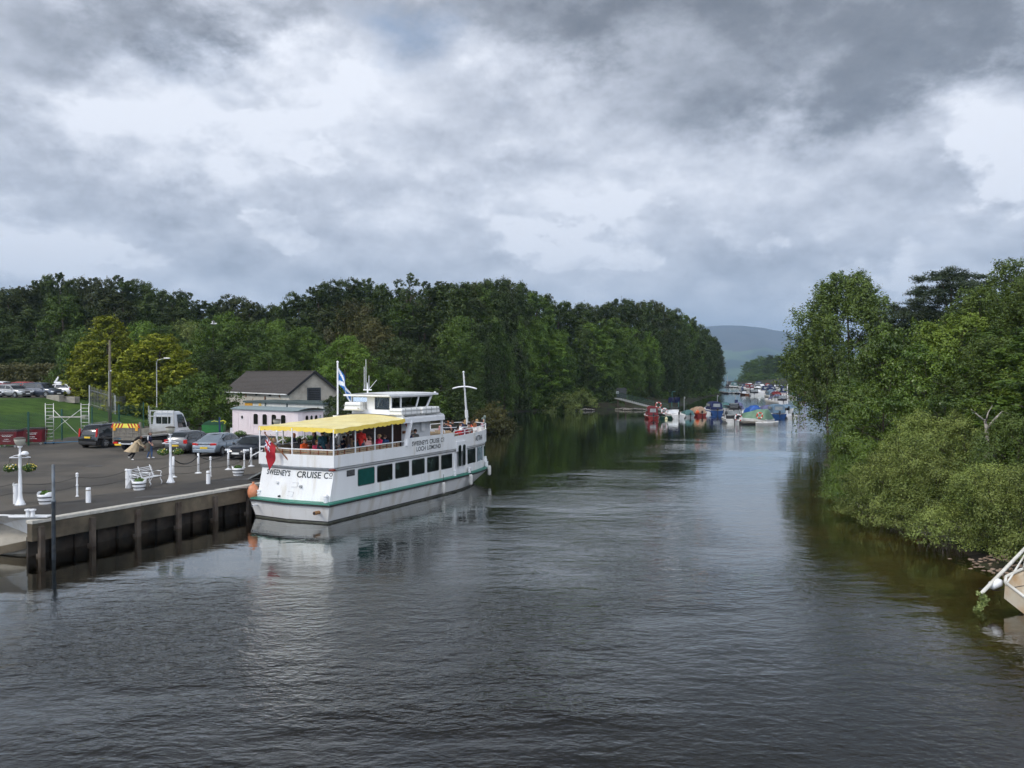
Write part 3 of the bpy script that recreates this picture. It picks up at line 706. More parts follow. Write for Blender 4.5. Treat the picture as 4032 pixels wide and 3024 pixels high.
# wood along the left bank towards the lake
G4 = 'trees along the river bank beyond the ferry'
bank = [(1800, 118), (1870, 128), (1950, 140), (2020, 152), (2110, 158), (2200, 161), (2290, 164), (2380, 168), (2460, 172), (2540, 180), (2610, 192), (2670, 212), (2715, 235), (2755, 256), (2790, 276), (2812, 292), (2826, 300)]
for j, (px, d) in enumerate(bank):
    Rr = 4.6 * (1 if d < 200 else 1.15); px = min(px, 2846 - (Rr + .6) * FPX / d)
    stand(random.choice(['broada', 'broadb', 'broadc']), px, d + 9, sil(px) + random.uniform(4, 22) + (20 if px > 2700 else 0), Rr + .6, 'tall dark green tree rising from the river bank wood', G4 + ', tall', mk=random.choice(['dark', 'mid', 'dark']))
    stand(random.choice(['broada', 'broadc', 'birchb']), min(px + 40, 2800), d + 17, sil(min(px + 40, 2800)) + random.uniform(-4, 14), Rr, 'tall dark green tree rising from the river bank wood', G4 + ', tall', mk=random.choice(['dark', 'birch']))
    y = sil(px) + (HOR - sil(px)) * random.uniform(.32, .5)
    stand(random.choice(['midaa', 'midab']), px + random.uniform(-15, 15), d + 3, y, Rr * .9, 'leafy tree leaning over the river bank', G4 + ', leaning', mk=random.choice(['mid', 'dark', 'mid', 'bright']))
    y = sil(px) + (HOR - sil(px)) * random.uniform(.62, .8)
    stand(random.choice(['midaa', 'midab']), min(px + 25, 2805) + random.uniform(-15, 15), d + 1.5, y, Rr * .62, 'leafy tree leaning over the river bank', G4 + ', leaning', mk=random.choice(['mid', 'dark']))
for (px, y, d) in [(2100, 1260, 162), (2160, 1330, 159), (2330, 1270, 168), (2400, 1250, 172)]:
    stand('broada', px, d, y, 4.8, 'bright green tree standing out from the darker bank trees', G4 + ', bright', mk='bright')
for j, px in enumerate(range(2060, 2860, 26)):
    d = np.interp(px, [q[0] for q in bank] + [2870], [q[1] for q in bank] + [312])
    if px > 2806: continue
    x = (px - CXP) / FPX * d
    plant('bushf', x + random.uniform(-1, 1), d - 1.0 + random.uniform(-.5, .5), random.uniform(2.6, 5), random.uniform(2.6, 3.8) * (1 if d < 200 else 1.3), 'low green bush at the water edge of the wooded bank', 'bush', 'bushes along the far left waterline', 'bush', z=0.1, mk=random.choice(['mid', 'mid', 'bright', 'dark']))
for (px, d, H, Rr, mk) in [(1945, 100, 3.6, 2.6, 'olive'), (1900, 98, 2.6, 2.2, 'olive'), (1990, 104, 2.0, 2.0, 'olive'), (1850, 108, 3.2, 3, 'mid'), (1790, 100, 3.2, 3, 'dark'), (1700, 98, 3.4, 3, 'mid'), (2220, 152, 4.0, 3.8, 'grey'), (2180, 153, 3.4, 3.0, 'mid'), (2290, 158, 3.6, 3.2, 'grey')]:
    plant('bushf', (px - CXP) / FPX * d, d, H, Rr, 'olive brown scrub at the river edge off the ferry bow' if mk == 'olive' else 'low %s bush on the near river bank beyond the ferry' % {'mid': 'green', 'dark': 'dark', 'grey': 'grey-green'}.get(mk, ''), 'bush', 'scrub beyond the ferry, ' + mk, 'bush', mk=mk)
# golden conifers and the shrub by the kiosk
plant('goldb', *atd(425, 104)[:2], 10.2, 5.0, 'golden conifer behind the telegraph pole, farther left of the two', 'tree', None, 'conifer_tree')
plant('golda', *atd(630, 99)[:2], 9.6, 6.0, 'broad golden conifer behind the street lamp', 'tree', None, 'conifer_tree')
plant('sprayb', *atd(330, 106)[:2], 8.4, 4.6, 'green conifer on the car park side of the golden conifers', 'tree', None, 'conifer_tree', mk='mid')
plant('sprayb', *atd(800, 84)[:2], 5.6, 5.0, 'wide feathery green shrub behind the white truck cab', 'shrub', None, 'shrub')
plant('sprayb', *atd(700, 88)[:2], 4.4, 3.4, 'smaller green shrub between street lamp and truck cab', 'shrub', None, 'shrub', mk='mid')
plant('sprayb', *atd(1330, 76)[:2], 3.6, 3.0, 'dark shrub against the end wall of the stone building', 'shrub', None, 'shrub', mk='dark')
# far spit of land on the right with its own trees
G5 = 'trees on the far spit beyond the moored boats'
for j in range(20):
    d = 575 + random.uniform(0, 70); px = 2955 + j * 22
    zt = np.interp(px, [2900, 2935, 2990, 3060, 3160, 3400], [1475, 1432, 1405, 1402, 1410, 1412]) + random.uniform(-5, 8)
    stand(random.choice(['broada', 'broadb', 'midaa']), px, d, zt, random.uniform(7.5, 10), 'rounded green tree on the far spit beyond the moored boats', G5, mk=random.choice(['mid', 'dark', 'mid']))
for j in range(34):
    d = 556 + random.uniform(0, 14); px = 2938 + j * 11.5
    plant('bushf', (px - CXP) / FPX * d, d, random.uniform(4, 7), random.uniform(6, 9), 'low green bush at the shore of the far spit', 'bush', 'bushes on the far spit', 'bush', z=0.2, mk='mid')
# ---- right bank
RB = [  # key, px, d, ytop, R, label, material
 ('wbir', 3330, 96, 1082, 8.0, 'tall airy birch rising alone above the moored boats', None),
 ('hang', 3262, 90, 1370, 3.6, 'drooping birch hanging out over the far moorings', None),
 ('pine', 3740, 82, 1048, 6.2, 'dark spreading pine behind the right bank trees', None),
 ('pine', 3610, 88, 1180, 5.0, 'lower dark pine limb-spread left of the tall pine', None),
 ('bigr', 4010, 66, 1022, 5.8, 'tallest pale green birch at the edge of the view', None),
 ('bigr', 3860, 62, 1130, 4.6, 'pale green birch below the dark pine', None),
 ('bigr', 4120, 58, 1060, 5.6, 'pale green birch cut by the edge of the view', None),
 ('aldr', 3780, 60, 1240, 4.6, 'lime green tree top in front of the dark pine', 'lime'),
 ('aldr', 3560, 64, 1268, 4.8, 'glossy alder with flat leafy tiers at the middle of the bank', None),
 ('aldr2', 3490, 62, 1330, 4.2, 'glossy alder leaning out over the river', None),
 ('aldr2', 3395, 57, 1500, 2.5, 'low alder bough reaching farthest over the water', None),
 ('aldr2', 3640, 55, 1360, 4.2, 'dense alder in front of the flat-tiered alder', None),
 ('bigr', 3900, 50, 1330, 3.8, 'olive green birch above the dead branches', None),
 ('aldr2', 3480, 50, 1560, 3.2, 'bushy alder over the bend of the bank', None),
 ('aldr2', 3720, 47, 1560, 3.2, 'deep green alder behind the near willow', None),
 ('aldr2', 4040, 44, 1440, 3.4, 'yellow-green tree at the edge of the view above the dead trunk', 'lime'),
 ('aldr2', 3880, 41, 1700, 2.6, 'low glossy alder around the dead trunk', None),
]
for (k, px, d, y, Rr, lab, mk) in RB:
    stand(k, px, d, y, Rr, lab, None, mk=mk)
WB = [(3470, 40.5, 3.0, 2.3, 'wilw', 'grey-green willow bush hanging lowest over the water'), (3560, 38, 3.6, 2.6, 'wilw', 'rounded grey-green willow bush in the middle of the near bank'),
      (3690, 36.5, 3.3, 2.5, 'wilw', 'grey-green willow bush with bare stems at the waterline'), (3430, 45, 3.4, 2.6, 'wilw2', 'willow bush behind the lowest willow'),
      (3620, 42, 4.6, 3.0, 'wilw2', 'taller willow bush behind the rounded one'), (3800, 38.5, 4.6, 3.0, 'wilw2', 'broad willow bush beside the dead trunk'),
      (3895, 32.6, 3.2, 2.6, 'wilw', 'willow bush above the stony shore'), (4010, 34, 4.8, 2.8, 'wilw2', 'yellowish willow bush above the derelict boat'),
      (4030, 30.6, 3.2, 2.3, 'wilw', 'willow bush nearest the derelict boat'), (3392, 50, 2.8, 2.0, 'wilw', 'small dark bush under the leaning alder'),
      (3352, 56, 2.6, 1.7, 'wilw2', 'farthest small bush trailing in the water')]
for (px, d, H, Rr, k, lab) in WB:
    x = (px - CXP) / FPX * d
    plant(k, x, d, H, Rr, lab, 'bush', None, 'willow_bush', z=max(gz(x, d), 0.05), mk={3392: 'alder', 3352: 'alder', 4010: 'rbirch', 3430: 'alder'}.get(px))
# farther right bank trees closing the wood
for j in range(14):
    d = 78 + j * 4.5 + random.uniform(-3, 3); x = np.interp(d, [72, 92, 118, 160], [33, 47, 76, 125]) + random.uniform(0, 6)
    pxx = CXP + x / d * FPX
    plant(random.choice(['broada', 'midaa']), x, d, random.uniform(8, 12), 5, 'background tree in the wood of the right bank', 'tree', 'background trees of the right bank', 'tree', mk='dark')
for (px, d, H) in [(3980, 74, 12), (4150, 76, 13), (3850, 76, 11), (4250, 60, 12), (4000, 52, 8), (4180, 46, 8), (4200, 38, 6)]:
    x = (px - CXP) / FPX * d; plant('broadb', x, d, H, 4.6, 'background tree in the wood of the right bank', 'tree', 'background trees of the right bank', 'tree', mk='mid')
# dead branches and the pale trunk
b = MB()
bx, by = atd(3905, 36)[:2]
zb = gz(bx, by)
b.tube([(bx, by, zb), (bx - .05, by, zb + 1.6), (bx - .18, by, 3.6), (bx - .25, by - .1, 4.6), (bx - .35, by - .1, 5.0)], [.16, .14, .11, .08, .05], 8)
b.tube([(bx - .25, by - .1, 4.6), (bx + .1, by - .2, 5.1), (bx + .35, by - .2, 5.35), (bx + .75, by - .2, 5.2)], [.06, .045, .03, .012], 6)
b.tube([(bx - .35, by - .1, 4.95), (bx - .6, by - .1, 5.15), (bx - .95, by - .1, 5.45)], [.045, .03, .01], 6)
b.tube([(bx - .3, by - .1, 4.9), (bx - .2, by - .1, 5.3), (bx - .02, by - .1, 5.6)], [.04, .025, .01], 6)
o = b.build('dead_tree', BARKP, smooth=True); tag(o, 'bare pale dead trunk with forked leafless branches among the willows', 'tree')
# hedge by the car park
gq = np.random.default_rng(77); n = 42000
hx = gq.uniform(-90, -54, n); hy = 112 + gq.uniform(-1.6, 1.6, n); hzv = 4.2 + 3.9 * gq.uniform(0, 1, n) ** .7
sh = 0.35 * np.sin(hx * 1.7) + 0.25 * np.sin(hx * 4.1 + 1)
P_ = np.stack([hx, np.where(gq.random(n) < .7, 110.4 + gq.normal(0, .25, n) + sh * .5, hy), hzv + sh * .5 * (hzv > 6)], 1)
me = leaf_mesh('hedge', P_, unit(np.array([0.1, -.6, .7]) + gq.normal(size=(n, 3)) * .6), .24 * gq.uniform(.6, 1.4, n), gq.uniform(.1, .9, n), LM['olive'], rng=gq)
o = bpy.data.objects.new('hedge', me); COL.objects.link(o); tag(o, 'long clipped olive green hedge behind the upper car park', 'hedge')
# ------------------------------------------------------------------ quay
ASPH = mat('worn_asphalt', (0.094, 0.083, 0.068), 0.92, var=0.16, scale_=0.35, bump=0.008, bscale=30, col2=(0.052, 0.047, 0.041), f2lo=0.44, f2hi=0.62, sc2=0.20, objc=False, det=9)
ASPH2 = mat('darker_quay_apron', (0.038, 0.034, 0.030), 0.8, var=0.2, scale_=0.6, bump=0.006, bscale=30, col2=(0.055, 0.05, 0.045), f2lo=0.45, f2hi=0.7, sc2=0.35, objc=False, det=9)
b = MB()
poly = [(-60, 28), (-20.3, 33.2), (q2(1.2, 0.25)), (q2(30, 0.25)), (-8, 62), (-9.5, 68), (-10, 84), (-30, 90), (-38.6, 90), (-38.6, 58), (-60, 52)]
b.prism(poly, 0.9, QZ - 0.002)
o = b.build('quay_ground', ASPH, fixn=True); tag(o, None, kind='structure')
b = MB()
ap = [q2(0.6, 0.3), q2(30, 0.3), q2(30, 3.3), q2(-1.2, 3.3), (-20.9, 32.9)][:4] + [q2(-0.2, 2.4)]
b.add([(x, y, QZ + 0.004) for x, y in ap], [tuple(range(len(ap)))]); o = b.build('quay_apron', ASPH2, fixn=True); tag(o, None, kind='structure')
# patches: darker damp repair and drain cover
b = MB()
for (px, py, rx, ry, rz) in [(372, 1835, .5, .35, .3), (640, 1952, 1.2, .35, .46), (980, 1885, 1.3, .4, .46), (430, 1945, 1.2, .12, 1.1)]:
    c = at(px, py, QZ + 0.009)
    b.add([(c.x + rx * math.cos(k) * math.cos(rz) - ry * math.sin(k) * math.sin(rz) + random.uniform(-.06, .06), c.y + rx * math.cos(k) * math.sin(rz) + ry * math.sin(k) * math.cos(rz), QZ + 0.009) for k in [i_ * PI / 7 for i_ in range(14)]], [tuple(range(14))])
o = b.build('damp_patches', mat('damp_asphalt', (0.050, 0.047, 0.044), 0.55, var=0.3, scale_=2), fixn=True); tag(o, None, kind='structure')
b = MB(); p0, p1 = at(-40, 1855, QZ + .006), at(205, 1862, QZ + .006); d_ = (p1 - p0).normalized(); w_ = Vector((-d_.y, d_.x, 0)) * .05
b.add([tuple(p0 - w_), tuple(p1 - w_), tuple(p1 + w_), tuple(p0 + w_)], [(0, 1, 2, 3)]); o = b.build('worn_bay_line', mat('worn_white_line', (0.14, 0.135, 0.125), .8, var=.3, scale_=4, col2=(0.085, 0.078, 0.07), f2lo=.4, f2hi=.6, sc2=2.0), fixn=True); tag(o, None, kind='structure')
# quay wall: coping, beam, sheet piles, fender posts
wall = thing('quay_wall', 'long stained quay wall with pale coping, timber-grey beam and dark piling below', 'quay wall', (QC.x, QC.y, 0), math.atan2(QA.y, QA.x))
b = MB()
seg = 0.0
while seg < 30:
    l = min(2.45, 30 - seg); b.box((seg + l / 2, 0.02 + 0.14, QZ - 0.045), (l - 0.012, 0.40, 0.13)); seg += 2.45
b.build('coping', COPING, wall, bevel=0.015)
b = MB(); b.box((15.02, 0.16, QZ - 0.45), (30.0, 0.30, 0.67)); b.build('beam', BEAMC, wall, bevel=0.02)
b = MB()
for i in range(60):
    x0 = 0.1 + i * 0.5
    b.box((x0 + 0.25, 0.42 + (0.16 if i % 2 else 0.0), -0.8), (0.5, 0.1, 3.1))
    b.box((x0 + 0.5, 0.50, -0.8), (0.05, 0.26, 3.1))
b.build('sheet_piling', PILEC, wall)
PILEP = mat('weathered_fender_post', (0.10, 0.08, 0.062), 0.9, var=0.3, scale_=3, bump=0.01, bscale=12, col2=(0.05, 0.035, 0.025), f2lo=0.45, f2hi=0.6, sc2=1.5)
for i in range(14):
    t_ = 0.33 + i * 2.17
    b = MB(); b.box((t_, -0.09, 0.0 - 0.45), (0.20, 0.17, 3.25)); b.box((t_, 0.10, -0.9), (0.07, 0.2, 2.0))
    b.build('fender_post', PILEP, wall, bevel=0.01)
# slipway with white parapet at the near end
sl_ = thing('slipway', 'pale concrete slipway edge at the near end of the quay', 'slipway', (0, 0, 0))
b = MB()
A_ = at(150, 2118, 0.58); B_ = at(0, 2150, 0.33); B2 = Vector((-34, 31.0, -0.3)); P0 = at(148, 2108, 0.60); P1 = at(0, 2052, 1.13); P2 = Vector((-34, 36, 1.35))
top = [A_, B_, B2, P2, P1, P0]
b.add([(p.x, p.y, p.z) for p in top] + [(p.x, p.y + 0.02, -2.5) for p in top], [(0, 1, 4, 5), (1, 2, 3, 4), (0, 6, 7, 1), (1, 7, 8, 2), (2, 8, 9, 3), (3, 9, 10, 4), (4, 10, 11, 5), (5, 11, 6, 0)])
b.build('ramp', CONC, sl_, fixn=True)
b = MB()
b.bar((A_.x + .02, A_.y - 0.07, A_.z - 0.16), (B_.x, B_.y - 0.07, B_.z - 0.16), 0.12, 0.30); b.bar((B_.x, B_.y - 0.07, B_.z - 0.16), (B2.x, B2.y - .07, B2.z - .16), 0.12, 0.30)
b.build('kerb', BEAMC, sl_)
pw = thing('parapet', 'low white painted parapet wall tapering down beside the slipway', 'wall', (0, 0, 0))
b = MB()
t0 = at(0, 2031, 1.50); t1 = at(118, 2042, 1.42); t2 = at(143, 2048, 1.36)
base = [(-30, 33.6, 1.0), (P1.x, P1.y, 1.0), (A_.x - .1, A_.y + .1, .50), (A_.x + .03, A_.y + .03, .50)]
tops = [(-30, 33.4, 1.62), (t0.x, t0.y, 1.50), (t1.x, t1.y, 1.47), (t2.x + .03, t2.y, 1.45)]
bk = [(x - .05, y + .34, z) for x, y, z in base]; tk = [(x - .05, y + .34, z) for x, y, z in tops]
vs = base + tops + bk + tk
fs = []
for i in range(3): fs += [(i, i + 1, 5 + i, 4 + i), (8 + i, 12 + i, 13 + i, 9 + i), (4 + i, 5 + i, 13 + i, 12 + i)]
fs += [(3, 11, 15, 7), (0, 4, 12, 8)]
b.add(vs, fs); b.build('wall', WHITE, pw, fixn=True)
b = MB()
c = Vector((t1.x, t1.y + .15, 1.47)); b.box((c.x - .05, c.y, 1.49), (1.5, .42, .05)); b.build('capping', WHITE2, pw, bevel=.01)
bt = thing('mooring_bollard', 'pair of small white mushroom-headed mooring bits on the parapet end', 'bollard', (0, 0, 0))
for px in (103, 122):
    p = at(px, 2040, 1.49); q = Vector((p.x, p.y + .12, 1.515)); b = MB(); b.lathe([(.075, 0), (.075, .22), (.12, .24), (.12, .29), (.03, .31)], tuple(q), 12); b.build('post', WHITE2, bt, smooth=False)
# pole standing in the water
p = at(212, 2204, 0)
b = MB(); b.lathe([(.07, -2.2), (.07, 2.15), (.085, 2.16), (.085, 2.24), (.058, 2.25), (.058, 3.55), (.045, 3.57)], (p.x, p.y, 0), 14)
o = b.build('mooring_pole', mat('blue_grey_steel_pole', (0.11, 0.13, 0.15), 0.6, metal=0.3, var=0.3, scale_=3, col2=(0.20, 0.20, 0.19), f2lo=0.5, f2hi=0.7, sc2=2.5), smooth=True); tag(o, 'tall blue-grey steel pole standing in the water off the quay', 'pole')

# ---- lamp posts with hanging baskets
BOWL = mat('frosted_lamp_bowl', (0.52, 0.50, 0.42), 0.3, var=0.15, trans=0.25)
LEAFB = leafmat('basket_leaves', (0.05, 0.11, 0.02), (0.10, 0.18, 0.03))
FLOW = [mat('yellow_petals', (0.80, 0.62, 0.10), 0.7), mat('white_petals', (0.82, 0.80, 0.74), 0.7), mat('red_petals', (0.5, 0.05, 0.04), 0.7)]
def leafball(name, parent, c, r_, n, leaf, m, flat=.8, seed=1, mats=None, loc=None):
    g = np.random.default_rng(seed); d = unit(g.normal(size=(n, 3)))
    P = np.array(c) + d * (np.array([1, 1, flat]) * r_) * g.uniform(.55, 1.08, (n, 1))
    me = leaf_mesh(name, P, unit(d + g.normal(size=(n, 3)) * .6), leaf * g.uniform(.6, 1.4, n), g.uniform(0, 1, n), m, asp=.75, rng=g)
    o = bpy.data.objects.new(name, me); COL.objects.link(o); o.parent = parent; return o
def lamp(px, py, label, first=None):
    p = at(px, py, QZ)
    r_ = thing('lamp_post', label, 'lamp post', (p.x, p.y, QZ), 0.25, 'white lamp posts with flower baskets along the quay')
    b = MB(); b.lathe([(.21, 0), (.21, .05), (.17, .09), (.16, .15), (.12, .21), (.092, .34), (.08, .5), (.068, 1.6), (.058, 2.05), (.085, 2.08), (.085, 2.13), (.045, 2.17), (.04, 2.42), (.10, 2.46), (.10, 2.50)], n=16)
    b.build('post', WHITE2, r_, smooth=True)
    b = MB(); b.bar((-.40, 0, 2.02), (.40, 0, 2.02), .035); b.tube([(-.40, 0, 2.02), (-.2, 0, 2.10), (0, 0, 2.14)], .015, 6); b.tube([(.40, 0, 2.02), (.2, 0, 2.10), (0, 0, 2.14)], .015, 6)
    b.build('crossarm', WHITE2, r_)
    b = MB(); b.lathe([(.08, 2.50), (.12, 2.54), (.18, 2.62), (.215, 2.72), (.225, 2.80)], n=18, caps=True); o = b.build('lamp_bowl', BOWL, r_, smooth=True)
    b = MB(); b.lathe([(.235, 2.80), (.235, 2.84), (.16, 2.87), (.04, 2.89)], n=18); b.build('lamp_cap', mat('grey_lamp_cap', (0.10, 0.09, 0.075), 0.7), r_)
    for s in (-1, 1):
        b = MB(); b.lathe([(.03, -.14), (.10, -.11), (.16, -.03), (.18, .05)], (s * .36, 0, 1.55), 12)
        for q in range(3): b.bar((s * .36 + .17 * math.cos(q * 2.1), .17 * math.sin(q * 2.1), 1.60), (s * .36, 0, 2.0), .008)
        bk_ = b.build('basket', mat('basket_liner', (0.06, 0.05, 0.03), 0.9), r_, smooth=True)
        leafball('basket_foliage', bk_, (s * .36, 0, 1.58), .26, 800, .07, LEAFB, .62, seed=int(px) + s)
        for k, m_ in enumerate(FLOW[:2] if px != 1089 else FLOW): leafball('blossoms', bk_, (s * .36, 0, 1.60), .275, 60, .07, m_, .6, seed=int(px) + s + 9 * k)
    return r_
l1 = lamp(80, 1989, 'white lamp post with flower baskets beside the thick square-topped post')
l2 = lamp(672, 1901, 'white lamp post with flower baskets at the far end of the white bench')
l3 = lamp(1089, 1840, 'white lamp post behind the stern of the ferry')
l3.location = (-13.9, 49.5, QZ)
b = MB(); b.sphere((0.20, -.05, 2.20), (.15, .15, .10), 12, 8); b.lathe([(.16, 2.15), (.16, 2.18), (.1, 2.20)], (0.20, -.05, 0), 14)
b.build('camera_dome', WHITE2, l1, smooth=True)
# ---- chain posts
def post_thin(px, py, label, h=1.06):
    p = at(px, py, QZ); r_ = thing('chain_post', label, 'post', (p.x, p.y, QZ), 0, 'thin white ball-topped chain posts along the quay')
    b = MB(); b.lathe([(.07, 0), (.07, .03), (.042, .05), (.04, h * .45), (.06, h * .46), (.06, h * .5), (.04, h * .51), (.036, h * .84), (.065, h * .85), (.065, h * .90), (.03, h * .91)], n=12)
    b.build('shaft', WHITE2, r_, smooth=False)
    b = MB(); b.sphere((0, 0, h * .965), .065, 12, 8); b.build('ball_finial', WHITE2, r_, smooth=True)
    return Vector((p.x, p.y, QZ))
def post_disc(px, py, label, h=1.12):
    p = at(px, py, QZ); r_ = thing('rope_post', label, 'post', (p.x, p.y, QZ), 0, 'white rope posts with round base plates by the parked cars')
    b = MB(); b.lathe([(.062, .03), (.058, h - .02), (.03, h)], n=14); b.build('shaft', WHITE2, r_, smooth=True)
    b = MB(); b.lathe([(.19, 0), (.19, .02), (.12, .05), (.065, .08)], n=16); b.build('base_plate', WHITE2, r_)
    return Vector((p.x, p.y, QZ))
PA = post_thin(304, 1955, 'thin ball-topped post between the barrel planter and the bench')
PB = post_thin(829, 1876, 'thin ball-topped post behind the farther short bollard')
PC = post_thin(962, 1843, 'thin ball-topped post behind the barrel planter nearest the ferry')
def thick(px, py, h, r0, label):
    p = at(px, py, QZ); r_ = thing('gate_post', label, 'post', (p.x, p.y, QZ))
    b = MB(); b.lathe([(r0, 0), (r0, h - .08), (r0 * 1.15, h - .07), (r0 * 1.15, h - .02), (r0 * .5, h)], n=16); b.build('shaft', WHITE2, r_, smooth=False)
    b = MB(); b.sphere((-.11, 0, h - .03), .06, 10, 7); b.build('ball_knob', WHITE2, r_, smooth=True)
    return Vector((p.x, p.y, QZ))
T1 = thick(65, 1983, .86, .13, 'thick white post directly behind the first lamp post')
T2 = thick(506, 1922, 0.92, .14, 'thick white post with ball knobs at the near end of the bench')
D1 = post_disc(683, 1879, 'rope post right beside the second lamp post')
D2 = post_disc(781, 1863, 'rope post in front of the silver saloon')
D3 = post_disc(899, 1849, 'rope post in front of the dark saloon car radiator')
D4 = post_disc(989, 1836, 'rope post nearest the ferry stern flag')
D5 = post_thin(1075, 1815, 'thin ball-topped post hidden behind the ferry stern')
def chain(a, b_, z, sag, label, name='chain', r_=.012, m=BLACKCH):
    n = 16; P = []
    for i in range(n + 1):
        s = i / n; q = a.lerp(b_, s); P.append((q.x, q.y, QZ + z - sag * 4 * s * (1 - s)))
    bb = MB(); bb.tube(P, r_, 6); o = bb.build(name, m, smooth=True)
    return tag(o, label, 'chain', 'chains slung between the white posts' if name == 'chain' else 'black ropes slung between rope posts')
LQ1 = Vector(l1.location); LQ2 = Vector(l2.location)
CHG = mat('weathered_chain', (0.075, 0.07, 0.065), 0.6, metal=.4)
pairs = [(Vector((-23.6, 30.8, QZ)), T1, 'the edge of the view and the first thick post'), (T1, PA, 'the first lamp post and the thin post'), (PA, T2, 'the thin post and the thick post at the bench'), (T2, LQ2, 'the bench post and the second lamp post'),
         (LQ2, PB, 'the second lamp post and the next thin post'), (PB, PC, 'the two thin posts near the dark saloon'), (PC, D5, 'the last thin post and the ferry stern')]
for a, c, w in pairs:
    for z, lv in ((.88, 'upper'), (.48, 'lower')):
        chain(a, c, z, .17 if lv == 'upper' else .13, f'{lv} chain sagging between {w}', m=CHG)
chain(D1, D2, .98, .36, 'thick black rope drooping beside the second lamp post', 'rope', .028, BLACKCH)
chain(D2, D3, .98, .30, 'thick black rope drooping in front of the silver saloon', 'rope', .024, BLACKCH)
chain(D3, D4, .98, .30, 'thin rope drooping in front of the dark saloon', 'rope', .013, CHG)
# ---- short bollards
for px, py, lab in ((348, 1979, 'short plain white bollard nearest the quay edge below the thin post'), (820, 1905, 'short plain white bollard near the ferry with a post behind it')):
    p = at(px, py, QZ); r_ = thing('bollard', lab, 'bollard', (p.x, p.y, QZ)); b = MB(); b.lathe([(.105, 0), (.10, .62), (.085, .65), (.02, .66)], n=18); b.build('post', WHITE2, r_, smooth=False)
    b = MB(); b.lathe([(.107, .52), (.107, .56)], n=18, caps=False); b.build('band', CONC, r_)
# ---- barrel planters
def barrel(px, py, lab):
    p = at(px, py, QZ); r_ = thing('barrel_planter', lab, 'planter', (p.x, p.y, QZ), random.uniform(0, 3), 'white half barrel planters on the quay')
    n = 40; vs = []; fs = []; rows = [(.25, 0), (.30, .18), (.325, .34), (.335, .42)]
    for (rr, z) in rows:
        for k in range(n):
            q = 2 * PI * k / n; zz = z if z < .4 else z + .10 * max(0, math.cos(2 * q)) ** .6 + .0
            vs.append((rr * math.cos(q), rr * math.sin(q), zz))
    for (rr, z) in rows[::-1][:1]:
        for k in range(n):
            q = 2 * PI * k / n; vs.append(((rr - .03) * math.cos(q), (rr - .03) * math.sin(q), z + .10 * max(0, math.cos(2 * q)) ** .6))
    for k in range(n): vs.append((.27 * math.cos(2 * PI * k / n), .27 * math.sin(2 * PI * k / n), .36))
    for i in range(5):
        for k in range(n):
            k2 = (k + 1) % n; fs.append((i * n + k, i * n + k2, (i + 1) * n + k2, (i + 1) * n + k))
    b = MB(); b.add(vs, fs); b.build('barrel', WHITE2, r_, smooth=True)
    b = MB(); b.lathe([(.279, .10), (.286, .14)], n=28, caps=False); b.lathe([(.318, .27), (.324, .31)], n=28, caps=False)
    for z0, r0 in ((.10, .284), (.27, .322)): b.lathe([(r0, z0), (r0 + .008, z0), (r0 + .010, z0 + .045), (r0 + .004, z0 + .045)], n=28, caps=False)
    b.build('hoop', BLACK, r_)
    b = MB(); b.lathe([(.275, .355), (.2, .38), (.02, .40)], n=20); sb = b.build('soil', mat('planter_soil', (0.03, 0.022, 0.015), 0.95), r_)
    leafball('plants', r_, (0, 0, .40), .22, 260, .10, LEAFB, .7, seed=int(px)); 
    b = MB(); b.tube([(0, 0, .38), (-.03, .02, .6), (-.09, .03, .78)], [.006, .004, .002], 4); b.build('stalk', SOIL, r_)
barrel(180, 1983, 'white half barrel planter with black hoops behind the pole in the water')
barrel(548, 1928, 'white half barrel planter with black hoops in front of the bench')
barrel(938, 1872, 'white half barrel planter with black hoops nearest the ferry')
# ---- bench
pa = at(536, 1926, QZ); pb = at(640, 1903, QZ)
ang = math.atan2(pb.y - pa.y, pb.x - pa.x); Lb = 2.05
bn = thing('bench', 'long white slatted park bench with scrolled iron ends facing the river', 'bench', (pa.x, pa.y, QZ), ang)
b = MB()
for k in range(5): b.box((Lb / 2, .0 + k * .09 - .02, .43 - abs(k - 2) * .004), (Lb, .05, .02))
b.build('seat', WHITE2, bn)
b = MB()
for k in range(6): b.box((Lb / 2, .40 + .03 * k, .50 + k * .075), (Lb, .014, .032), rot=Matrix.Rotation(-.35, 3, 'X'))
b.build('backrest', WHITE2, bn)
for xx in (0.08, Lb / 2, Lb - .08):
    b = MB()
    b.tube([(xx, -.06, 0), (xx, -.10, .12), (xx, 0.0, .3), (xx, -.05, .42), (xx, .3, .41), (xx, .40, .45), (xx, .60, .96)], .022, 6)
    b.tube([(xx, .55, 0), (xx, .60, .06), (xx, .48, .25), (xx, .36, .41)], .022, 6)
    b.tube([(xx, .5, .62), (xx, .2, .68), (xx, -.04, .66), (xx, -.08, .58), (xx, -.03, .56), (xx, -.02, .43)], .02, 6)
    b.build('end_frame', WHITE2, bn, smooth=True)

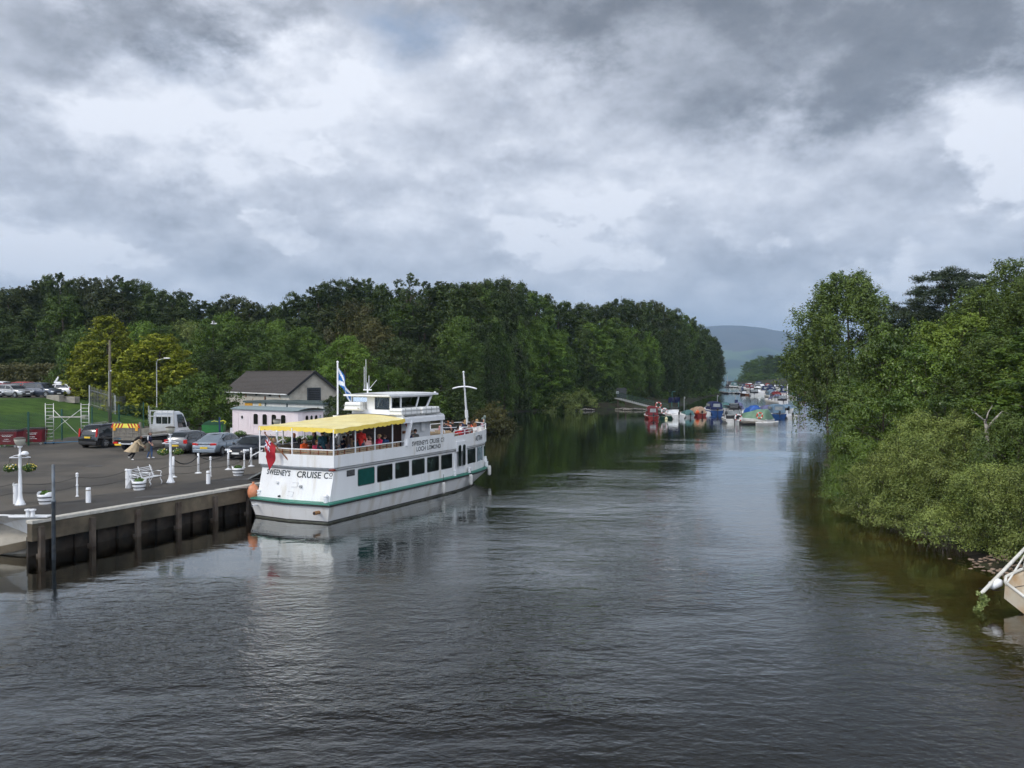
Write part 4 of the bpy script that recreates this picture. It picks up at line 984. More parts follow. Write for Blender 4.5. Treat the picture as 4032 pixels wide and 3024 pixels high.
# ---- fence, poles, scaffold
GRN = mat('dark_green_fence_paint', (0.015, 0.075, 0.055), 0.5)
fx = -37.3
fn = thing('mesh_fence', 'green wire mesh fence with posts at the foot of the grass bank', 'fence', (0, 0, 0))
ys_ = [54.6, 59.6, 64.6, 69.4, 74.4, 79.5, 84.8]
for y in ys_:
    b = MB(); b.box((fx, y, QZ + 1.25), (.10, .10, 2.7)); b.build('post', GRN, fn)
b = MB()
for k in range(25): b.box((fx, (ys_[0] + ys_[-1]) / 2, QZ + .12 + k * .1), (.006, ys_[-1] - ys_[0], .006))
y = ys_[0]
while y < ys_[-1]: b.box((fx, y, QZ + 1.27), (.006, .006, 2.4)); y += .12
b.build('wire_mesh', GRN, fn)
tp = thing('telegraph_pole', 'tall brown wooden telegraph pole behind the black car', 'pole', (-38.4, 80, 1.2))
b = MB(); b.tube([(0, 0, 0), (0, 0, 4.2), (.03, 0, 8.9)], [.17, .14, .10], 10); b.build('pole', mat('weathered_pole_wood', (0.12, 0.105, 0.07), 0.9, var=.2, scale_=4), tp, smooth=True)
b = MB(); b.box((.16, -.1, 6.0), (.12, .1, .14)); b.box((0, -.16, 4.3), (.04, .04, 3.4)); b.build('insulator', ALU, tp)
sp_ = thing('street_lamp', 'slim grey street lamp with a short arm above the golden conifer', 'street lamp', (-37.3, 88, 1.2))
b = MB(); b.tube([(0, 0, 0), (0, 0, 2.3), (0, 0, 2.35), (0, 0, 6.9), (.12, -.05, 7.15), (.9, -.2, 7.3)], [.09, .09, .06, .05, .04, .03], 8); b.build('column', STEEL, sp_, smooth=True)
b = MB(); b.box((1.2, -.26, 7.32), (.65, .22, .13), rz=-.2); b.build('lamp_head', ALU, sp_, bevel=.03)
DSTEEL = mat('dull_galvanised', (0.20, 0.20, 0.19), 0.6, metal=.3)
def palisade(pa_, pb_, h, lab):
    r_ = thing('palisade_fence', lab, 'fence'); a = Vector(pa_); c = Vector(pb_); n = int((c - a).length / .25)
    b = MB()
    for k in range(n + 1):
        p = a.lerp(c, k / n); b.box((p.x, p.y, p.z + h / 2), (.045, .02, h)); b.add([(p.x - .035, p.y, p.z + h), (p.x + .035, p.y, p.z + h), (p.x, p.y, p.z + h + .12)], [(0, 1, 2)])
    b.build('pales', DSTEEL, r_)
    b = MB()
    for z in (.35, h - .35): b.bar(a + Vector((0, .04, z)), c + Vector((0, .04, z)), .04, .05)
    b.build('rail', STEEL, r_)
    b = MB(); b.box((a.x - .08, a.y, a.z + h / 2 + .1), (.12, .12, h + .2)); b.build('post', STEEL, r_)
def gp(px, d, z=None): x = (px - CXP) / FPX * d; return (x, d, gz(x, d) - .1)
palisade(gp(355, 95), gp(452, 93), 2.3, 'grey steel palisade fence between car park and telegraph pole')
palisade(gp(456, 93), gp(492, 95), 2.0, 'short return of palisade fence right of the telegraph pole')
palisade(gp(588, 90), gp(648, 88), 2.0, 'grey palisade fence by the street lamp foot')
# scaffold tower
SCF = thing('scaffold', 'aluminium tower scaffold with two ladder frames and a plank platform', 'scaffold', (-36.6, 65.7, QZ), 0.06)
for x0, dx in ((0, .62), (2.72, .60)):
    for dy in (0,):
        b = MB()
        for xx in (x0, x0 + dx): b.tube([(xx, dy, .12), (xx, dy, 3.22)], .028, 8)
        for k in range(11): b.tube([(x0, dy, .3 + k * .28), (x0 + dx, dy, .3 + k * .28)], .02, 6)
        b.build('ladder_frame', ALU, SCF, smooth=True)
b = MB(); b.box((1.66, .25, 2.12), (2.75, .60, .07)); b.build('platform', mat('pale_plank_deck', (0.40, 0.38, 0.34), 0.8, var=.15), SCF)
b = MB(); b.tube([(.62, .0, 2.7), (2.1, .1, 1.1), (2.75, .3, .35)], .022, 6); b.tube([(.05, .1, .5), (1.2, .1, 1.6), (2.72, .0, 2.75)], .022, 6); b.build('brace', ALU, SCF, smooth=True)
b = MB(); b.tube([(0, 0, .14), (0, -.25, .12), (0.62, -.2, .12), (2.2, .2, .18), (3.3, .1, .18)], .03, 6); b.build('base_rail', mat('blue_scaffold_tube', (0.03, 0.16, 0.30), 0.5), SCF, smooth=True)
for xx in (0, .62, 2.72, 3.32):
    b = MB(); b.lathe([(.08, -.02), (.08, .02)], (xx, 0, .08), 12, axis='Y'); b.build('castor', RUBBER, SCF)
# ---- red bins
REDB = mat('red_bin_plastic', (0.155, 0.010, 0.018), 0.45, var=.15)
def textmesh(body, size, extrude=0.004, align='CENTER', spacing=1.0, shear=0.0):
    cu = bpy.data.curves.new('text', 'FONT'); cu.body = body; cu.size = size; cu.extrude = extrude; cu.align_x = align; cu.space_character = spacing; cu.resolution_u = 3; cu.shear = shear; cu.offset = .022
    ob = bpy.data.objects.new('text', cu); COL.objects.link(ob); bpy.context.view_layer.update()
    me = bpy.data.meshes.new_from_object(ob.evaluated_get(bpy.context.evaluated_depsgraph_get())); bpy.data.objects.remove(ob); bpy.data.curves.remove(cu)
    return me
def bin_(x, y, rz, lab):
    r_ = thing('wheelie_bin', lab, 'waste bin', (x, y, QZ), rz, 'large dark red waste bins'); w, d, h = 1.55, 1.0, 1.18
    b = MB()
    lo = [(-w * .44, -d * .42, .2), (w * .44, -d * .42, .2), (w * .44, d * .42, .2), (-w * .44, d * .42, .2)]; hi = [(-w * .5, -d * .5, h), (w * .5, -d * .5, h), (w * .5, d * .5, h), (-w * .5, d * .5, h)]
    b.add(lo + hi, [(3, 2, 1, 0), (4, 5, 6, 7), (0, 1, 5, 4), (1, 2, 6, 5), (2, 3, 7, 6), (3, 0, 4, 7)]); b.box((0, -d * .5, h - .05), (w + .06, .05, .08)); b.build('body', REDB, r_, bevel=.02)
    b = MB(); b.box((0, 0, h + .05), (w + .08, d + .06, .06)); b.box((0, .05, h + .10), (w - .1, d - .2, .06)); b.build('lid', mat('dark_bin_lid', (0.03, 0.02, 0.022), 0.5), r_, bevel=.02)
    for sx_ in (-1, 1):
        for sy_ in (-1, 1):
            b = MB(); b.lathe([(.09, -.025), (.09, .025)], (sx_ * w * .38, sy_ * d * .36, .09), 12, axis='Y'); b.box((sx_ * w * .38, sy_ * d * .36, .17), (.05, .07, .1)); b.build('castor', STEEL, r_)
    b = MB()    # rows of faded white print, too small to read in the photograph
    g = random.Random(int(x * 10))
    for (z, ww, hh) in ((.93, .8, .025), (.84, .62, .05), (.62, .34, .04), (.48, .56, .035)):
        yy = -d * (.42 + .08 * (z - .2) / (h - .2)) - .006; x_ = -ww / 2
        while x_ < ww / 2:
            l = g.uniform(.03, .08); b.box((x_ + l / 2, yy, z), (l, .004, hh)); x_ += l + g.choice([.008, .03])
    b.build('print', WHITE2, r_)
p = at(120, 1752, QZ); bin_(p.x, p.y + .6, .10, 'dark red waste bin beside the scaffold')
p = at(27, 1762, QZ); bin_(p.x, p.y + .4, .02, 'dark red waste bin cut by the edge of the view')
# ---- green skip with bits on top, boxes
p = at(826, 1712, QZ)
sk = thing('waste_container', 'bright green domed waste container behind the parked saloons', 'container', (p.x, p.y + 1, QZ), .1); sk.scale = (.95, .8, .66)
SKG = mat('bright_green_paint', (0.02, 0.16, 0.035), 0.5, var=.15)
b = MB(); b.box((0, 0, .75), (2.0, 1.2, 1.1)); b.build('body', SKG, sk, bevel=.03)
b = MB(); prof_ = [(-.98, 1.3), (-.8, 1.62), (-.4, 1.86), (.1, 1.93), (.6, 1.80), (.98, 1.3)]
b.add([(x, -.62, z) for x, z in prof_] + [(x, .62, z) for x, z in prof_], [(i, i + 1, 7 + i, 6 + i) for i in range(5)] + [tuple(range(5, -1, -1)), tuple(range(6, 12))]); b.build('lid', mat('dark_green_lid', (0.012, 0.07, 0.03), 0.5), sk, fixn=True)
for s in (-.8, .8):
    b = MB(); b.lathe([(.14, -.05), (.14, .05)], (s, -.5, .14), 12, axis='Y'); b.build('wheel', RUBBER, sk)
pz = thing('blue_post', 'dark blue post with yellow and white streamers tied to it', 'post', (p.x + 1.0, p.y - .3, QZ))
b = MB(); b.box((0, 0, .8), (.13, .13, 1.6)); b.build('shaft', mat('navy_post_paint', (0.01, 0.03, 0.10), 0.5), pz)
b = MB(); b.tube([(.1, -.1, 1.25), (.4, -.15, 1.32), (.6, -.15, 1.2), (.45, -.15, 1.0)], [.04, .055, .05, .04], 6); b.tube([(-.1, -.1, 1.2), (-.45, -.1, 1.28), (-.7, -.1, 1.2)], .025, 6); b.build('streamer', mat('yellow_tape', (0.6, 0.6, 0.05), 0.6), pz)
b = MB(); b.box((1.75, .2, .62), (.6, .5, .5)); b.box((2.3, .2, .58), (.45, .5, .42)); o = b.build('crate', WHITE); o.location = (p.x + .4, p.y, QZ - .25); tag(o, 'low white crates by the green container', 'crate')
# ---- pink carriage kiosk
PINK = mat('pale_pink_paint', (0.74, 0.655, 0.675), 0.55, var=.04, scale_=1.0)
kA = Vector((-24.7, 74.0)); kB = Vector((-17.65, 69.0)); kd = (kB - kA).normalized(); kL = (kB - kA).length
kk = thing('pink_kiosk', 'pale pink timber railway-carriage kiosk with small arched windows', 'kiosk', (kA.x, kA.y, QZ), math.atan2(kd.y, kd.x))
KD = 2.75
def rrect(cx_, cz_, w_, h_, r_, top=None, n=4):
    pts = []
    rs = [r_, r_, top or r_, top or r_]
    for (sx_, sz_, a0, rr) in ((1, -1, -PI / 2, rs[0]), (1, 1, 0, rs[2]), (-1, 1, PI / 2, rs[3]), (-1, -1, PI, rs[1])):
        for k in range(n + 1):
            a = a0 + PI / 2 * k / n; pts.append((cx_ + sx_ * (w_ / 2 - rr) + rr * math.cos(a), cz_ + sz_ * (h_ / 2 - rr) + rr * math.sin(a)))
    return pts
body = [(0, 0), (kL - .45, 0), (kL - .13, .13), (kL, .45), (kL, KD), (0, KD)]
b = MB(); b.prism(body, .25, 2.42); b.build('wall', PINK, kk, fixn=True)
b = MB(); b.prism([(0.1, .06), (kL - .3, .06), (kL - .1, .5), (kL - .1, KD - .1), (.1, KD - .1)], 0, .25); b.build('plinth', BLACK, kk, fixn=True)
def roofp(u, v):
    x = -.12 + (kL + .3) * u; y = -.14 + (KD + .28) * v; return (x, y, 2.46 + .20 * math.sin(PI * v) ** .8)
b = MB(); b.grid(roofp, 12, 10); b.prism([(-.12, -.14), (kL - .4, -.14), (kL + .08, .1), (kL + .18, .5), (kL + .18, KD + .14), (-.12, KD + .14)], 2.40, 2.455); b.build('roof', mat('grey_blue_roof_felt', (0.20, 0.25, 0.26), 0.7, var=.1), kk, smooth=False)
KW = mat('kiosk_window_glass', (0.012, 0.010, 0.010), 0.08)
def kwin(cx_, parent, side=False, m=KW, w=.62, h=.95):
    tr_ = (lambda x, z, o_: (kL + o_, x, z)) if side else (lambda x, z, o_: (x, -o_, z))
    b = MB(); P_ = rrect(cx_, 1.62, w, h, .05, .2); n = len(P_)
    Pi = rrect(cx_, 1.62, w - .10, h - .10, .04, .17)
    vs = [tr_(x, z, .002) for x, z in P_] + [tr_(x, z, .035) for x, z in P_] + [tr_(x, z, .035) for x, z in Pi] + [tr_(x, z, .006) for x, z in Pi]
    fs = []
    for i in range(n):
        j = (i + 1) % n; fs += [(i, j, n + j, n + i), (n + i, n + j, 2 * n + j, 2 * n + i), (2 * n + i, 2 * n + j, 3 * n + j, 3 * n + i)]
    f_ = b.add(vs, fs).build('window', PINK, parent, fixn=True)
    b = MB(); b.add([tr_(x, z, .008) for x, z in Pi], [tuple(range(n))]); b.build('pane', m, f_, fixn=True)
for cx_ in (3.25, 4.45, 5.65, 6.85): kwin(cx_, kk, w=.72, h=1.0)
kwin(.95, kk, True, w=.42); kwin(1.45, kk, True, w=.38, m=GLASSD); kwin(1.95, kk, True, w=.42); kwin(2.4, kk, True, w=.36, m=mat('pale_blind', (0.5, 0.55, 0.58), .5))
b = MB(); P_ = [(1.38 + .17 * math.cos(k * PI / 8), 1.72 + .17 * math.sin(k * PI / 8)) for k in range(16)]; b.add([(x, -.006, z) for x, z in P_], [tuple(range(16))]); pw_ = b.build('porthole', mat('dark_maroon_glass', (0.03, 0.008, 0.012), 0.2), kk, fixn=True)
b = MB()
for i in range(16):
    a, c = P_[i], P_[(i + 1) % 16]; b.bar((a[0], -.012, a[1]), (c[0], -.012, c[1]), .03)
b.build('rim', WHITE2, pw_)
b = MB()
for (x0, x1, z0, z1) in ((.15, 2.05, .35, 2.2), (.5, .85, .5, 2.15), (2.25, 2.55, .5, 2.15), (2.9, 3.9, .4, 1.0), (4.15, 5.0, .4, 1.0), (5.3, 6.2, .4, 1.0), (6.5, 7.3, .4, 1.0)):
    for (a, c) in (((x0, z0), (x1, z0)), ((x1, z0), (x1, z1)), ((x1, z1), (x0, z1)), ((x0, z1), (x0, z0))): b.bar((a[0], -.010, a[1]), (c[0], -.010, c[1]), .02)
b.build('panel_moulding', PINK, kk)
for j, (px, d) in enumerate(((945, 70.5), (1105, 64.5), (1130, 64), (1190, 64.5), (1215, 65.5), (1240, 66))):
    p = Vector(((px - CXP) / FPX * d, d, QZ)); r_ = thing('planter_box', 'black planter box of low green plants along the front of the kiosk', 'planter', p, math.atan2(kd.y, kd.x), 'planter boxes in front of the kiosk')
    b = MB(); b.box((0, 0, .2), (1.3, .35, .4)); b.build('box', BLACK, r_); leafball('plants', r_, (0, 0, .5), .5, 500, .09, LEAFB, .45, seed=j + 40)
# ---- low flat-roofed annexe between kiosk and stone building
an = thing('annexe', 'low flat-roofed white annexe with grey-green fascia behind the kiosk', 'building', (0, 0, 0))
TRIM = mat('grey_green_trim', (0.06, 0.085, 0.085), 0.6)
def wp(px, d): return Vector(((px - CXP) / FPX * d, d, 0))
a = wp(965, 81); c = wp(1272, 75); dirn = (c - a).normalized(); nrm = Vector((-dirn.y, dirn.x, 0))
def obox(mb, s0, s1, n0, n1, z0, z1, org=a, dr=dirn, nn=nrm):
    P_ = [org + dr * s + nn * n_ for (s, n_) in ((s0, n0), (s1, n0), (s1, n1), (s0, n1))]; mb.prism([(p_.x, p_.y) for p_ in P_], z0, z1)
la = (c - a).length
b = MB(); obox(b, 0, la, 0, 4, 1.2, 4.15); b.build('wall', mat('off_white_render', (0.52, 0.53, 0.50), .8, var=.1), an, fixn=True)
b = MB(); obox(b, -.15, la + .15, -.15, 4.1, 4.15, 4.32)
for s in (2.9, 5.9): obox(b, s, s + .16, -.06, 0, 3.0, 4.15)
b.build('fascia', TRIM, an, fixn=True)
b = MB(); obox(b, .0, 1.1, -.05, -.005, 3.75, 4.1); b.build('sign', mat('amber_sign', (0.55, 0.28, 0.03), .6), an, fixn=True)
b = MB(); c_ = a + dirn * 2.3 - nrm * .03; b.sphere((c_.x, c_.y, 3.95), (.22, .03, .2), 10, 8); b.build('sign', mat('amber_disc', (0.65, 0.42, 0.10), .6), an)
b = MB(); obox(b, 1.2, 2.6, -.03, -.004, 3.55, 3.68); obox(b, 3.4, 5.2, -.03, -.004, 3.55, 3.68); b.build('window', GLASSD, an, fixn=True)
# ---- stone building
PEEL = mat('peeling_whitewashed_brick', (0.50, 0.475, 0.42), .9, var=.12, scale_=3, bump=.02, bscale=8, col2=(0.24, 0.13, 0.075), f2lo=0.60, f2hi=0.64, sc2=1.1, det=8)
PEEL2 = mat('rough_cream_render', (0.40, 0.37, 0.31), .9, var=.12, scale_=2, bump=.02, bscale=8, col2=(0.24, 0.21, 0.17), f2lo=0.50, f2hi=0.8, sc2=.9, det=8)
TILE = mat('dark_concrete_tiles', (0.060, 0.052, 0.048), .85, var=.22, scale_=5)
dl_ = Vector((-.66, .75, 0)).normalized(); dg = Vector((.75, .66, 0)).normalized(); o0 = Vector((-21.8, 82, 0)); LB, WB_ = 15.5, 5.3; ze, zr = 5.06, 7.05
sb = thing('stone_building', 'old whitewashed brick building with dark tiled pitched roof and louvred gable', 'building')
def bp3(s, n_, z): p_ = o0 + dl_ * s + dg * n_; return (p_.x, p_.y, z)
b = MB(); b.add([bp3(0, 0, 1), bp3(LB, 0, 1), bp3(LB, 0, ze), bp3(0, 0, ze), bp3(0, WB_, 1), bp3(LB, WB_, 1), bp3(LB, WB_, ze), bp3(0, WB_, ze), bp3(LB, WB_ / 2, zr)], [(0, 1, 2, 3), (5, 4, 7, 6), (1, 5, 6, 8, 2)])
b.build('wall', PEEL, sb, fixn=True)
b = MB(); b.add([bp3(0, 0, 1), bp3(0, WB_, 1), bp3(0, WB_, ze), bp3(0, WB_ / 2, zr), bp3(0, 0, ze)], [(0, 1, 2, 3, 4)]); b.build('gable_wall', PEEL2, sb)
b = MB(); rows = 16
for side in (0, 1):
    for k in range(rows):
        f0, f1 = k / rows, (k + 1) / rows + .012
        def rp(s, f, dz):
            n_ = (-.25 + (WB_ / 2 + .25) * f) if side == 0 else (WB_ + .25 - (WB_ / 2 + .25) * f)
            return bp3(s, n_, ze - .17 + (zr - ze + .25) * f + dz)
        P_ = [rp(-.3, f0, .07), rp(LB + .3, f0, .07), rp(LB + .3, f1, .03), rp(-.3, f1, .03), rp(-.3, f0, 0), rp(LB + .3, f0, 0), rp(LB + .3, f1, 0), rp(-.3, f1, 0)]
        b.add(P_, [(0, 1, 2, 3), (4, 7, 6, 5), (0, 4, 5, 1), (0, 3, 7, 4), (1, 5, 6, 2)])
rf = b.build('roof', TILE, sb)
b = MB(); b.bar(bp3(-.32, WB_ / 2, zr + .12), bp3(LB + .3, WB_ / 2, zr + .12), .24, .10); b.build('ridge_tiles', TILE, rf)
b = MB(); b.bar(bp3(-.34, -.3, ze - .2), bp3(-.34, WB_ / 2, zr + .06), .05, .22); b.bar(bp3(-.34, WB_ + .3, ze - .2), bp3(-.34, WB_ / 2, zr + .06), .05, .22); b.build('bargeboard', BLACK, rf)
b = MB(); b.bar(bp3(0, -.3, ze - .18), bp3(LB, -.3, ze - .18), .12, .10); b.build('gutter', WHITE, sb)
b = MB(); b.add([bp3(-.03, 1.95, 3.75), bp3(-.03, 3.35, 3.75), bp3(-.03, 3.35, 5.45), bp3(-.03, 1.95, 5.45)], [(0, 1, 2, 3)]); wv_ = b.build('louvred_window', BLACK, sb)
b = MB()
for k in range(9): b.bar(bp3(-.08, 2.05, 3.9 + k * .175), bp3(-.08, 3.25, 3.9 + k * .175), .10, .03)
b.build('louvre', mat('grey_louvre', (0.09, 0.10, 0.11), .6), wv_)
b = MB()
for (y0, z0, y1, z1) in ((1.95, 3.72, 3.35, 3.72), (1.95, 5.48, 3.35, 5.48), (1.95, 3.72, 1.95, 5.48), (3.35, 3.72, 3.35, 5.48)): b.bar(bp3(-.06, y0, z0), bp3(-.06, y1, z1), .1)
b.build('frame', mat('slate_frame', (0.05, 0.06, 0.07), .6), wv_)
for s, z in ((4.0, 4.75), (7.2, 4.75)):
    b = MB(); b.bar(bp3(s, -.01, z), bp3(s + .5, -.01, z), .03, .28); b.build('vent_hole', BLACK, sb)
b = MB(); b.bar(bp3(5.3, -.04, 3.6), bp3(5.3, -.04, 4.6), .28, .06, up=(1, 0, 0)); b.build('rusty_bracket', mat('rust', (0.25, 0.09, 0.03), .9), sb)
# ---- upper car park surface and concrete block
b = MB(); b.prism([(-140, 93.2), (-63, 93.2), (-53.6, 93.6), (-51.5, 97), (-52, 109), (-140, 109)], 3.2, 4.215); o = b.build('car_park', ASPH, fixn=True); tag(o, None, kind='structure')
p = at(218, 1573, 4.0); b = MB(); b.box((p.x, p.y, 4.1), (1.65, .8, .8), rz=-.2); b.box((p.x + 1.6, p.y + .5, 3.95), (1.4, .8, .7), rz=-.2); o = b.build('concrete_block', CONC, bevel=.03); tag(o, 'squat concrete blocks beside the front wheel of the navy car', 'block')
# ---- seagull
sg = thing('seagull', 'white gull gliding in front of the dark wood', 'bird', (*atd(843, 60)[:2], hz(1275, 60)), .4)
b = MB()
b.tube([(-.22, 0, 0), (-.1, 0, .01), (.05, 0, .0), (.17, 0, .03), (.22, 0, .035)], [.015, .05, .06, .04, .008], 8)
for s in (-1, 1):
    b.add([(.06, s * .04, .02), (-.08, s * .04, .02), (-.10, s * .30, .13), (.05, s * .30, .14), (-.12, s * .62, .20), (-.04, s * .60, .21)], [(0, 1, 2, 3), (3, 2, 4, 5)])
    b.add([(.06, s * .04, .01), (-.08, s * .04, .01), (-.10, s * .30, .12), (.05, s * .30, .13), (-.12, s * .62, .195), (-.04, s * .60, .205)], [(0, 3, 2, 1), (3, 5, 4, 2)])
b.build('body', WHITE2, sg, smooth=True)
# ------------------------------------------------------------------ vehicles
CGLASS = mat('car_window_glass', (0.018, 0.022, 0.024), 0.05, var=.1, spec=.9)
TYRE = mat('tyre_rubber', (0.014, 0.014, 0.014), .85)
RIM = mat('alloy_rim', (0.42, 0.43, 0.44), .3, metal=.7)
REDL = mat('red_lamp_glass', (0.50, 0.014, 0.012), .15)
HEADL = mat('headlamp_glass', (0.75, 0.78, 0.80), .1)
PLATEY = mat('yellow_number_plate', (0.72, 0.50, 0.04), .5)
PLATEW = mat('white_number_plate', (0.75, 0.75, 0.72), .5)
PLASTIC = mat('black_trim_plastic', (0.02, 0.02, 0.021), .6)
CHROME = mat('chrome_trim', (0.7, 0.7, 0.7), .15, metal=1.0)
def paint(name, col, metal=.35, rough=.28): return mat(name, col, rough, metal=metal, var=.04, coat=1.0)
def wheel(parent, x, y, s, R=.33, w=.21, spokes=5):
    b = MB(); b.lathe([(R * .62, -w / 2), (R * .93, -w / 2), (R, -w * .3), (R, w * .3), (R * .93, w / 2), (R * .62, w / 2)], n=28, axis='Y', caps=False)
    wh = b.build('wheel', TYRE, parent, smooth=True, loc=(x, y, R))
    b = MB(); yo = s * w * .34
    b.lathe([(R * .66, yo - .004), (R * .66, yo + .03 * s), (R * .56, yo + .03 * s), (R * .56, yo - .004)], n=28, axis='Y', caps=False)
    for k in range(spokes):
        a = 2 * PI * k / spokes + .3; b.bar((0, yo + s * .005, 0), (R * .62 * math.cos(a), yo + s * .02, R * .62 * math.sin(a)), R * .20, .03, up=(0, 1, 0))
    b.lathe([(R * .16, yo - .01), (R * .16, yo + s * .035)], n=12, axis='Y'); b.build('rim', RIM, wh, fixn=True)
    b = MB(); b.lathe([(R * .61, yo - s * .03), (R * .60, yo - s * .028)], n=24, axis='Y'); b.build('brake_disc', PLASTIC, wh)
    return wh
def car(label, loc, rz, L=4.4, W=1.8, H=1.45, body=None, kind='hatch', front_plate=True, roofbars=False, group=None, lod=1, name='parked_car'):
    """local x runs from the tail (0) to the nose (L); the Empty stands under the middle"""
    r_ = thing(name, label, 'car', loc, rz, group)
    K = {  # station: x frac, belt, roof or None, width factor
     'suv': [(0, .62, None, .90), (.015, .98, None, .95), (.035, 1.02, 1.30, .97), (.12, 1.02, 1.60, .99), (.30, 1.01, 1.66, 1), (.50, .99, 1.66, 1), (.62, .98, 1.58, 1), (.735, .98, None, 1), (.88, .93, None, .97), (.965, .80, None, .90), (1.0, .55, None, .80)],
     'hatch': [(0, .60, None, .88), (.015, .88, None, .94), (.04, .93, 1.12, .96), (.13, .93, 1.40, .98), (.30, .92, 1.48, 1), (.48, .91, 1.48, 1), (.60, .90, 1.38, 1), (.745, .90, None, 1), (.88, .82, None, .97), (.965, .70, None, .90), (1.0, .50, None, .80)],
     'saloon': [(0, .60, None, .86), (.012, .92, None, .93), (.13, .97, None, .98), (.20, .96, 1.20, .99), (.33, .94, 1.42, 1), (.46, .93, 1.46, 1), (.58, .91, 1.40, 1), (.735, .90, None, 1), (.87, .84, None, .97), (.965, .70, None, .90), (1.0, .50, None, .78)],
    }[kind]
    hs = H / {'suv': 1.68, 'hatch': 1.50, 'saloon': 1.48}[kind]
    rings = []
    for (xf, zb, zr_, wf) in K:
        w = W / 2 * wf; x = (xf - .5) * L; zs = .20 if 0.02 < xf < .97 else .30; zb *= hs
        if zr_ is None: wr, z1, z2 = w * .80, zb + .012, zb + .03
        else: wr = w * (.80 - .06 * (zr_ - 1.1)); z1, z2 = zr_ * hs - .05, zr_ * hs
        rings.append([(x, 0, zs), (x, w * .86, zs), (x, w * .97, zs + .10), (x, w, (zs + zb) / 2), (x, w * .975, zb - .03), (x, w * .93, zb), (x, wr, z1), (x, wr * .78, z2), (x, 0, z2 + .012)])
    vs = []; fs = []; m = 9
    for R_ in rings:
        vs += R_ + [(x, -y, z) for (x, y, z) in R_[1:-1]]
    n = 16
    order = list(range(9)) + list(range(15, 8, -1))
    for i in range(len(rings) - 1):
        for k in range(16):
            a, c = order[k], order[(k + 1) % 16]; fs.append((i * n + a, (i + 1) * n + a, (i + 1) * n + c, i * n + c))
    fs.append(tuple(order)); fs.append(tuple((len(rings) - 1) * n + k for k in order[::-1]))
    b = MB(); b.add(vs, fs); bo = b.build('body', body, r_, smooth=True, fixn=True)
    cabin = [i for i, k in enumerate(K) if k[2] is not None]; c0, c1 = cabin[0], cabin[-1]
    def side_pt(i, f, s, out=.014):
        A_ = Vector(rings[i][5]); B_ = Vector(rings[i][6]); p_ = A_.lerp(B_, f); return (p_.x, s * (p_.y + out), p_.z + .003)
    for s in (-1, 1):
        gl_ = cabin + [c1 + 1]
        h_ = len(gl_) // 2
        for grp in (gl_[:h_ + 1], gl_[h_:]):
            b = MB(); P_ = []
            for q, i in enumerate(grp):
                lo, hi = .14, .86
                if K[i][2] is None: P_.append((side_pt(c1, .14, s)[0] + (rings[i][5][0] - rings[c1][5][0]) * .80, s * (rings[i][5][1] + .004), rings[i][5][2] + .045)); P_.append((P_[-1][0] - .03, s * (rings[i][5][1] - .004), P_[-1][2] + .02)); continue
                a_ = side_pt(i, lo, s); c_ = side_pt(i, hi, s)
                dx = (.045 if (q == 0 and grp[0] != gl_[0]) else 0) - (.045 if (q == len(grp) - 1 and K[grp[-1]][2] is not None) else 0)
                if i == c0: a_ = (a_[0] + .10, a_[1], a_[2]); c_ = (c_[0] + .05, c_[1], c_[2])
                P_ += [(a_[0] + dx, a_[1], a_[2]), (c_[0] + dx, c_[1], c_[2])]
            b.add(P_, [(2 * k, 2 * k + 2, 2 * k + 3, 2 * k + 1) if s < 0 else (2 * k, 2 * k + 1, 2 * k + 3, 2 * k + 2) for k in range(len(grp) - 1)])
            b.build('side_window', CGLASS, r_, smooth=False)
    # windscreen and rear window
    def cross(i, j, fa, fb, shrink=.90, out=.016):
        A5, A6 = Vector(rings[i][5]), Vector(rings[i][8]); hw0 = (rings[i][5][1] if K[i][2] is None else rings[i][6][1]) * shrink
        hw1 = (rings[j][5][1] if K[j][2] is None else rings[j][6][1]) * shrink
        pa_ = Vector((rings[i][8][0], 0, rings[i][8][2])); pb_ = Vector((rings[j][8][0], 0, rings[j][8][2]))
        a_ = pa_.lerp(pb_, fa); c_ = pa_.lerp(pb_, fb); wa = hw0 + (hw1 - hw0) * fa; wb = hw0 + (hw1 - hw0) * fb
        nrm_ = Vector((-(c_.z - a_.z), 0, c_.x - a_.x)).normalized(); nrm_ = nrm_ if nrm_.z > 0 else -nrm_
        o_ = nrm_ * out
        return [tuple(a_ + o_ + Vector((0, -wa, -.02))), tuple(a_ + o_), tuple(a_ + o_ + Vector((0, wa, -.02))), tuple(c_ + o_ + Vector((0, -wb, -.03))), tuple(c_ + o_), tuple(c_ + o_ + Vector((0, wb, -.03)))]
    b = MB(); b.add(cross(c1 + 1, c1, .08, .92), [(0, 1, 4, 3), (1, 2, 5, 4)]); b.build('windscreen', CGLASS, r_, fixn=True)
    if kind == 'saloon': pr = cross(c0 - 1, c0 + 1, .25, .93)
    else: pr = cross(c0, c0 + 1, .02, .88)
    b = MB(); b.add(pr, [(0, 1, 4, 3), (1, 2, 5, 4)]); b.build('rear_window', CGLASS, r_, fixn=True)
    # trims
    zb0 = K[1][1] * hs; xt = -.5 * L
    for s in (-1, 1):
        b = MB()
        if kind == 'suv': b.box((xt + .06, s * W * .415, zb0 + .12), (.10, .13, .62), rot=Matrix.Rotation(.10, 3, 'Y'))
        elif kind == 'hatch': b.box((xt + .06, s * W * .40, zb0 - .04), (.14, .26, .26), rz=-s * .25)
        else: b.box((xt + .045, s * W * .34, zb0 - .10), (.08, .44, .15), rz=-s * .12)
        b.build('tail_light', REDL, r_, bevel=.03)
        b = MB(); b.box((L * .5 - .14, s * W * .36, .66 * hs), (.26, .36, .13), rz=-s * .42); b.build('headlight', HEADL, r_, bevel=.04)
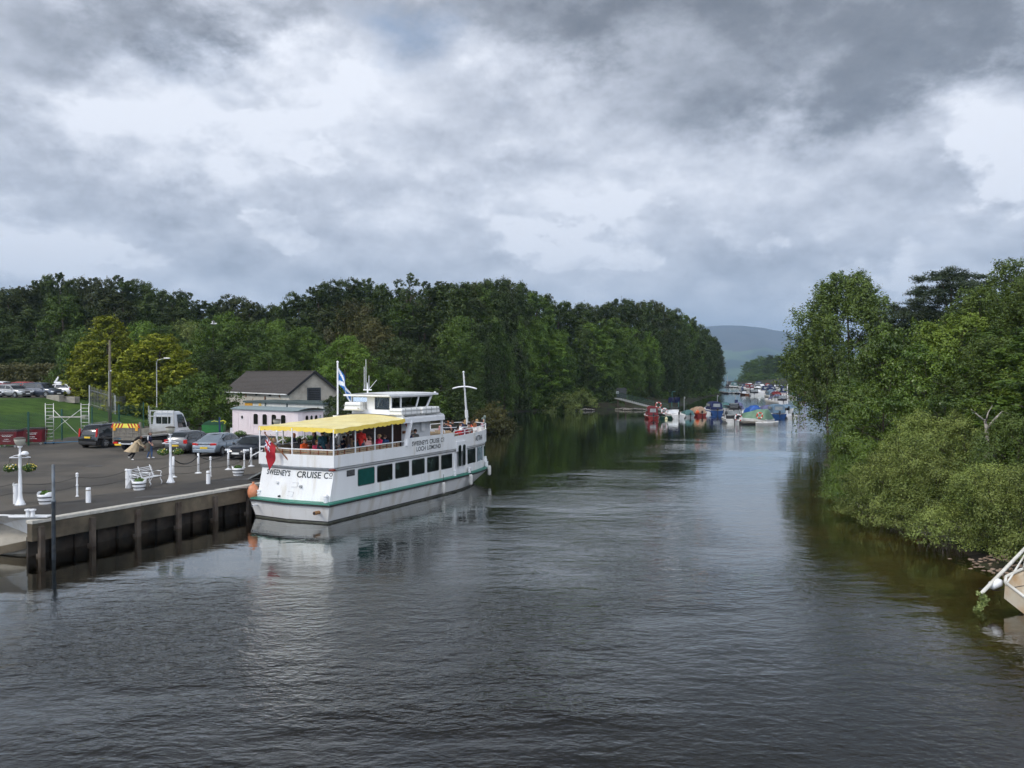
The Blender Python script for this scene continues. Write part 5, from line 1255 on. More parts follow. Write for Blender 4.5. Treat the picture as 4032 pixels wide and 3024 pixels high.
        b = MB(); b.box((L * .20, s * (W / 2 + .08), .98 * hs), (.10, .18, .13)); b.build('wing_mirror', body, r_, bevel=.03)
        for xw in (-.5 * L + .80, .5 * L - .86):
            b = MB(); R0 = (.40 if kind == 'suv' else .365); b.lathe([(R0, 0), (R0, .02)], (xw, s * (W / 2 * .985) - (0.02 if s > 0 else 0), .33), 26, axis='Y'); b.build('wheel_arch', BLACK, r_)
            wheel(r_, xw, s * (W / 2 - .085), s, .36 if kind == 'suv' else .325)
        b = MB(); b.bar((xt + .35 + .8, s * (W / 2 + .001), .24), (L / 2 - 1.3, s * (W / 2 + .001), .24), .03, .10); b.build('sill', PLASTIC, r_)
        for xd in (-.12 * L, .10 * L):
            b = MB(); b.box((xd, s * (W / 2 + .012), .80 * hs), (.17, .02, .03)); b.build('door_handle', CHROME if kind != 'hatch' else body, r_)
        b = MB()
        for xd in (-.22 * L, .0 * L, .22 * L): b.box((xd, s * (W / 2 * .993), .58 * hs), (.012, .02, .62 * hs))
        b.build('door_seam', BLACK, r_)
    b = MB(); b.box((xt + .00, 0, .40), (.10, W * .84, .22)); b.build('rear_bumper', PLASTIC if kind != 'saloon' else body, r_, bevel=.03)
    b = MB(); b.box((xt - .035, 0, .60 if kind != 'suv' else .82), (.02, .52, .12)); b.build('number_plate', PLATEY, r_)
    if kind != 'hatch':
        b = MB(); b.box((xt - .01, 0, zb0 - .06), (.06, W * .55, .04)); b.build('boot_trim', CHROME, r_)
    b = MB(); b.box((L / 2 + .0, 0, .42), (.10, W * .70, .18)); b.build('grille', PLASTIC, r_, bevel=.02)
    b = MB(); b.box((L / 2 - .05, 0, .62 * hs), (.10, W * .34, .16)); b.build('grille', PLASTIC, r_, bevel=.03)
    b = MB(); b.box((L / 2 + .055, 0, .44), (.02, .52, .11)); b.build('number_plate', PLATEW, r_)
    if roofbars:
        for s in (-1, 1):
            b = MB(); b.tube([(-.36 * L, s * W * .33, 1.60 * hs), (-.30 * L, s * W * .33, 1.69 * hs), (.02 * L, s * W * .33, 1.73 * hs), (.10 * L, s * W * .33, 1.64 * hs)], .022, 6); b.build('roof_rail', CHROME, r_)
    return r_
R_ = math.radians
def carloc(px, py, Z=QZ): p = at(px, py, Z); return p
def place(px_rear, py, th, L, front=False):   # centre of a car whose near end stands at a pixel
    p = at(px_rear, py, QZ); d = Vector((math.cos(th), math.sin(th), 0)); return p + d * (L / 2)
P_BLK = paint('black_car_paint', (0.008, 0.008, 0.010), .2, .18)
P_GREY = paint('dark_grey_car_paint', (0.10, 0.105, 0.115)); P_SILB = paint('silver_blue_car_paint', (0.24, 0.285, 0.33)); P_DARK = paint('near_black_blue_paint', (0.010, 0.013, 0.022), .3)
P_SILV = paint('silver_car_paint', (0.36, 0.37, 0.38)); P_RED = paint('red_car_paint', (0.28, 0.015, 0.014), .1); P_WHITE = paint('white_car_paint', (0.72, 0.73, 0.74), 0); P_NAVY = paint('slate_navy_paint', (0.055, 0.068, 0.095))
GC = 'cars parked on the quay'
th = R_(74); c = place(345, 1766, th, 4.6); car('black four-wheel-drive with roof rails beside the flatbed truck', (c.x, c.y, QZ - .0), th, 4.6, 1.86, 1.78, P_BLK, 'suv', roofbars=True, group=GC)
th = R_(80); c = place(690, 1789, th, 4.2); car('dark grey hatchback behind the second lamp post', c, th, 4.2, 1.8, 1.56, P_GREY, 'hatch', group=GC)
th = R_(82); c = place(803, 1799, th, 4.8); car('silver-blue saloon seen from behind', c, th, 4.8, 1.86, 1.50, P_SILB, 'saloon', group=GC)
th = R_(-104); p = at(930, 1812, QZ); d = Vector((math.cos(R_(76)), math.sin(R_(76)), 0)); c = p + d * 2.2; car('near-black saloon facing the quay beside the ferry stern', c, th, 4.5, 1.82, 1.44, P_DARK, 'saloon', group=GC)
GU = 'cars in the upper car park'; ZU = 4.22
def ucar(px, y, lab, th, L, W, H, m, k): x = (px - CXP) / FPX * y; car(lab, (x, y, ZU), th, L, W, H, m, k, group=GU)
ucar(48, 95.2, 'silver estate car nearest the grass edge', R_(-20), 4.7, 1.82, 1.5, P_SILV, 'hatch')
ucar(165, 96.2, 'slate navy four-wheel-drive beside the concrete blocks', R_(-17), 4.75, 1.86, 1.70, P_NAVY, 'suv')
ucar(-60, 94.6, 'pale car cut by the edge of the view', R_(-20), 4.4, 1.8, 1.45, P_WHITE, 'saloon')
ucar(232, 101.5, 'white car with a roof sign behind the golden conifer', R_(170), 4.3, 1.78, 1.5, P_WHITE, 'hatch')
ucar(18, 100.5, 'red saloon behind the silver estate', R_(-12), 4.5, 1.8, 1.55, P_RED, 'saloon')
ucar(108, 103.5, 'red hatchback standing highest at the back of the car park', R_(-10), 4.4, 1.82, 1.72, P_RED, 'suv')
ucar(10, 105.5, 'white car at the back of the car park by the hedge', R_(-10), 4.6, 1.8, 1.75, P_WHITE, 'suv')
o = thing('roof_sign', 'white curved sculpture-like sign standing on the white car', 'sign', ((228 - CXP) / FPX * 101.5, 101.5, ZU + 1.5))
b = MB(); b.box((0, 0, .10), (.85, .3, .2)); b.build('base', WHITE2, o, bevel=.03)
b = MB(); b.tube([(-.3, 0, .2), (-.1, 0, .45), (.05, 0, .8)], [.14, .12, .08], 8); b.build('fin', WHITE2, o, smooth=True)
# ---- flatbed truck
th = R_(79); p = at(496, 1779, QZ); c = Vector((p.x, p.y, QZ))
tk = thing('flatbed_truck', 'white flatbed truck with raised tail lift striped red and yellow', 'truck', c, th)
TWH = paint('white_truck_paint', (0.70, 0.72, 0.74), 0); BEDM = mat('dirty_aluminium_dropside', (0.40, 0.36, 0.29), .7, var=.2, scale_=2, col2=(0.22, 0.19, 0.14), f2lo=.45, f2hi=.7, sc2=1.4); BEDD = mat('grey_bed_deck', (0.27, 0.265, 0.25), .8, var=.15)
FRM = mat('tail_lift_steel', (0.24, 0.215, 0.18), .7, var=.2)
WT = 2.05
b = MB(); b.box((2.1, 0, .72), (4.2, .8, .22)); b.box((5.2, 0, .62), (2.2, .8, .25)); b.build('chassis', PLASTIC, tk)
b = MB(); b.box((2.15, 0, 1.02), (4.1, WT, .10)); b.build('bed', BEDD, tk)
for s in (-1, 1):
    b = MB(); b.box((2.15, s * (WT / 2 - .02), 1.22), (4.0, .04, .40 if s > 0 else .16)); b.build('dropside', BEDM, tk, bevel=.01)
    b = MB(); b.box((4.25, s * (WT / 2 - .05), 1.85), (.08, .08, 1.75)); b.build('headboard_post', ALU, tk)
    b = MB(); b.box((.12, s * (WT / 2 + .02), 1.35), (.14, .12, 1.5)); b.build('tail_lift_post', FRM, tk, bevel=.01)
    b = MB(); b.box((.0, s * .82, .62), (.08, .34, .16)); b.build('tail_light', REDL, tk, bevel=.02)
    b = MB(); b.box((-.05, s * .88, 1.66), (.03, .20, .32)); b.build('marker_board', mat('amber_marker', (0.75, 0.36, 0.03), .5), tk)
b = MB()
for z in (1.0, 2.3, 2.72): b.bar((4.25, -WT / 2, z), (4.25, WT / 2, z), .07)
for y in (-.5, 0, .5): b.bar((4.25, y, 1.6), (4.25, y, 2.7), .04)
for k in range(5): b.box((4.25, 0, 1.12 + k * .13), (.04, WT - .1, .115))
b.build('headboard', ALU, tk)
b = MB(); b.box((.02, 0, 1.40), (.05, WT - .12, .62)); b.box((.0, 0, .93), (.14, WT, .22)); b.build('tail_lift_platform', mat('dark_tread_plate', (0.16, 0.145, 0.12), .7, var=.25, scale_=4), tk)
b = MB()
for z in (1.1, 1.38, 1.66): b.box((-.02, 0, z), (.03, WT - .12, .03))
for y in (-.95, -.5, 0, .5, .95): b.box((-.02, y, 1.40), (.03, .03, .62))
b.build('platform_rib', FRM, tk)
b = MB(); b.box((-.03, 0, 1.85), (.03, WT - .04, .30)); HR = mat('hazard_red', (0.45, 0.02, 0.015), .5)
for s in (-1, 1):
    for k in range(4):
        y0 = s * (.14 + k * .25); b.add([(-.050, y0, 2.0), (-.050, y0 + s * .12, 2.0), (-.050, y0 + s * .27, 1.70), (-.050, y0 + s * .15, 1.70)], [(0, 1, 2, 3) if s < 0 else (3, 2, 1, 0)], 1)
b.build('hazard_board', [mat('hazard_yellow', (0.80, 0.72, 0.10), .5), HR], tk)
b = MB(); b.box((-.06, .65, .93), (.02, .6, .12)); b.build('sticker', mat('blue_sticker', (0.08, 0.30, 0.55), .5), tk)
b = MB(); b.box((.05, 0, .60), (.06, 1.2, .16)); b.build('rear_bumper', TWH, tk)
b = MB(); b.box((-.03, .62, .50), (.02, .52, .12)); b.build('number_plate', PLATEY, tk)
# cab: loft along x
cab = [(4.42, .55, 1.30, 2.60, .96), (4.60, .50, 1.35, 2.68, .98), (5.35, .45, 1.32, 2.66, .99), (5.75, .45, 1.30, 2.50, .99), (6.35, .45, 1.26, 1.34, .98), (6.75, .48, 1.10, 1.14, .94), (6.95, .50, .80, .84, .84)]
vs = []; fs = []
for (x, zs, zb, zr_, wf) in cab:
    w = wf * .98; wr = w * (.86 if zr_ - zb > .5 else .92)
    half = [(x, 0, zs), (x, w * .96, zs), (x, w, zs + .1), (x, w, zb), (x, wr, zr_ - .06), (x, wr * .88, zr_), (x, 0, zr_ + .02)]
    vs += half + [(a_, -b_, c_) for a_, b_, c_ in half[1:-1]]
od = list(range(7)) + list(range(11, 6, -1)); n = 12
for i in range(len(cab) - 1):
    for k in range(12):
        a_, c_ = od[k], od[(k + 1) % 12]; fs.append((i * n + a_, (i + 1) * n + a_, (i + 1) * n + c_, i * n + c_))
fs.append(tuple(od)); fs.append(tuple((len(cab) - 1) * n + k for k in od[::-1]))
b = MB(); b.add(vs, fs); b.build('cab', TWH, tk, smooth=False, fixn=True, bevel=.03)
b = MB(); P_ = rrect(0, 2.02, 1.25, .58, .12); b.add([(4.405, x, z) for x, z in P_], [tuple(range(len(P_)))]); b.build('rear_window', CGLASS, tk, fixn=True)
for s in (-1, 1):
    b = MB(); b.add([(4.85, s * .985, 1.42), (5.95, s * .99, 1.40), (5.72, s * .915, 2.20), (5.45, s * .885, 2.42), (4.85, s * .87, 2.42)], [(0, 1, 2, 3, 4)]); b.build('side_window', CGLASS, tk)
    b = MB(); b.box((5.95, s * 1.14, 1.62), (.12, .20, .34)); b.build('wing_mirror', PLASTIC, tk, bevel=.02)
    wheel(tk, 1.25, s * .90, s, .36, .24); wheel(tk, 6.1, s * .90, s, .36, .24)
    b = MB(); b.bar((.7, s * 1.0, .82), (1.8, s * 1.0, .82), .22, .04); b.build('mudguard', PLASTIC, tk)
b = MB(); b.add([(5.80, -.82, 2.42), (5.80, .82, 2.42), (6.36, .9, 1.40), (6.36, -.9, 1.40)], [(0, 1, 2, 3)]); b.build('windscreen', CGLASS, tk, fixn=True)
# ------------------------------------------------------------------ the ferry
FC = Vector((-10.6, 39.64, 0)); FA = Vector((.444, .896, 0)); FS = Vector((.896, -.444, 0)); FANG = math.atan2(.896, .444)
ferry = thing('passenger_ferry', 'white two-deck passenger ferry with green gunwale band and yellow awning moored at the quay', 'ferry', FC, FANG)
def fw(u, v, z): p = FC + FA * u + FS * v; return Vector((p.x, p.y, z))
U_ = sorted(set([0, .5, 1, 1.5, 2, 3, 4, 5, 6, 6.40, 6.45, 7, 8, 9, 10, 11] ))
def halfline(hb, su, ap, Lb, ne=2.3, u0=11, n=20):
    P = [(ap, 0.0), ((ap + su) / 2, hb / 2), (su, hb)]
    for u in U_[1:]:
        if u > su + .02: P.append((u, hb))
        else: P.append((su + .001 * u, hb))
    ex = [(11.5 - u0) / Lb, (11.62 - u0) / Lb]
    th = sorted([math.sin(PI / 2 * k / n) for k in range(1, n)] + [.9985] + ex)
    for t_ in th: P.append((u0 + Lb * t_, hb * (1 - t_ ** ne) ** (1 / ne)))
    P.append((u0 + Lb, 0.0))
    return P
def loop(h): return [(u, -v) for u, v in h] + [(u, v) for u, v in h[-2:0:-1]]     # local y = -v : starboard first
def loft(mb, levels, mi=0, cap_top=False, cap_bot=False):
    n = len(levels[0][0]); vs = []; fs = []
    for (lp, z) in levels: vs += [(x, y, z(x) if callable(z) else z) for x, y in lp]
    for i in range(len(levels) - 1):
        for k in range(n): k2 = (k + 1) % n; fs.append((i * n + k, i * n + k2, (i + 1) * n + k2, (i + 1) * n + k))
    if cap_top: fs.append(tuple((len(levels) - 1) * n + k for k in range(n)))
    if cap_bot: fs.append(tuple(range(n - 1, -1, -1)))
    mb.add(vs, fs, mi)
HL = lambda hb, su, ap, Lb, ne=2.3: loop(halfline(hb, su, ap, Lb, ne))
b = MB(); loft(b, [(HL(1.9, .5, .2, 4.0, 2.0), -.7), (HL(2.16, .2, -.05, 5.4, 2.0), -.05), (HL(2.22, .16, -.10, 5.9, 2.05), .13), (HL(2.40, .02, -.24, 7.7), .80)], cap_bot=True)
b.build('hull', HULLW, ferry, fixn=True)
b = MB(); loft(b, [(HL(2.175, .185, -.065, 5.45, 2.0), -.3), (HL(2.21, .155, -.095, 5.75, 2.04), .055)]); b.build('boot_top', mat('grey_green_boot_top', (0.10, 0.105, 0.085), .7, var=.3, scale_=2), ferry, fixn=True)
b = MB(); loft(b, [(HL(2.22, .15, -.10, 5.78, 2.04), .055), (HL(2.235, .14, -.115, 5.85, 2.04), .10)]); b.build('waterline_stripe', BLACK, ferry, fixn=True)
b = MB(); loft(b, [(HL(2.40, .02, -.24, 7.7), .785), (HL(2.47, -.05, -.31, 7.78), .80), (HL(2.47, -.05, -.31, 7.78), .865), (HL(2.41, .02, -.24, 7.72), .875)]); b.build('rubbing_strake', RUBBER, ferry, fixn=True)
b = MB(); loft(b, [(HL(2.415, .015, -.245, 7.72), .87), (HL(2.40, .03, -.23, 7.7), .93), (HL(2.10, .42, .10, 7.3), 1.0)]); b.build('green_waterway', GREENB, ferry, fixn=True)
WB0 = (2.20, .30, .05, 7.36); WB1 = (2.20, .66, .40, 7.30)
b = MB(); loft(b, [(HL(*WB0), .955), (HL(*WB1), 2.43)]); b.build('lower_cabin_wall', WHITE, ferry, fixn=True)
SH = mat('grey_trim_paint', (0.16, 0.165, 0.17), .6)  # grey of the deck beading, window gaskets and louvres
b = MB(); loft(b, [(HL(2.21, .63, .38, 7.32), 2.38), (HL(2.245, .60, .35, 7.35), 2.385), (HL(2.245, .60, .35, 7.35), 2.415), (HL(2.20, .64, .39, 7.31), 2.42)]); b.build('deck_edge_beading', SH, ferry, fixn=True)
b = MB(); loft(b, [(HL(2.20, .66, .40, 7.30), 2.43), (HL(2.24, .60, .34, 7.34), 2.46), (HL(2.24, .60, .34, 7.34), 2.52), (HL(2.28, .55, .29, 7.38), 2.545)]); b.build('deck_edge', WHITE, ferry, fixn=True)
BW = (2.30, .50, .24, 7.42); BI = (2.24, .56, .30, 7.36)
def ztop(u):
    if u < 6.42: return 3.12
    if u < 11.56: return 3.50
    return 3.27 + .13 * max(0, (u - 12) / 6.4)
b = MB(); loft(b, [(HL(*BW), 2.545), (HL(*BW), ztop), (HL(*BI), ztop), (HL(*BI), 2.48)]); b.build('bulwark', WHITE, ferry, fixn=True)
b = MB(); lp = HL(2.26, .54, .28, 7.38); b.add([(x, y, 2.50) for x, y in lp], [tuple(range(len(lp)))]); b.build('upper_deck', DECK, ferry, fixn=True)
b = MB(); lp = HL(2.30, .1, -.1, 7.5); b.add([(x, y, .95) for x, y in lp], [tuple(range(len(lp)))]); b.build('lower_deck', DECK, ferry, fixn=True)
H0, H1, HBW = halfline(*WB0), halfline(*WB1), halfline(*BW)
def v_on(hl, u):
    for (a, va), (c, vc) in zip(hl[2:], hl[3:]):
        if a <= u <= c and c > a: return va + (vc - va) * (u - a) / (c - a)
    return hl[2][1] if u < hl[2][0] else 0.0
def wall_pt(u, z, out, hl=None):
    if hl is None:
        f = (z - .955) / 1.475; g_ = lambda q: v_on(H0, q) * (1 - f) + v_on(H1, q) * f
    else: g_ = lambda q: v_on(hl, q)
    v = g_(u); dv = (g_(min(u + .05, 18.2)) - g_(u - .05)) / (min(.05, 18.2 - u) + .05)
    n_ = Vector((-dv, 1)).normalized()
    return (u + n_.x * out, -(v + n_.y * out), z)
def u_px(px, hl=None, z=2.0):
    best = None
    for k in range(400):
        u = .5 + 17.8 * k / 400; x, y, _ = wall_pt(u, z, 0, hl); w = fw(x, -y, 0); q = CXP + w.x / w.y * FPX
        if best is None or abs(q - px) < best[0]: best = (abs(q - px), u)
    return best[1]
def fwin(u0, u1, z0, z1, name='window', pane=GLASSD, r_=.09, gasket=SH):
    P_ = rrect((u0 + u1) / 2, (z0 + z1) / 2, u1 - u0, z1 - z0, r_); Pi = rrect((u0 + u1) / 2, (z0 + z1) / 2, u1 - u0 - .06, z1 - z0 - .06, r_ * .8)
    def fan(pts, out):
        n = len(pts); mid = (u0 + u1) / 2
        return [wall_pt(x, z, out) for x, z in pts] + [wall_pt(mid, z0 + (z1 - z0) * .5, out)], [(k, (k + 1) % n, n) for k in range(n)]
    b = MB(); b.add(*fan(P_, .006)); w_ = b.build(name, gasket, ferry, fixn=True)
    b = MB(); b.add(*fan(Pi, .012)); b.build('pane', pane, w_, fixn=True)
for i, (u0, u1) in enumerate(((2.45, 3.86), (4.05, 5.44), (5.66, 7.0), (7.24, 8.55), (8.77, 10.06), (10.28, 11.55))):
    fwin(u0, u1, 1.44, 2.30, pane=GLASSG if i == 0 else GLASSD)
# door
b = MB(); vs = [wall_pt(u, z, o_) for o_ in (.002, .045) for (u, z) in ((11.82, 1.02), (13.06, 1.02), (13.06, 2.40), (11.82, 2.40))]
b.add(vs, [(4, 5, 6, 7), (0, 4, 7, 3), (1, 2, 6, 5), (3, 7, 6, 2), (0, 1, 5, 4)]); vs = [wall_pt(u, z, .06, HBW) for (u, z) in ((11.82, 2.36), (13.06, 2.36), (13.06, 2.95), (11.82, 2.95))]
vs += [wall_pt(u, z, .0, HBW) for (u, z) in ((11.82, 2.36), (13.06, 2.36), (13.06, 2.95), (11.82, 2.95))]
b.add(vs, [(0, 1, 2, 3), (3, 2, 6, 7), (0, 3, 7, 4), (1, 5, 6, 2)]); dr = b.build('door', WHITE2, ferry, fixn=True)
for (u0, u1) in ((12.02, 12.38), (12.58, 12.94)):
    b = MB(); P_ = rrect((u0 + u1) / 2, 2.10, u1 - u0, 1.25, .12)
    b.add([wall_pt(x, z, .075 if z < 2.40 else .02, None if z < 2.40 else HBW) if False else (x, -(v_on(HBW, x) + .068), z) for x, z in P_], [tuple(range(len(P_)))]); b.build('pane', GLASSD, dr, fixn=True)
b = MB(); b.box((12.48, -(2.30 + .09), 1.75), (.10, .05, .03)); b.build('handle', CHROME, dr)
for (a_, c_) in ((1840, 1872), (1878, 1900), (1904, 1912)):
    u0, u1 = u_px(a_), u_px(c_); fwin(u0, u1, 1.44, 2.36 if a_ < 1900 else 2.34, pane=GLASSD if a_ == 1840 else GLASSG if a_ > 1900 else mat('teal_window_glass', (0.03, 0.075, 0.075), .08))
# vent grille aft
fv = thing('x', None, None); bpy.data.objects.remove(fv)
b = MB(); P_ = [(1.58, 2.02), (2.22, 2.02), (2.22, 2.32), (1.58, 2.32)]; b.add([wall_pt(u, z, .012) for u, z in P_], [(0, 1, 2, 3)]); vg = b.build('vent_grille', BLACK, ferry, fixn=True)
b = MB()
for k in range(5): b.bar(wall_pt(1.60, 2.05 + k * .06, .02), wall_pt(2.20, 2.05 + k * .06, .02), .02, .02)
b.build('louvre', SH, vg)
# lettering
def letters(text, w, h, mapf, name='lettering', fitw=True):
    me = textmesh(text, 1.0, .0)
    co = np.array([v.co[:] for v in me.vertices]); x0, x1, y0, y1 = co[:, 0].min(), co[:, 0].max(), co[:, 1].min(), co[:, 1].max()
    k = h / (y1 - y0); wx = w if fitw else (x1 - x0) * k
    for v in me.vertices:
        v.co = mapf((v.co.x - x0) / (x1 - x0) * wx, (v.co.y - y0) * k)
    me.materials.clear(); me.materials.append(TEXT)
    o = bpy.data.objects.new(name, me); COL.objects.link(o); o.parent = ferry; return o
bw_out = lambda u, z: (u, -(v_on(HBW, u) + .006), z)
letters("SWEENEY'S", 1.62, .26, lambda x, y: bw_out(7.12 + x, 3.05 + y))
letters("CRUISE", 1.05, .26, lambda x, y: bw_out(8.90 + x, 3.05 + y))
letters("C", .19, .26, lambda x, y: bw_out(10.10 + x, 3.05 + y)); letters("O", .14, .15, lambda x, y: bw_out(10.33 + x, 3.16 + y)); letters("_", .15, .025, lambda x, y: bw_out(10.325 + x, 3.085 + y))
letters("LOCH", .92, .25, lambda x, y: bw_out(7.56 + x, 2.73 + y)); letters("LOMOND", 1.42, .25, lambda x, y: bw_out(8.66 + x, 2.73 + y))
ua, ub = u_px(1871, HBW, 2.9), u_px(1899, HBW, 2.9)
def bowmap(x, y):
    u = ua + (ub - ua) * x; x_, y_, _ = wall_pt(u, 2.9, .008, HBW); return (x_, y_, 2.78 + y)
letters("ASTINA", 1.0, .33, bowmap)
# stern facets (raked): starboard facet from apex to corner, port facet mirrored
def stern_pt(s, z, side, out=.008):   # s: 0 at apex .. 1 at the corner
    f = (z - .955) / 1.475; hb = 2.20; ap = .05 + .35 * f; su = .30 + .36 * f
    u = ap + (su - ap) * s; v = hb * s * side
    n_ = Vector((-hb, (su - ap) * side)).normalized()
    return (u + n_.x * out - .004, -(v + n_.y * out), z)
letters("CRUISE", 1.32, .30, lambda x, y: stern_pt(.10 + x / 2.20, 2.02 + y, 1)); letters("C", .24, .30, lambda x, y: stern_pt((.22 + 1.32 + .15 + x) / 2.2, 2.02 + y, 1))
letters("O", .19, .19, lambda x, y: stern_pt((.22 + 1.75 + x) / 2.2, 2.13 + y, 1)); letters("_", .19, .03, lambda x, y: stern_pt((.22 + 1.75 + x) / 2.2, 2.05 + y, 1))
letters("SWEENEY'S", 1.62, .28, lambda x, y: stern_pt((1.80 - x) / 2.2, 2.05 + y, -1))
# stern fittings
def knob(s, z, side, r_, name, m, l=.10):
    p0 = Vector(stern_pt(s, z, side, 0)); p1 = Vector(stern_pt(s, z, side, l)); b = MB(); b.tube([p0, p1], [r_, r_ * .9], 12); b.build(name, m, ferry, smooth=False)
knob(.42, 1.72, -1, .075, 'stern_lamp', WHITE2); knob(.25, 1.62, 1, .07, 'stern_lamp', STEEL); knob(.30, 1.10, -1, .05, 'hose_fitting', BLACK); knob(.92, 1.28, 1, .03, 'hose_fitting', BLACK)
b = MB()
for (s0, z0) in ((.02, 1.78), (-.06, 1.35)):
    for (a_, c_) in (((s0, z0), (s0 + .15, z0)), ((s0 + .15, z0), (s0 + .13, z0 - .2)), ((s0 + .13, z0 - .2), (s0 - .02, z0 - .2))):
        b.bar(stern_pt(abs(a_[0]), a_[1], 1 if a_[0] >= 0 else -1, .01), stern_pt(abs(c_[0]), c_[1], 1 if c_[0] >= 0 else -1, .01), .012)
b.build('step_outline', mat('faint_grey_paint', (0.5, 0.5, 0.5), .6), ferry)
for (u, v, m_, r_) in ((.02, 1.82, mat('rusty_exhaust', (0.32, 0.17, 0.07), .8, var=.3), .085), (.02, -1.95, WHITE2, .05)):
    b = MB(); uu = -.05; b.lathe([(r_, -.30), (r_, .1)], (uu + .02, -v, .52 + (.1 if v < 0 else 0)), 14, axis='X'); ex = b.build('exhaust_pipe', m_, ferry)
    b = MB(); b.lathe([(r_ * .8, -.306), (r_ * .8, -.302)], (uu + .02, -v, .52 + (.1 if v < 0 else 0)), 14, axis='X'); b.build('pipe_mouth', BLACK, ex)
b = MB(); b.box((.50, -2.22, 2.45), (.22, .26, .09)); b.build('corner_lamp', mat('dark_red_lamp', (0.18, 0.02, 0.01), .4), ferry, bevel=.03)
# bollards and fenders
for (u, v) in ((.22, 2.05), (.35, -2.12), (11.75, 2.25), (13.5, 2.25), (16.9, 1.62)):
    b = MB(); h0 = .95; b.lathe([(.10, h0), (.10, h0 + .26), (.115, h0 + .27), (.115, h0 + .33), (.02, h0 + .35)], (u, -v, 0), 14); b.bar((u - .17, -v, h0 + .16), (u + .17, -v, h0 + .16), .04); b.build('deck_bollard', WHITE2, ferry)
b = MB(); b.lathe([(.17, .95), (.17, 1.4), (.13, 1.42), (.13, 1.58)], (17.15, -1.35, 0), 14); b.build('fairlead', WHITE2, ferry)
fend = mat('white_fender_vinyl', (0.62, 0.61, 0.57), .5, var=.12)
for i, (u, v, z, lab) in enumerate(((9.9, 2.60, .16, 'white sausage fender amidships'), (13.1, 2.58, .26, 'white sausage fender below the ferry door'), (16.6, 1.98, .42, 'white sausage fender hanging at the bow'))):
    b = MB(); b.lathe([(.02, 0), (.09, .03), (.115, .10), (.115, .56), (.09, .63), (.03, .66), (.03, .72)], (0, 0, 0), 14)
    r_ = thing('fender', lab, 'fender', fw(u, v, z), 0, 'fenders of the ferry'); b.build('body', fend, r_, smooth=True)
    b = MB(); b.lathe([(.05, .655), (.05, .72), (.02, .74)], n=10); b.tube([(0, 0, .70), (0, 0, 1.05 - z + .2)], .012, 5); b.build('rope', BLACK, r_)
r_ = thing('buoy_fender', 'round faded orange fender between ferry stern and quay', 'fender', fw(.35, -2.52, 1.15)); b = MB(); b.sphere((0, 0, 0), (.28, .28, .40), 16, 10); b.lathe([(.06, .36), (.06, .5)], n=10); b.build('body', TERRA, r_, smooth=True)
# rails
def rail(us, z, hl=HBW, r_=.02, side=1, mb=None, inn=.04):
    P = []
    for u in us: x, y, _ = wall_pt(u, z, -inn, hl); P.append((x, y * side, z(u) if callable(z) else z))
    mb.tube(P, r_, 6)
def wlp(u, z, inn, hl, side): x, y, _ = wall_pt(u, 3, -inn, hl); return (x, y * side, z)
b = MB()
zr_a = 3.38
for side in (1, -1):
    b.bar((.52, -2.26 * side, zr_a), (6.5, -2.26 * side, zr_a), .045)
    b.bar((.26, 0, zr_a), (.52, -2.26 * side, zr_a), .045)
b.build('aft_rail', WHITE2, ferry)
for side in (1, -1):
    for u in (.54, 2.2, 3.8, 5.35): b = MB(); b.bar((u, -2.26 * side, 3.1), (u, -2.26 * side, 4.33 + .03 * u), .05); b.build('stanchion', WHITE2, ferry)
b = MB(); b.bar((.28, 0, 3.1), (.28, 0, 4.36), .05); b.build('stanchion', WHITE2, ferry)
for side in (1, -1):
    b = MB(); us = [11.65 + k * .45 for k in range(15)]
    P1 = [wlp(u, 3.58 + .10 * (u - 11.65) / 6, .03, HBW, side) for u in us] + [(18.38, -.0, 3.70)]
    b.tube(P1, .024, 6); b.tube([wlp(u, 3.42 + .10 * (u - 11.65) / 6, .03, HBW, side) for u in us[:6]], .018, 6)
    b.tube([P1[0], (11.65, P1[0][1], 3.3)], .022, 6)
    for k in (3, 6, 9, 12): b.bar((P1[k][0], P1[k][1], 3.28), P1[k], .045)
    b.build('fore_rail', WHITE2, ferry)
b = MB(); b.tube([(10.7, -2.2, 3.52), (10.7, -2.2, 3.66), (12.0, -1.1, 3.72), (13.4, -2.2, 3.72)], .022, 6); b.build('boarding_rail', WHITE2, ferry)
b = MB(); b.tube([(17.9, -.95, 3.3), (17.9, -.95, 4.0)], .04, 8); b.sphere((17.9, -.95, 4.08), (.09, .09, .13), 10, 8); b.box((17.9, -.85, 4.0), (.1, .2, .14)); b.build('bow_light', mat('dull_bronze', (0.16, 0.20, 0.18), .5), ferry)
# benches of the aft deck (slatted backs against the rail)
b = MB()
for (a_, c_) in (((.70, -2.12), (6.2, -2.12)), ((.50, 0), (.70, -2.12)), ((.50, 0), (.70, 2.12)), ((.70, 2.12), (6.2, 2.12))):
    for z in (2.98, 3.13, 3.27): b.bar((a_[0], a_[1], z), (c_[0], c_[1], z), .025, .115)
    for z in (2.93,): b.bar((a_[0] + (.22 if a_[0] < .6 else 0), a_[1] * .91, z), (c_[0], c_[1] * .91, z), .34, .04)
b.build('bench', SLAT, ferry)
b = MB()
for u in (1.0, 1.5, 2.7, 3.3, 4.4, 5.0, 5.9):
    for s in (1, -1): b.box((u, -2.13 * s, 3.12), (.05, .06, .46)); b.box((u, -1.95 * s, 2.72), (.05, .36, .42))
for s in (.15, .4, .62, .85): b.box((.50 + .2 * s, -2.12 * s, 3.12), (.06, .05, .46)); b.box((.50 + .2 * s, 2.12 * s, 3.12), (.06, .05, .46))
b.build('bench_frame', mat('red_brown_bench_iron', (0.20, 0.055, 0.02), .6), ferry)
b = MB()
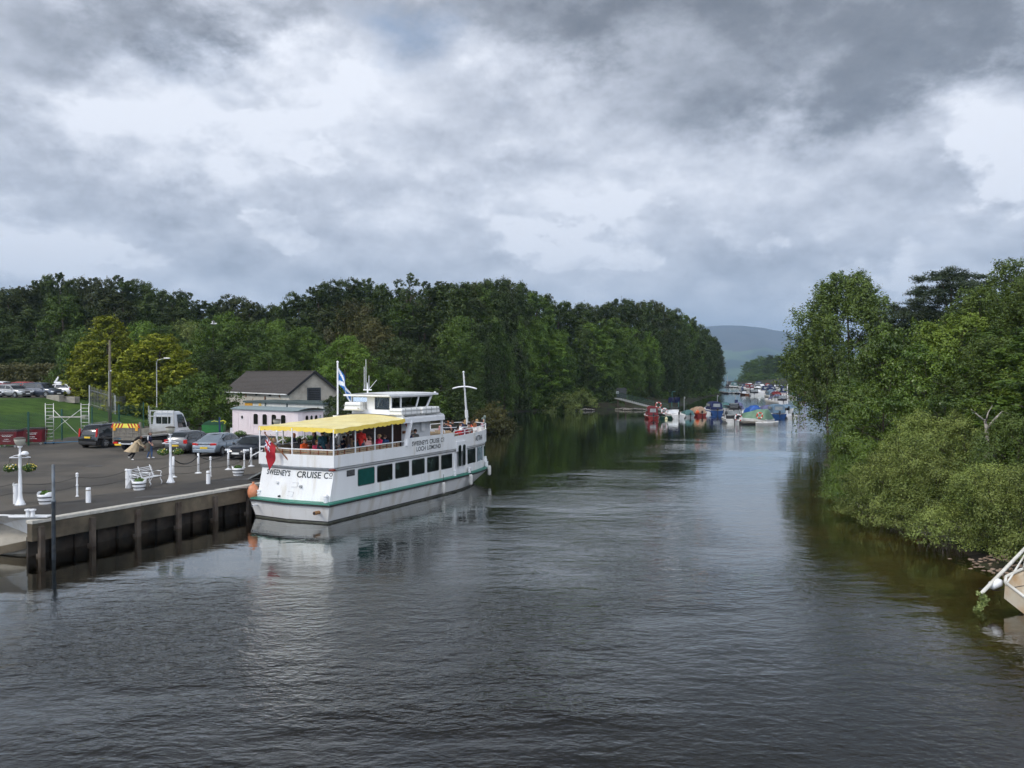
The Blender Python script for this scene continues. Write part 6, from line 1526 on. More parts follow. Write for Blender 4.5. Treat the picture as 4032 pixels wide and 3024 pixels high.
for (u, v) in ((2.0, 0.6), (3.6, -.6), (3.9, 1.0), (5.2, .2)):
    b.box((u, -v, 3.02), (.55, .9, .04)); b.box((u, -v, 2.75), (.06, .3, .5)); 
b.build('deck_table', SLAT, ferry)
b = MB(); b.box((3.4, 2.2, 3.18), (5.4, .05, .30), rot=Matrix.Rotation(0, 3, 'X')); b.build('varnished_side_panel', DARKWOOD, ferry)
# foredeck benches
for (u, n_) in ((11.6, 3), (12.9, 3), (14.2, 2), (15.4, 2)):
    for k in range(n_):
        y0 = (k - (n_ - 1) / 2) * 1.35
        b = MB()
        for z in (2.98, 3.12, 3.26): b.box((u - .02 - (z - 2.9) * .25, y0, z), (.03, 1.2, .11))
        for dx in (.08, .2, .32): b.box((u + dx, y0, 2.93), (.10, 1.2, .03))
        b.box((u + .2, y0 - .45, 2.71), (.32, .05, .42)); b.box((u + .2, y0 + .45, 2.71), (.32, .05, .42)); b.build('deck_bench', SLAT, ferry)
# awning
def awn(u, v):   # u 0..1 aft to forward, v -1..1 port to starboard
    x0 = .30 + .26 * abs(v); x1 = 6.35; x = x0 + (x1 - x0) * u
    side = 2.36
    z = 4.36 + .20 * u + .20 * (1 - v * v) * (.25 + .75 * u) + .015 * math.cos(u * 5 * 2 * PI)
    return (x, -v * side, z)
b = MB(); b.grid(lambda s, t_: awn(s, t_ * 2 - 1), 40, 24); aw = b.build('awning', YELLOW, ferry, smooth=True)
b = MB()
def edge(q):     # q 0..1 along port side -> stern -> starboard side
    if q < .36: return awn(1 - q / .36, -1)
    if q < .64: return awn(0, -1 + 2 * (q - .36) / .28)
    return awn((q - .64) / .36, 1)
NQ = 330
def val(s, t_):
    p = edge(s); q = s * NQ / 8.0; d = .17 + .045 * abs(math.sin(PI * q)) + .012 * math.sin(s * 60); off = .012 + .02 * t_
    x, y, z = p; ox = -off if .36 <= s <= .64 else 0; oy = off if y > 0 else -off
    return (x + ox, y + (oy if ox == 0 else 0), z - d * t_)
b.grid(val, NQ, 2); b.build('scalloped_valance', mat('deeper_yellow_canvas', (0.80, 0.60, 0.10), .8, var=.05), aw)
b = MB()
for u in (1.6, 3.2, 4.8, 6.33):
    P = [Vector(awn((u - .45) / 5.9, v_)) + Vector((0, 0, -.03)) for v_ in [-1 + k / 5 for k in range(11)]]; b.tube(P, .02, 6)
b.build('awning_hoop', STEEL, aw)
# shelter roof, pylons, casing
b = MB(); n_ = 14
def roofz(t_): return 4.66 + .14 * (1 - (2 * t_ - 1) ** 2)
b.grid(lambda s, t_: (6.25 + 4.2 * s, -2.32 + 4.64 * t_, roofz(t_)), 8, n_); b.box((8.35, 0, 4.53), (4.2, 4.62, .24)); b.build('shelter_roof', WHITE2, ferry)
b = MB(); b.box((8.35, -2.33, 4.44), (4.2, .05, .24)); b.box((8.35, 2.33, 4.44), (4.2, .05, .24)); b.build('fascia', WHITE2, ferry)
for s in (1, -1):
    b = MB(); b.bar((6.55, -2.28 * s, 3.1), (7.0, -2.28 * s, 4.42), .10, .26, up=(0, 1, 0)); b.build('pylon', WHITE2, ferry)
    b = MB(); b.bar((10.30, -2.24 * s, 3.45), (10.30, -2.24 * s, 4.3), .10); b.bar((10.30, -2.24 * s, 4.2), (10.45, -2.24 * s, 4.42), .08); b.build('roof_post', WHITE2, ferry)
b = MB(); b.box((8.55, 0, 3.46), (2.9, 3.3, 1.92)); b.build('casing', mat('white_casing_paint', (0.62, 0.63, 0.64), .5, var=.06), ferry)
b = MB(); b.box((7.085, 0, 3.44), (.03, 3.28, 1.88)); b.build('brown_bulkhead', DARKWOOD, ferry)
b = MB(); b.box((7.6, -1.70, 3.78), (.9, .06, .14)); b.build('wooden_shelf', WOOD, ferry)
b = MB(); b.box((9.1, -1.72, 4.0), (.36, .14, .50)); b.build('locker', WHITE, ferry, bevel=.03)
b = MB(); b.tube([(7.7 + .22 * math.cos(k * PI / 8), -1.70, 4.28 + .22 * math.sin(k * PI / 8)) for k in range(16)], .06, 8, closed=True); b.build('lifebelt', mat('orange_red_lifebelt', (0.50, 0.05, 0.02), .5), ferry, smooth=True)
# wheelhouse
WGL = bpy.data.materials.new('wheelhouse_glass'); WGL.use_nodes = True; t = WGL.node_tree; t.nodes.clear()
a_ = t.nodes.new('ShaderNodeBsdfTransparent'); a_.inputs[0].default_value = (.34, .38, .37, 1); g1 = t.nodes.new('ShaderNodeBsdfGlossy'); g1.inputs['Roughness'].default_value = .04; m_ = t.nodes.new('ShaderNodeMixShader'); f_ = t.nodes.new('ShaderNodeFresnel'); f_.inputs[0].default_value = 1.7
t.links.new(f_.outputs[0], m_.inputs[0]); t.links.new(a_.outputs[0], m_.inputs[1]); t.links.new(g1.outputs[0], m_.inputs[2]); q_ = t.nodes.new('ShaderNodeOutputMaterial'); t.links.new(m_.outputs[0], q_.inputs[0])
wh = 1.28
b = MB(); b.box((8.5, 0, 4.86), (3.8, wh * 2, .30)); b.build('wheelhouse_base', WHITE2, ferry)
b = MB()
for s in (1, -1):
    for (x0, x1, w_) in ((6.62, 6.62, .11), (7.55, 7.55, .09), (9.05, 9.40, .09), (10.15, 10.75, .12)): b.bar((x0, s * wh, 4.98), (x1, s * wh, 5.74), w_, .08, up=(0, 1, 0))
    b.box((8.5, s * wh, 5.01), (3.8, .07, .06)); b.box((8.7, s * wh, 5.70), (4.2, .07, .09))
b.bar((10.17, 0, 4.98), (10.76, 0, 5.74), .06, .06); b.bar((10.17, -wh, 5.0), (10.17, wh, 5.0), .06); b.bar((10.75, -wh, 5.72), (10.75, wh, 5.72), .08); b.box((6.62, 0, 5.72), (.07, wh * 2, .08)); b.box((6.62, 0, 5.30), (.06, .5, .8))
b.build('wheelhouse_frame', WHITE2, ferry)
for s in (1, -1):
    for (xa, xb, xc, xd) in ((6.68, 7.50, 7.50, 6.68), (7.60, 9.02, 9.36, 7.60), (9.12, 10.08, 10.66, 9.46)):
        b = MB(); b.add([(xa, s * (wh - .0), 5.04), (xb, s * wh, 5.04), (xc, s * wh, 5.66), (xd, s * wh, 5.66)], [(0, 1, 2, 3)]); b.build('wheelhouse_window', WGL, ferry)
for s in (1, -1):
    b = MB(); b.add([(10.19, s * .04, 5.03), (10.19, s * (wh - .06), 5.03), (10.74, s * (wh - .06), 5.68), (10.74, s * .04, 5.68)], [(0, 1, 2, 3)]); b.build('wheelhouse_window', WGL, ferry)
    b = MB(); b.add([(6.62, s * .25, 5.04), (6.62, s * (wh - .06), 5.04), (6.62, s * (wh - .06), 5.66), (6.62, s * .25, 5.66)], [(0, 1, 2, 3)]); b.build('wheelhouse_window', WGL, ferry)
b = MB(); b.grid(lambda s, t_: (6.15 + 5.0 * s, -1.5 + 3.0 * t_, 5.84 + .09 * (1 - (2 * t_ - 1) ** 2) * math.sin(PI * (.15 + .7 * s))), 8, 8); b.box((8.65, 0, 5.785), (5.0, 3.0, .10)); b.build('wheelhouse_roof', WHITE2, ferry)
b = MB(); b.tube([(11.1, -1.1, 5.80), (11.35, -1.1, 5.82)], .03, 6); b.sphere((11.42, -1.1, 5.83), .08, 10, 8); b.build('horn', WHITE2, ferry)
b = MB(); b.box((9.6, .3, 5.15), (.5, 1.6, .3)); b.build('console', BLACK, ferry)
# rafts on the roof
RAFT = mat('white_locker_plastic', (0.80, 0.80, 0.78), .4, var=.03)
def raft(u, v, L_, w_, h_, z, name='liferaft_locker'):
    b = MB(); b.box((u, -v, z + h_ / 2), (L_, w_, h_), taper=.94); r1 = b.build(name, RAFT, ferry, bevel=.05)
    b = MB()
    for k in range(3): b.box((u + (k - 1) * L_ * .3, -v, z + h_ / 2), (.03, w_ + .015, h_ + .015))
    b.box((u, -v, z + h_ * .62), (L_ + .03, w_ + .03, .03)); b.build('strap', ALU, r1)
raft(7.15, 1.85, 1.85, .80, .34, 4.76); raft(9.2, 1.85, 1.85, .80, .34, 4.76); raft(6.9, -.9, 1.6, 1.1, .42, 4.98)
b = MB()
for u in (6.4, 7.6, 8.4, 9.6): b.box((u, -1.85, 4.71), (.08, .9, .12))
b.box((8.2, -1.42, 4.74), (3.9, .05, .05)); b.box((8.2, -2.28, 4.74), (3.9, .05, .05)); b.box((6.2, .9, 4.98), (.06, 1.3, .06)); b.box((7.5, .9, 4.98), (.06, 1.3, .06)); b.tube([(5.9, .4, 5.12), (6.3, .5, 5.02), (6.9, .9, 4.95)], .03, 6); b.build('raft_cradle', ALU, ferry)
b = MB(); b.tube([(7.9, .9, 4.8), (7.9, .9, 5.05), (8.02, .9, 5.1), (8.1, .9, 5.0)], .05, 8); b.build('vent_pipe', WHITE2, ferry)
# bow mast with crosstree
m0 = Vector((17.4, 0, 2.5)); m1 = Vector((16.75, 0, 7.0))
b = MB(); b.tube([m0, m0.lerp(m1, .45), m1], [.085, .07, .045], 10); b.sphere(m1 + Vector((0, 0, .05)), .075, 10, 8); b.box(m0.lerp(m1, .40), (.16, .16, .5), rot=Matrix.Rotation(-.14, 3, 'Y')); mm = b.build('bow_mast', WHITE2, ferry, smooth=False)
mc = m0.lerp(m1, .80); b = MB(); b.tube([(mc.x, y, mc.z - .14 * (y / .9) ** 2) for y in [-.9 + .15 * k for k in range(13)]], .05, 8); b.build('crosstree', WHITE2, mm, smooth=True)
b = MB()
for dy in (-.12, .1): b.tube([m0 + Vector((-.2, dy, .2)), m1 + Vector((0, 0, -.1))], .006, 4)
b.build('halyard', BLACK, mm)
b = MB(); b.grid(lambda s, t_: (m1.x - .03 - .25 * s + .04 * math.sin(s * 6), -.05 - .22 * s, m1.z - .15 - .30 * t_ - .12 * s), 6, 5, mfn=lambda s, t_: 1 if (s > .3 and .25 < t_ < .7) else 0)
b.build('pennant', [mat('pale_grey_pennant', (0.55, 0.56, 0.56), .8), mat('grey_emblem', (0.2, 0.22, 0.24), .8)], mm)
# aerial mast
b = MB(); b.tube([(7.6, .9, 4.8), (7.52, .9, 6.2), (7.5, .9, 6.45)], [.06, .04, .02], 8); b.box((7.52, .9, 6.05), (.06, .55, .06)); am = b.build('aerial_mast', WHITE2, ferry)
for (dy, z0, z1, tx) in ((.22, 6.05, 7.35, 0), (.10, 6.1, 7.75, 0), (-.1, 6.1, 6.85, 0), (-.12, 6.1, 6.6, -.5)):
    b = MB(); b.tube([(7.52, .9 + dy, z0), (7.52, .9 + dy + tx, z1)], .014, 5); b.build('aerial', WHITE2, am)
# flag mast with blue and white saltire
b = MB(); b.tube([(6.6, 2.25, 2.5), (6.6, 2.25, 7.55)], [.06, .045], 10); b.sphere((6.6, 2.25, 7.6), .07, 10, 8); fm = b.build('flag_mast', WHITE2, ferry, smooth=False)
FB = mat('saltire_blue_cloth', (0.012, 0.13, 0.42), .8, var=.08); FW = mat('white_flag_cloth', (0.72, 0.74, 0.78), .8)
def salt(s, t_):
    d = abs(t_ - s) if True else 0; return 1 if (abs(t_ - s) < .13 or abs(1 - t_ - s) < .13) else 0
def flagp(s, t_):    # hangs down from the hoist in soft folds
    w_ = .15 * math.sin(s * 7 + t_ * 2) * s
    return (6.6 + .45 * s + w_ * .5, 2.19 - .46 * s + .08 * math.sin(s * 9 + 1), 7.40 - .80 * t_ * (1 - .45 * s) - 1.55 * s ** 1.1 - .15 * t_)
b = MB(); b.grid(flagp, 28, 20, mfn=salt); b.build('saltire_flag', [FB, FW], fm, smooth=True)
# red ensign on a raked staff at the stern
st0 = Vector((.42, .02, 2.52)); st1 = Vector((-.2, 1.25, 4.10))
b = MB(); b.tube([st0, st1], [.035, .025], 8); b.sphere(st1 + Vector((0, 0, .04)), .05, 8, 6); es = b.build('ensign_staff', WOOD, ferry, smooth=False)
FR = mat('red_ensign_cloth', (0.40, 0.012, 0.022), .8, var=.1); FBL = mat('dark_blue_cloth', (0.012, 0.02, 0.12), .8)
def ens(s, t_):   # s along fly, t down hoist
    if s < .5 and t_ < .5:
        x, y = s * 2, t_ * 2
        if abs(x - .5) < .09 or abs(y - .5) < .11: return 0
        if abs(x - .5) < .16 or abs(y - .5) < .2: return 1
        if abs(x - y) < .07 or abs(1 - x - y) < .07: return 1
        return 2
    return 0
def ensp(s, t_):
    h_ = st1.lerp(st0, .05 + .36 * t_); d = s
    return (h_.x - .12 * d + .05 * math.sin(s * 8 + t_ * 3), h_.y + .22 * d * t_ + .06 * math.sin(s * 6 + t_ * 2), h_.z - 1.02 * d - .10 * t_ * d)
b = MB(); b.grid(ensp, 30, 24, mfn=ens); b.build('red_ensign', [FR, FW, FBL], es, smooth=True)
# two mooring lines
b = MB(); b.tube([fw(.35, -2.12, 1.2), fw(.1, -2.75, 1.35), Vector((*q2(8.9, .4), QZ + .03))], .02, 6); o = b.build('mooring_line', CHG); tag(o, 'mooring rope from the ferry stern bollard to the quay edge', 'rope')
# gangway from the quay
gw = thing('gangway', 'short boarding gangway with curved white handrails between quay and ferry', 'gangway', fw(2.6, -2.3, 0), FANG)
b = MB(); b.box((0, 1.1, 2.0), (.9, 2.6, .08), rot=Matrix.Rotation(-.42, 3, 'X')); b.build('walkway', DECK, gw)
for dx in (-.45, 1.25):
    b = MB(); b.tube([(dx, 2.2, 2.3), (dx, 2.0, 2.7), (dx, .3, 3.45), (dx, -.1, 3.65), (dx, -.25, 3.5)], .035, 8); b.build('handrail', WHITE2, gw, smooth=True)

# ------------------------------------------------------------------ people
SKIN = mat('skin', (0.50, 0.27, 0.19), .6); SKIND = mat('brown_skin', (0.16, 0.075, 0.045), .6)
def remeshed(mb, vox, smooth=6):
    me = bpy.data.meshes.new('t'); me.from_pydata(mb.v, [], mb.f); bm = bmesh.new(); bm.from_mesh(me); bmesh.ops.recalc_face_normals(bm, faces=bm.faces); bm.to_mesh(me); bm.free()
    o = bpy.data.objects.new('t', me); COL.objects.link(o)
    m1 = o.modifiers.new('r', 'REMESH'); m1.mode = 'VOXEL'; m1.voxel_size = vox; m1.use_smooth_shade = True
    m2 = o.modifiers.new('s', 'SMOOTH'); m2.factor = .5; m2.iterations = smooth
    bpy.context.view_layer.update()
    r_ = bpy.data.meshes.new_from_object(o.evaluated_get(bpy.context.evaluated_depsgraph_get())); bpy.data.objects.remove(o); return r_
def capsule(mb, a, c, ra, rb, n=10):
    a = Vector(a); c = Vector(c); d = (c - a); l = max(d.length, 1e-4); d = d / l; P = []; R = []
    for k in range(4): q = PI / 2 * k / 4; P.append(a - d * ra * math.cos(q)); R.append(max(ra * math.sin(q), .001))
    P.append(a); R.append(ra); P.append(c); R.append(rb)
    for k in range(1, 5): q = PI / 2 * k / 4; P.append(c + d * rb * math.sin(q)); R.append(max(rb * math.cos(q), .001))
    mb.tube(P, R, n)
def body_mesh(J, vox, fingers=False, sleeves=.5, skirt=None):
    """J: joints. Returns one continuous mesh; material slots 0 skin 1 top 2 legs 3 shoes"""
    segs = []; mb = MB()
    def sg(a, c, ra, rb, reg): a = Vector(a); c = Vector(c); capsule(mb, a, c, ra, rb); segs.append((a, c, max(ra, rb), reg))
    pel, che, nek, hd = [Vector(J[k]) for k in ('pelvis', 'chest', 'neck', 'head')]
    fwd = Vector(J.get('face', (1, 0, 0))).normalized(); up = (hd - nek).normalized(); lat = up.cross(fwd).normalized()
    sg(pel + lat * .07, pel - lat * .07, .125, .125, 2); sg(pel, che - (che - pel) * .1, .125, .135, 1)
    sg(che + lat * .10, che - lat * .10, .125, .125, 1); sg(Vector(J['shl']), Vector(J['shr']), .065, .065, 1)
    sg(che, nek - up * .03, .11, .075, 1); sg(nek - up * .02, hd - up * .05, .052, .055, 0)
    sg(hd - up * .04 + fwd * .015, hd + up * .045 - fwd * .005, .078, .092, 0); sg(hd - up * .075 + fwd * .045, hd - up * .07 + fwd * .05, .042, .04, 0)
    sg(hd - up * .005 + fwd * .092, hd - up * .03 + fwd * .108, .011, .015, 0)
    for s in (1, -1): sg(hd + lat * .09 * s + up * .005, hd + lat * .098 * s - up * .03, .018, .013, 0)
    for s, sh, el, ha in ((1, 'shl', 'ell', 'hal'), (-1, 'shr', 'elr', 'har')):
        A_, B_, C_ = Vector(J[sh]), Vector(J[el]), Vector(J[ha]); m_ = A_.lerp(B_, .75)
        sg(A_, m_, .058, .046, 1); sg(m_, B_, .046, .042, 1 if sleeves > .4 else 0); w_ = B_.lerp(C_, .62)
        sg(B_, w_, .041, .034, 1 if sleeves >= .9 else 0); sg(w_, C_, .033, .026, 1 if sleeves >= .9 else 0)
        d = (C_ - B_).normalized(); sd = d.cross(lat).normalized() if abs(d.dot(lat)) < .95 else d.cross(up).normalized()
        pm = C_ + d * .055; sg(C_ + d * .01, pm, .028, .034, 0)
        pal = d.cross(sd).normalized()
        if fingers:
            for k in range(4):
                o_ = (k - 1.5) * .020; L_ = (.062, .074, .070, .055)[k]; q0 = pm + sd * o_ + d * .01; q1 = q0 + d * L_ * .55 + pal * .006; q2_ = q1 + d * L_ * .40 + pal * .026
                sg(q0, q1, .0115, .0105, 0); sg(q1, q2_, .0105, .009, 0)
            q0 = C_ + d * .02 - sd * .028; q1 = q0 + d * .035 - sd * .03; sg(q0, q1, .014, .012, 0); sg(q1, q1 + d * .032 + pal * .008, .012, .010, 0)
        else:
            for k in range(4): o_ = (k - 1.5) * .021; q0 = pm + sd * o_; sg(q0, q0 + d * (.06, .072, .068, .052)[k] + pal * .02, .013, .011, 0)
            q0 = C_ + d * .02 - sd * .03; sg(q0, q0 + d * .05 - sd * .035, .015, .012, 0)
    for s, hp, kn, an_, to in ((1, 'hpl', 'knl', 'anl', 'tol'), (-1, 'hpr', 'knr', 'anr', 'tor')):
        A_, B_, C_, D_ = [Vector(J[k]) for k in (hp, kn, an_, to)]
        sg(A_, B_, .098, .064, 2); c1_ = B_.lerp(C_, .3); sg(B_, c1_, .062, .062, 2); sg(c1_, C_, .062, .045, 2)
        sg(C_ - Vector((0, 0, .03)), D_, .045, .036, 3)
    me = remeshed(mb, vox); co = np.empty(len(me.vertices) * 3); me.vertices.foreach_get('co', co); co = co.reshape(-1, 3)
    best = np.full(len(co), 1e9); reg = np.zeros(len(co), int)
    for (a, c, r_, g_) in segs:
        a = np.array(a); c = np.array(c); e = c - a; t_ = np.clip(((co - a) @ e) / (e @ e + 1e-9), 0, 1); d = np.linalg.norm(co - a - t_[:, None] * e, axis=1) - r_
        k = d < best; best[k] = d[k]; reg[k] = g_
    lv = np.empty(len(me.loops), np.int32); me.loops.foreach_get('vertex_index', lv); ls = np.empty(len(me.polygons), np.int32); me.polygons.foreach_get('loop_start', ls)
    me.materials.clear()
    for _ in range(4): me.materials.append(SKIN)
    me.polygons.foreach_set('material_index', reg[lv[ls]].astype(np.int32)); me.update(); return me
def hair_mesh(J, style='short'):
    hd = Vector(J['head']); nek = Vector(J['neck']); up = (hd - nek).normalized(); f = Vector(J.get('face', (1, 0, 0))).normalized(); f = (f - up * f.dot(up)).normalized(); mb = MB()
    c = hd + up * .025 - f * .018; mb.sphere((0, 0, 0), (.108, .104, .108), 16, 12)
    lat = up.cross(f); R = Matrix((f, lat, up)).transposed(); vs = []
    for v in mb.v:
        v = Vector(v)
        if v.x > .035 and v.z < .035: v.x = .035; v *= .80
        if v.z < -.05 and style == 'short': v.z = -.05; v.x *= .8; v.y *= .8
        if style != 'short' and v.z < -.02 and v.x < .02: v.z = v.z * (3.2 if style == 'long' else 1.9) ; v.y *= 1.02
        vs.append(R @ v + c)
    mb.v = [tuple(v) for v in vs]; me = bpy.data.meshes.new('hair'); me.from_pydata(mb.v, [], mb.f); me.polygons.foreach_set('use_smooth', [True] * len(mb.f)); me.materials.append(SKIN); me.update(); return me
def seatJ(lean=0.0, turn=0.0, arms=0):
    f = Vector((math.cos(turn), math.sin(turn), -.05)); hx = lean
    J = dict(pelvis=(0, 0, .52), chest=(.02 + hx * .6, 0, .86), neck=(.03 + hx, 0, 1.06), head=(.06 + hx * 1.2, 0, 1.20), face=f, shl=(.03 + hx * .8, .185, 1.0), shr=(.03 + hx * .8, -.185, 1.0))
    J.update(hpl=(.0, .10, .50), hpr=(.0, -.10, .50), knl=(.44, .13, .50), knr=(.44, -.13, .50), anl=(.46, .12, .09), anr=(.40, -.12, .09), tol=(.60, .13, .05), tor=(.54, -.13, .05))
    if arms == 0: J.update(ell=(.10 + hx * .6, .24, .74), hal=(.34, .13, .66), elr=(.10 + hx * .6, -.24, .74), har=(.34, -.13, .66))
    else: J.update(ell=(.22 + hx, .22, .82), hal=(.36 + hx * .6, .05, .98), elr=(.12 + hx * .6, -.25, .74), har=(.36, -.10, .66))
    return J
def standJ(): 
    return dict(pelvis=(0, 0, .93), chest=(.0, 0, 1.27), neck=(.0, 0, 1.47), head=(.02, 0, 1.62), face=(1, 0, -.05), shl=(0, .19, 1.41), shr=(0, -.19, 1.41), ell=(-.03, .25, 1.13), hal=(.08, .24, .90), elr=(.02, -.25, 1.13), har=(.22, -.16, 1.05),
                hpl=(0, .09, .90), hpr=(0, -.09, .90), knl=(.02, .10, .50), knr=(.04, -.10, .50), anl=(0, .10, .10), anr=(-.02, -.10, .10), tol=(.14, .12, .045), tor=(.12, -.12, .045))
BODY = {}
for k, J in (('seat0', seatJ()), ('seat1', seatJ(.10, .5, 1)), ('seat2', seatJ(-.03, -.7)), ('stand', standJ())):
    BODY[k] = (body_mesh(J, .020, sleeves=1.0), {s: hair_mesh(J, s) for s in ('short', 'mid', 'long')})
_cm = {}
def cloth(c):
    if c not in _cm: _cm[c] = mat('cloth_' + str(len(_cm)), c, .85, var=.12, scale_=8)
    return _cm[c]
HAIRC = {'brown': (0.055, 0.028, 0.014), 'dark': (0.012, 0.009, 0.008), 'blond': (0.38, 0.25, 0.11), 'grey': (0.30, 0.29, 0.28), 'ginger': (0.22, 0.08, 0.025), 'bald': None}
def person(key, loc, rz, label, top, legs=(0.03, 0.035, 0.06), hair='brown', style='short', skin=None, group=None, shoes=(0.03, 0.03, 0.03)):
    me, hm = BODY[key]; r_ = thing('person', label, 'person', loc, rz, group); s = random.uniform(.95, 1.03); r_.scale = (s, s, s)
    o = bpy.data.objects.new('body', me); COL.objects.link(o); o.parent = r_
    for i, m_ in enumerate((skin or SKIN, cloth(top), cloth(legs), cloth(shoes))): o.material_slots[i].link = 'OBJECT'; o.material_slots[i].material = m_
    if HAIRC[hair]:
        h_ = bpy.data.objects.new('hair', hm[style]); COL.objects.link(h_); h_.parent = r_; h_.material_slots[0].link = 'OBJECT'; h_.material_slots[0].material = cloth(HAIRC[hair])
    return r_
GA = 'passengers under the yellow awning'; GF = 'passengers on the open foredeck'
def seat_at(px, py, zh, key, face, label, top, zd=2.50, **k):
    p = at(px, py, zd + zh)
    for _ in range(60):      # step along the ground track of the sight line until the figure stands inside the bulwark
        q = p - FC; u, v = q.x * FA.x + q.y * FA.y, q.x * FS.x + q.y * FS.y; lim = v_on(HBW, max(u, .6)) - .42
        dv = Vector((p.x, p.y, 0)).normalized()
        if zd < 2.4: break
        if u < (1.0 if key != 'stand' else 1.1) or v > lim: p = p + dv * .12
        elif v < -lim: p = p - dv * .12
        else: break
    return person(key, (p.x, p.y, zd), face, label, top, **k)
F0 = FANG
P_ = [  # px, py of the head centre, pose, facing relative to the bow, label, colour
 (1196, 1742, 'seat0', -1.7, 'seated passenger in an orange top with back to the rail', (0.75, 0.10, 0.015), dict(hair='brown')),
 (1244, 1740, 'seat1', -2.0, 'seated passenger in a patterned crimson top', (0.35, 0.02, 0.06), dict(hair='ginger', style='mid')),
 (1178, 1736, 'seat0', .5, 'seated dark haired passenger in black left of the orange top', (0.012, 0.012, 0.016), dict(hair='dark', style='mid')),
 (1238, 1718, 'stand', 2.4, 'dark haired woman in a black coat on the port side under the awning', (0.012, 0.012, 0.014), dict(hair='dark', style='long')),
 (1288, 1728, 'seat1', .8, 'seated passenger in a dusky pink top', (0.30, 0.17, 0.16), dict(hair='brown', style='long')),
 (1310, 1704, 'stand', -.4, 'standing passenger in dark clothes holding a white bag', (0.03, 0.03, 0.035), dict(hair='dark', style='mid')),
 (1352, 1722, 'seat0', -.2, 'broad seated passenger in a navy jumper seen from behind', (0.010, 0.014, 0.045), dict(hair='dark')),
 (1385, 1724, 'seat0', 1.4, 'seated passenger in a beige jacket', (0.42, 0.30, 0.18), dict(hair='brown')),
 (1402, 1728, 'seat2', -.3, 'seated passenger in a grey-green top beside the rail post', (0.075, 0.095, 0.08), dict(hair='brown')),
 (1421, 1701, 'stand', .3, 'standing passenger in a red waistcoat', (0.50, 0.02, 0.012), dict(hair='dark')),
 (1446, 1729, 'seat1', .9, 'seated passenger in a pale pink shirt with a strap', (0.70, 0.38, 0.34), dict(hair='brown')),
 (1462, 1722, 'seat0', 2.4, 'seated dark haired passenger facing the pale pink shirt', (0.10, 0.05, 0.03), dict(hair='dark')),
 (1494, 1722, 'seat2', 2.8, 'blonde passenger in a hot pink jacket', (0.68, 0.015, 0.09), dict(hair='blond', style='short')),
 (1514, 1718, 'seat0', .4, 'passenger in a blue jacket next to the hot pink jacket', (0.012, 0.045, 0.13), dict(hair='brown')),
 (1094, 1742, 'seat1', 2.6, 'light haired passenger in grey at the stern corner', (0.20, 0.20, 0.22), dict(hair='blond', style='mid')),
 (1270, 1710, 'stand', 1.2, 'standing passenger in dark teal near the gangway', (0.01, 0.05, 0.07), dict(hair='dark')),
 (1370, 1712, 'stand', 2.2, 'standing passenger in dark brown at the back of the aft deck', (0.05, 0.03, 0.02), dict(hair='brown')),
]
for (px, py, k, f_, lab, top, kw) in P_: seat_at(px, py, 1.20 if k != 'stand' else 1.62, k, F0 + f_, lab, top, group=GA, **kw)
seat_at(1157, 1709, 1.62, 'stand', PI * .98, 'long haired crewman in a navy polo shirt standing by the gangway', (0.012, 0.016, 0.045), zd=2.15, hair='ginger', style='mid', group=None)
seat_at(1630, 1718, 1.20, 'seat1', F0 + .2, 'passenger in grey leaning out over the side beside the pylon', (0.10, 0.10, 0.09), hair='brown', zd=2.55)
seat_at(1605, 1712, 1.20, 'seat1', F0 - .2, 'passenger in dark blue leaning on the bulwark at the pylon', (0.012, 0.014, 0.07), hair='dark', zd=2.55)
Q_ = [(1763, 1650, 'seat0', .2, 'ginger haired passenger in a peach top on the port side', (0.62, 0.30, 0.22), dict(hair='ginger', style='mid')), (1780, 1647, 'seat0', 0, 'dark haired man in black seen from behind on the foredeck', (0.012, 0.012, 0.014), dict(hair='brown')),
 (1756, 1668, 'seat0', .3, 'dark haired passenger in black by the shelter post', (0.014, 0.016, 0.022), dict(hair='dark')), (1742, 1662, 'seat2', .6, 'pale haired passenger in pink at the shelter post', (0.66, 0.34, 0.34), dict(hair='grey')),
 (1818, 1660, 'seat1', -.4, 'brown haired passenger in navy with arms spread', (0.014, 0.02, 0.06), dict(hair='brown')), (1831, 1651, 'seat0', .1, 'long haired blonde passenger before the mast', (0.05, 0.05, 0.10), dict(hair='blond', style='long')),
 (1854, 1649, 'seat0', 0, 'dark haired passenger right of the mast', (0.02, 0.02, 0.025), dict(hair='dark', style='mid')), (1862, 1662, 'seat0', 0, 'passenger in a coral top with long dark hair', (0.60, 0.10, 0.05), dict(hair='brown', style='long')),
 (1878, 1652, 'seat0', .3, 'curly blonde passenger in black', (0.016, 0.016, 0.018), dict(hair='blond', style='mid')), (1888, 1656, 'seat1', -.5, 'dark haired passenger in a pink sleeved top near the bow', (0.62, 0.36, 0.40), dict(hair='dark', style='long')),
 (1907, 1653, 'seat0', .8, 'bald passenger in black at the bow', (0.012, 0.012, 0.014), dict(hair='bald')), (1803, 1686, 'seat2', .5, 'dark haired passenger in a bright red top by the bulwark step', (0.55, 0.012, 0.012), dict(hair='dark')),
 (1826, 1678, 'seat1', -.3, 'passenger in a deep maroon jacket leaning on the rail', (0.16, 0.006, 0.022), dict(hair='dark', style='mid')), (1845, 1673, 'seat0', .2, 'passenger in a taupe jumper beside the maroon jacket', (0.20, 0.15, 0.13), dict(hair='dark')),
 (1868, 1671, 'seat0', -.2, 'red haired passenger in a white jacket by the rail', (0.72, 0.68, 0.66), dict(hair='ginger', style='long')), (1812, 1671, 'seat2', 0, 'passenger in a white hooded top behind the maroon jacket', (0.72, 0.73, 0.74), dict(hair='brown'))]
for (px, py, k, f_, lab, top, kw) in Q_: seat_at(px, py, 1.20, k, F0 + f_, lab, top, group=GF, **kw)
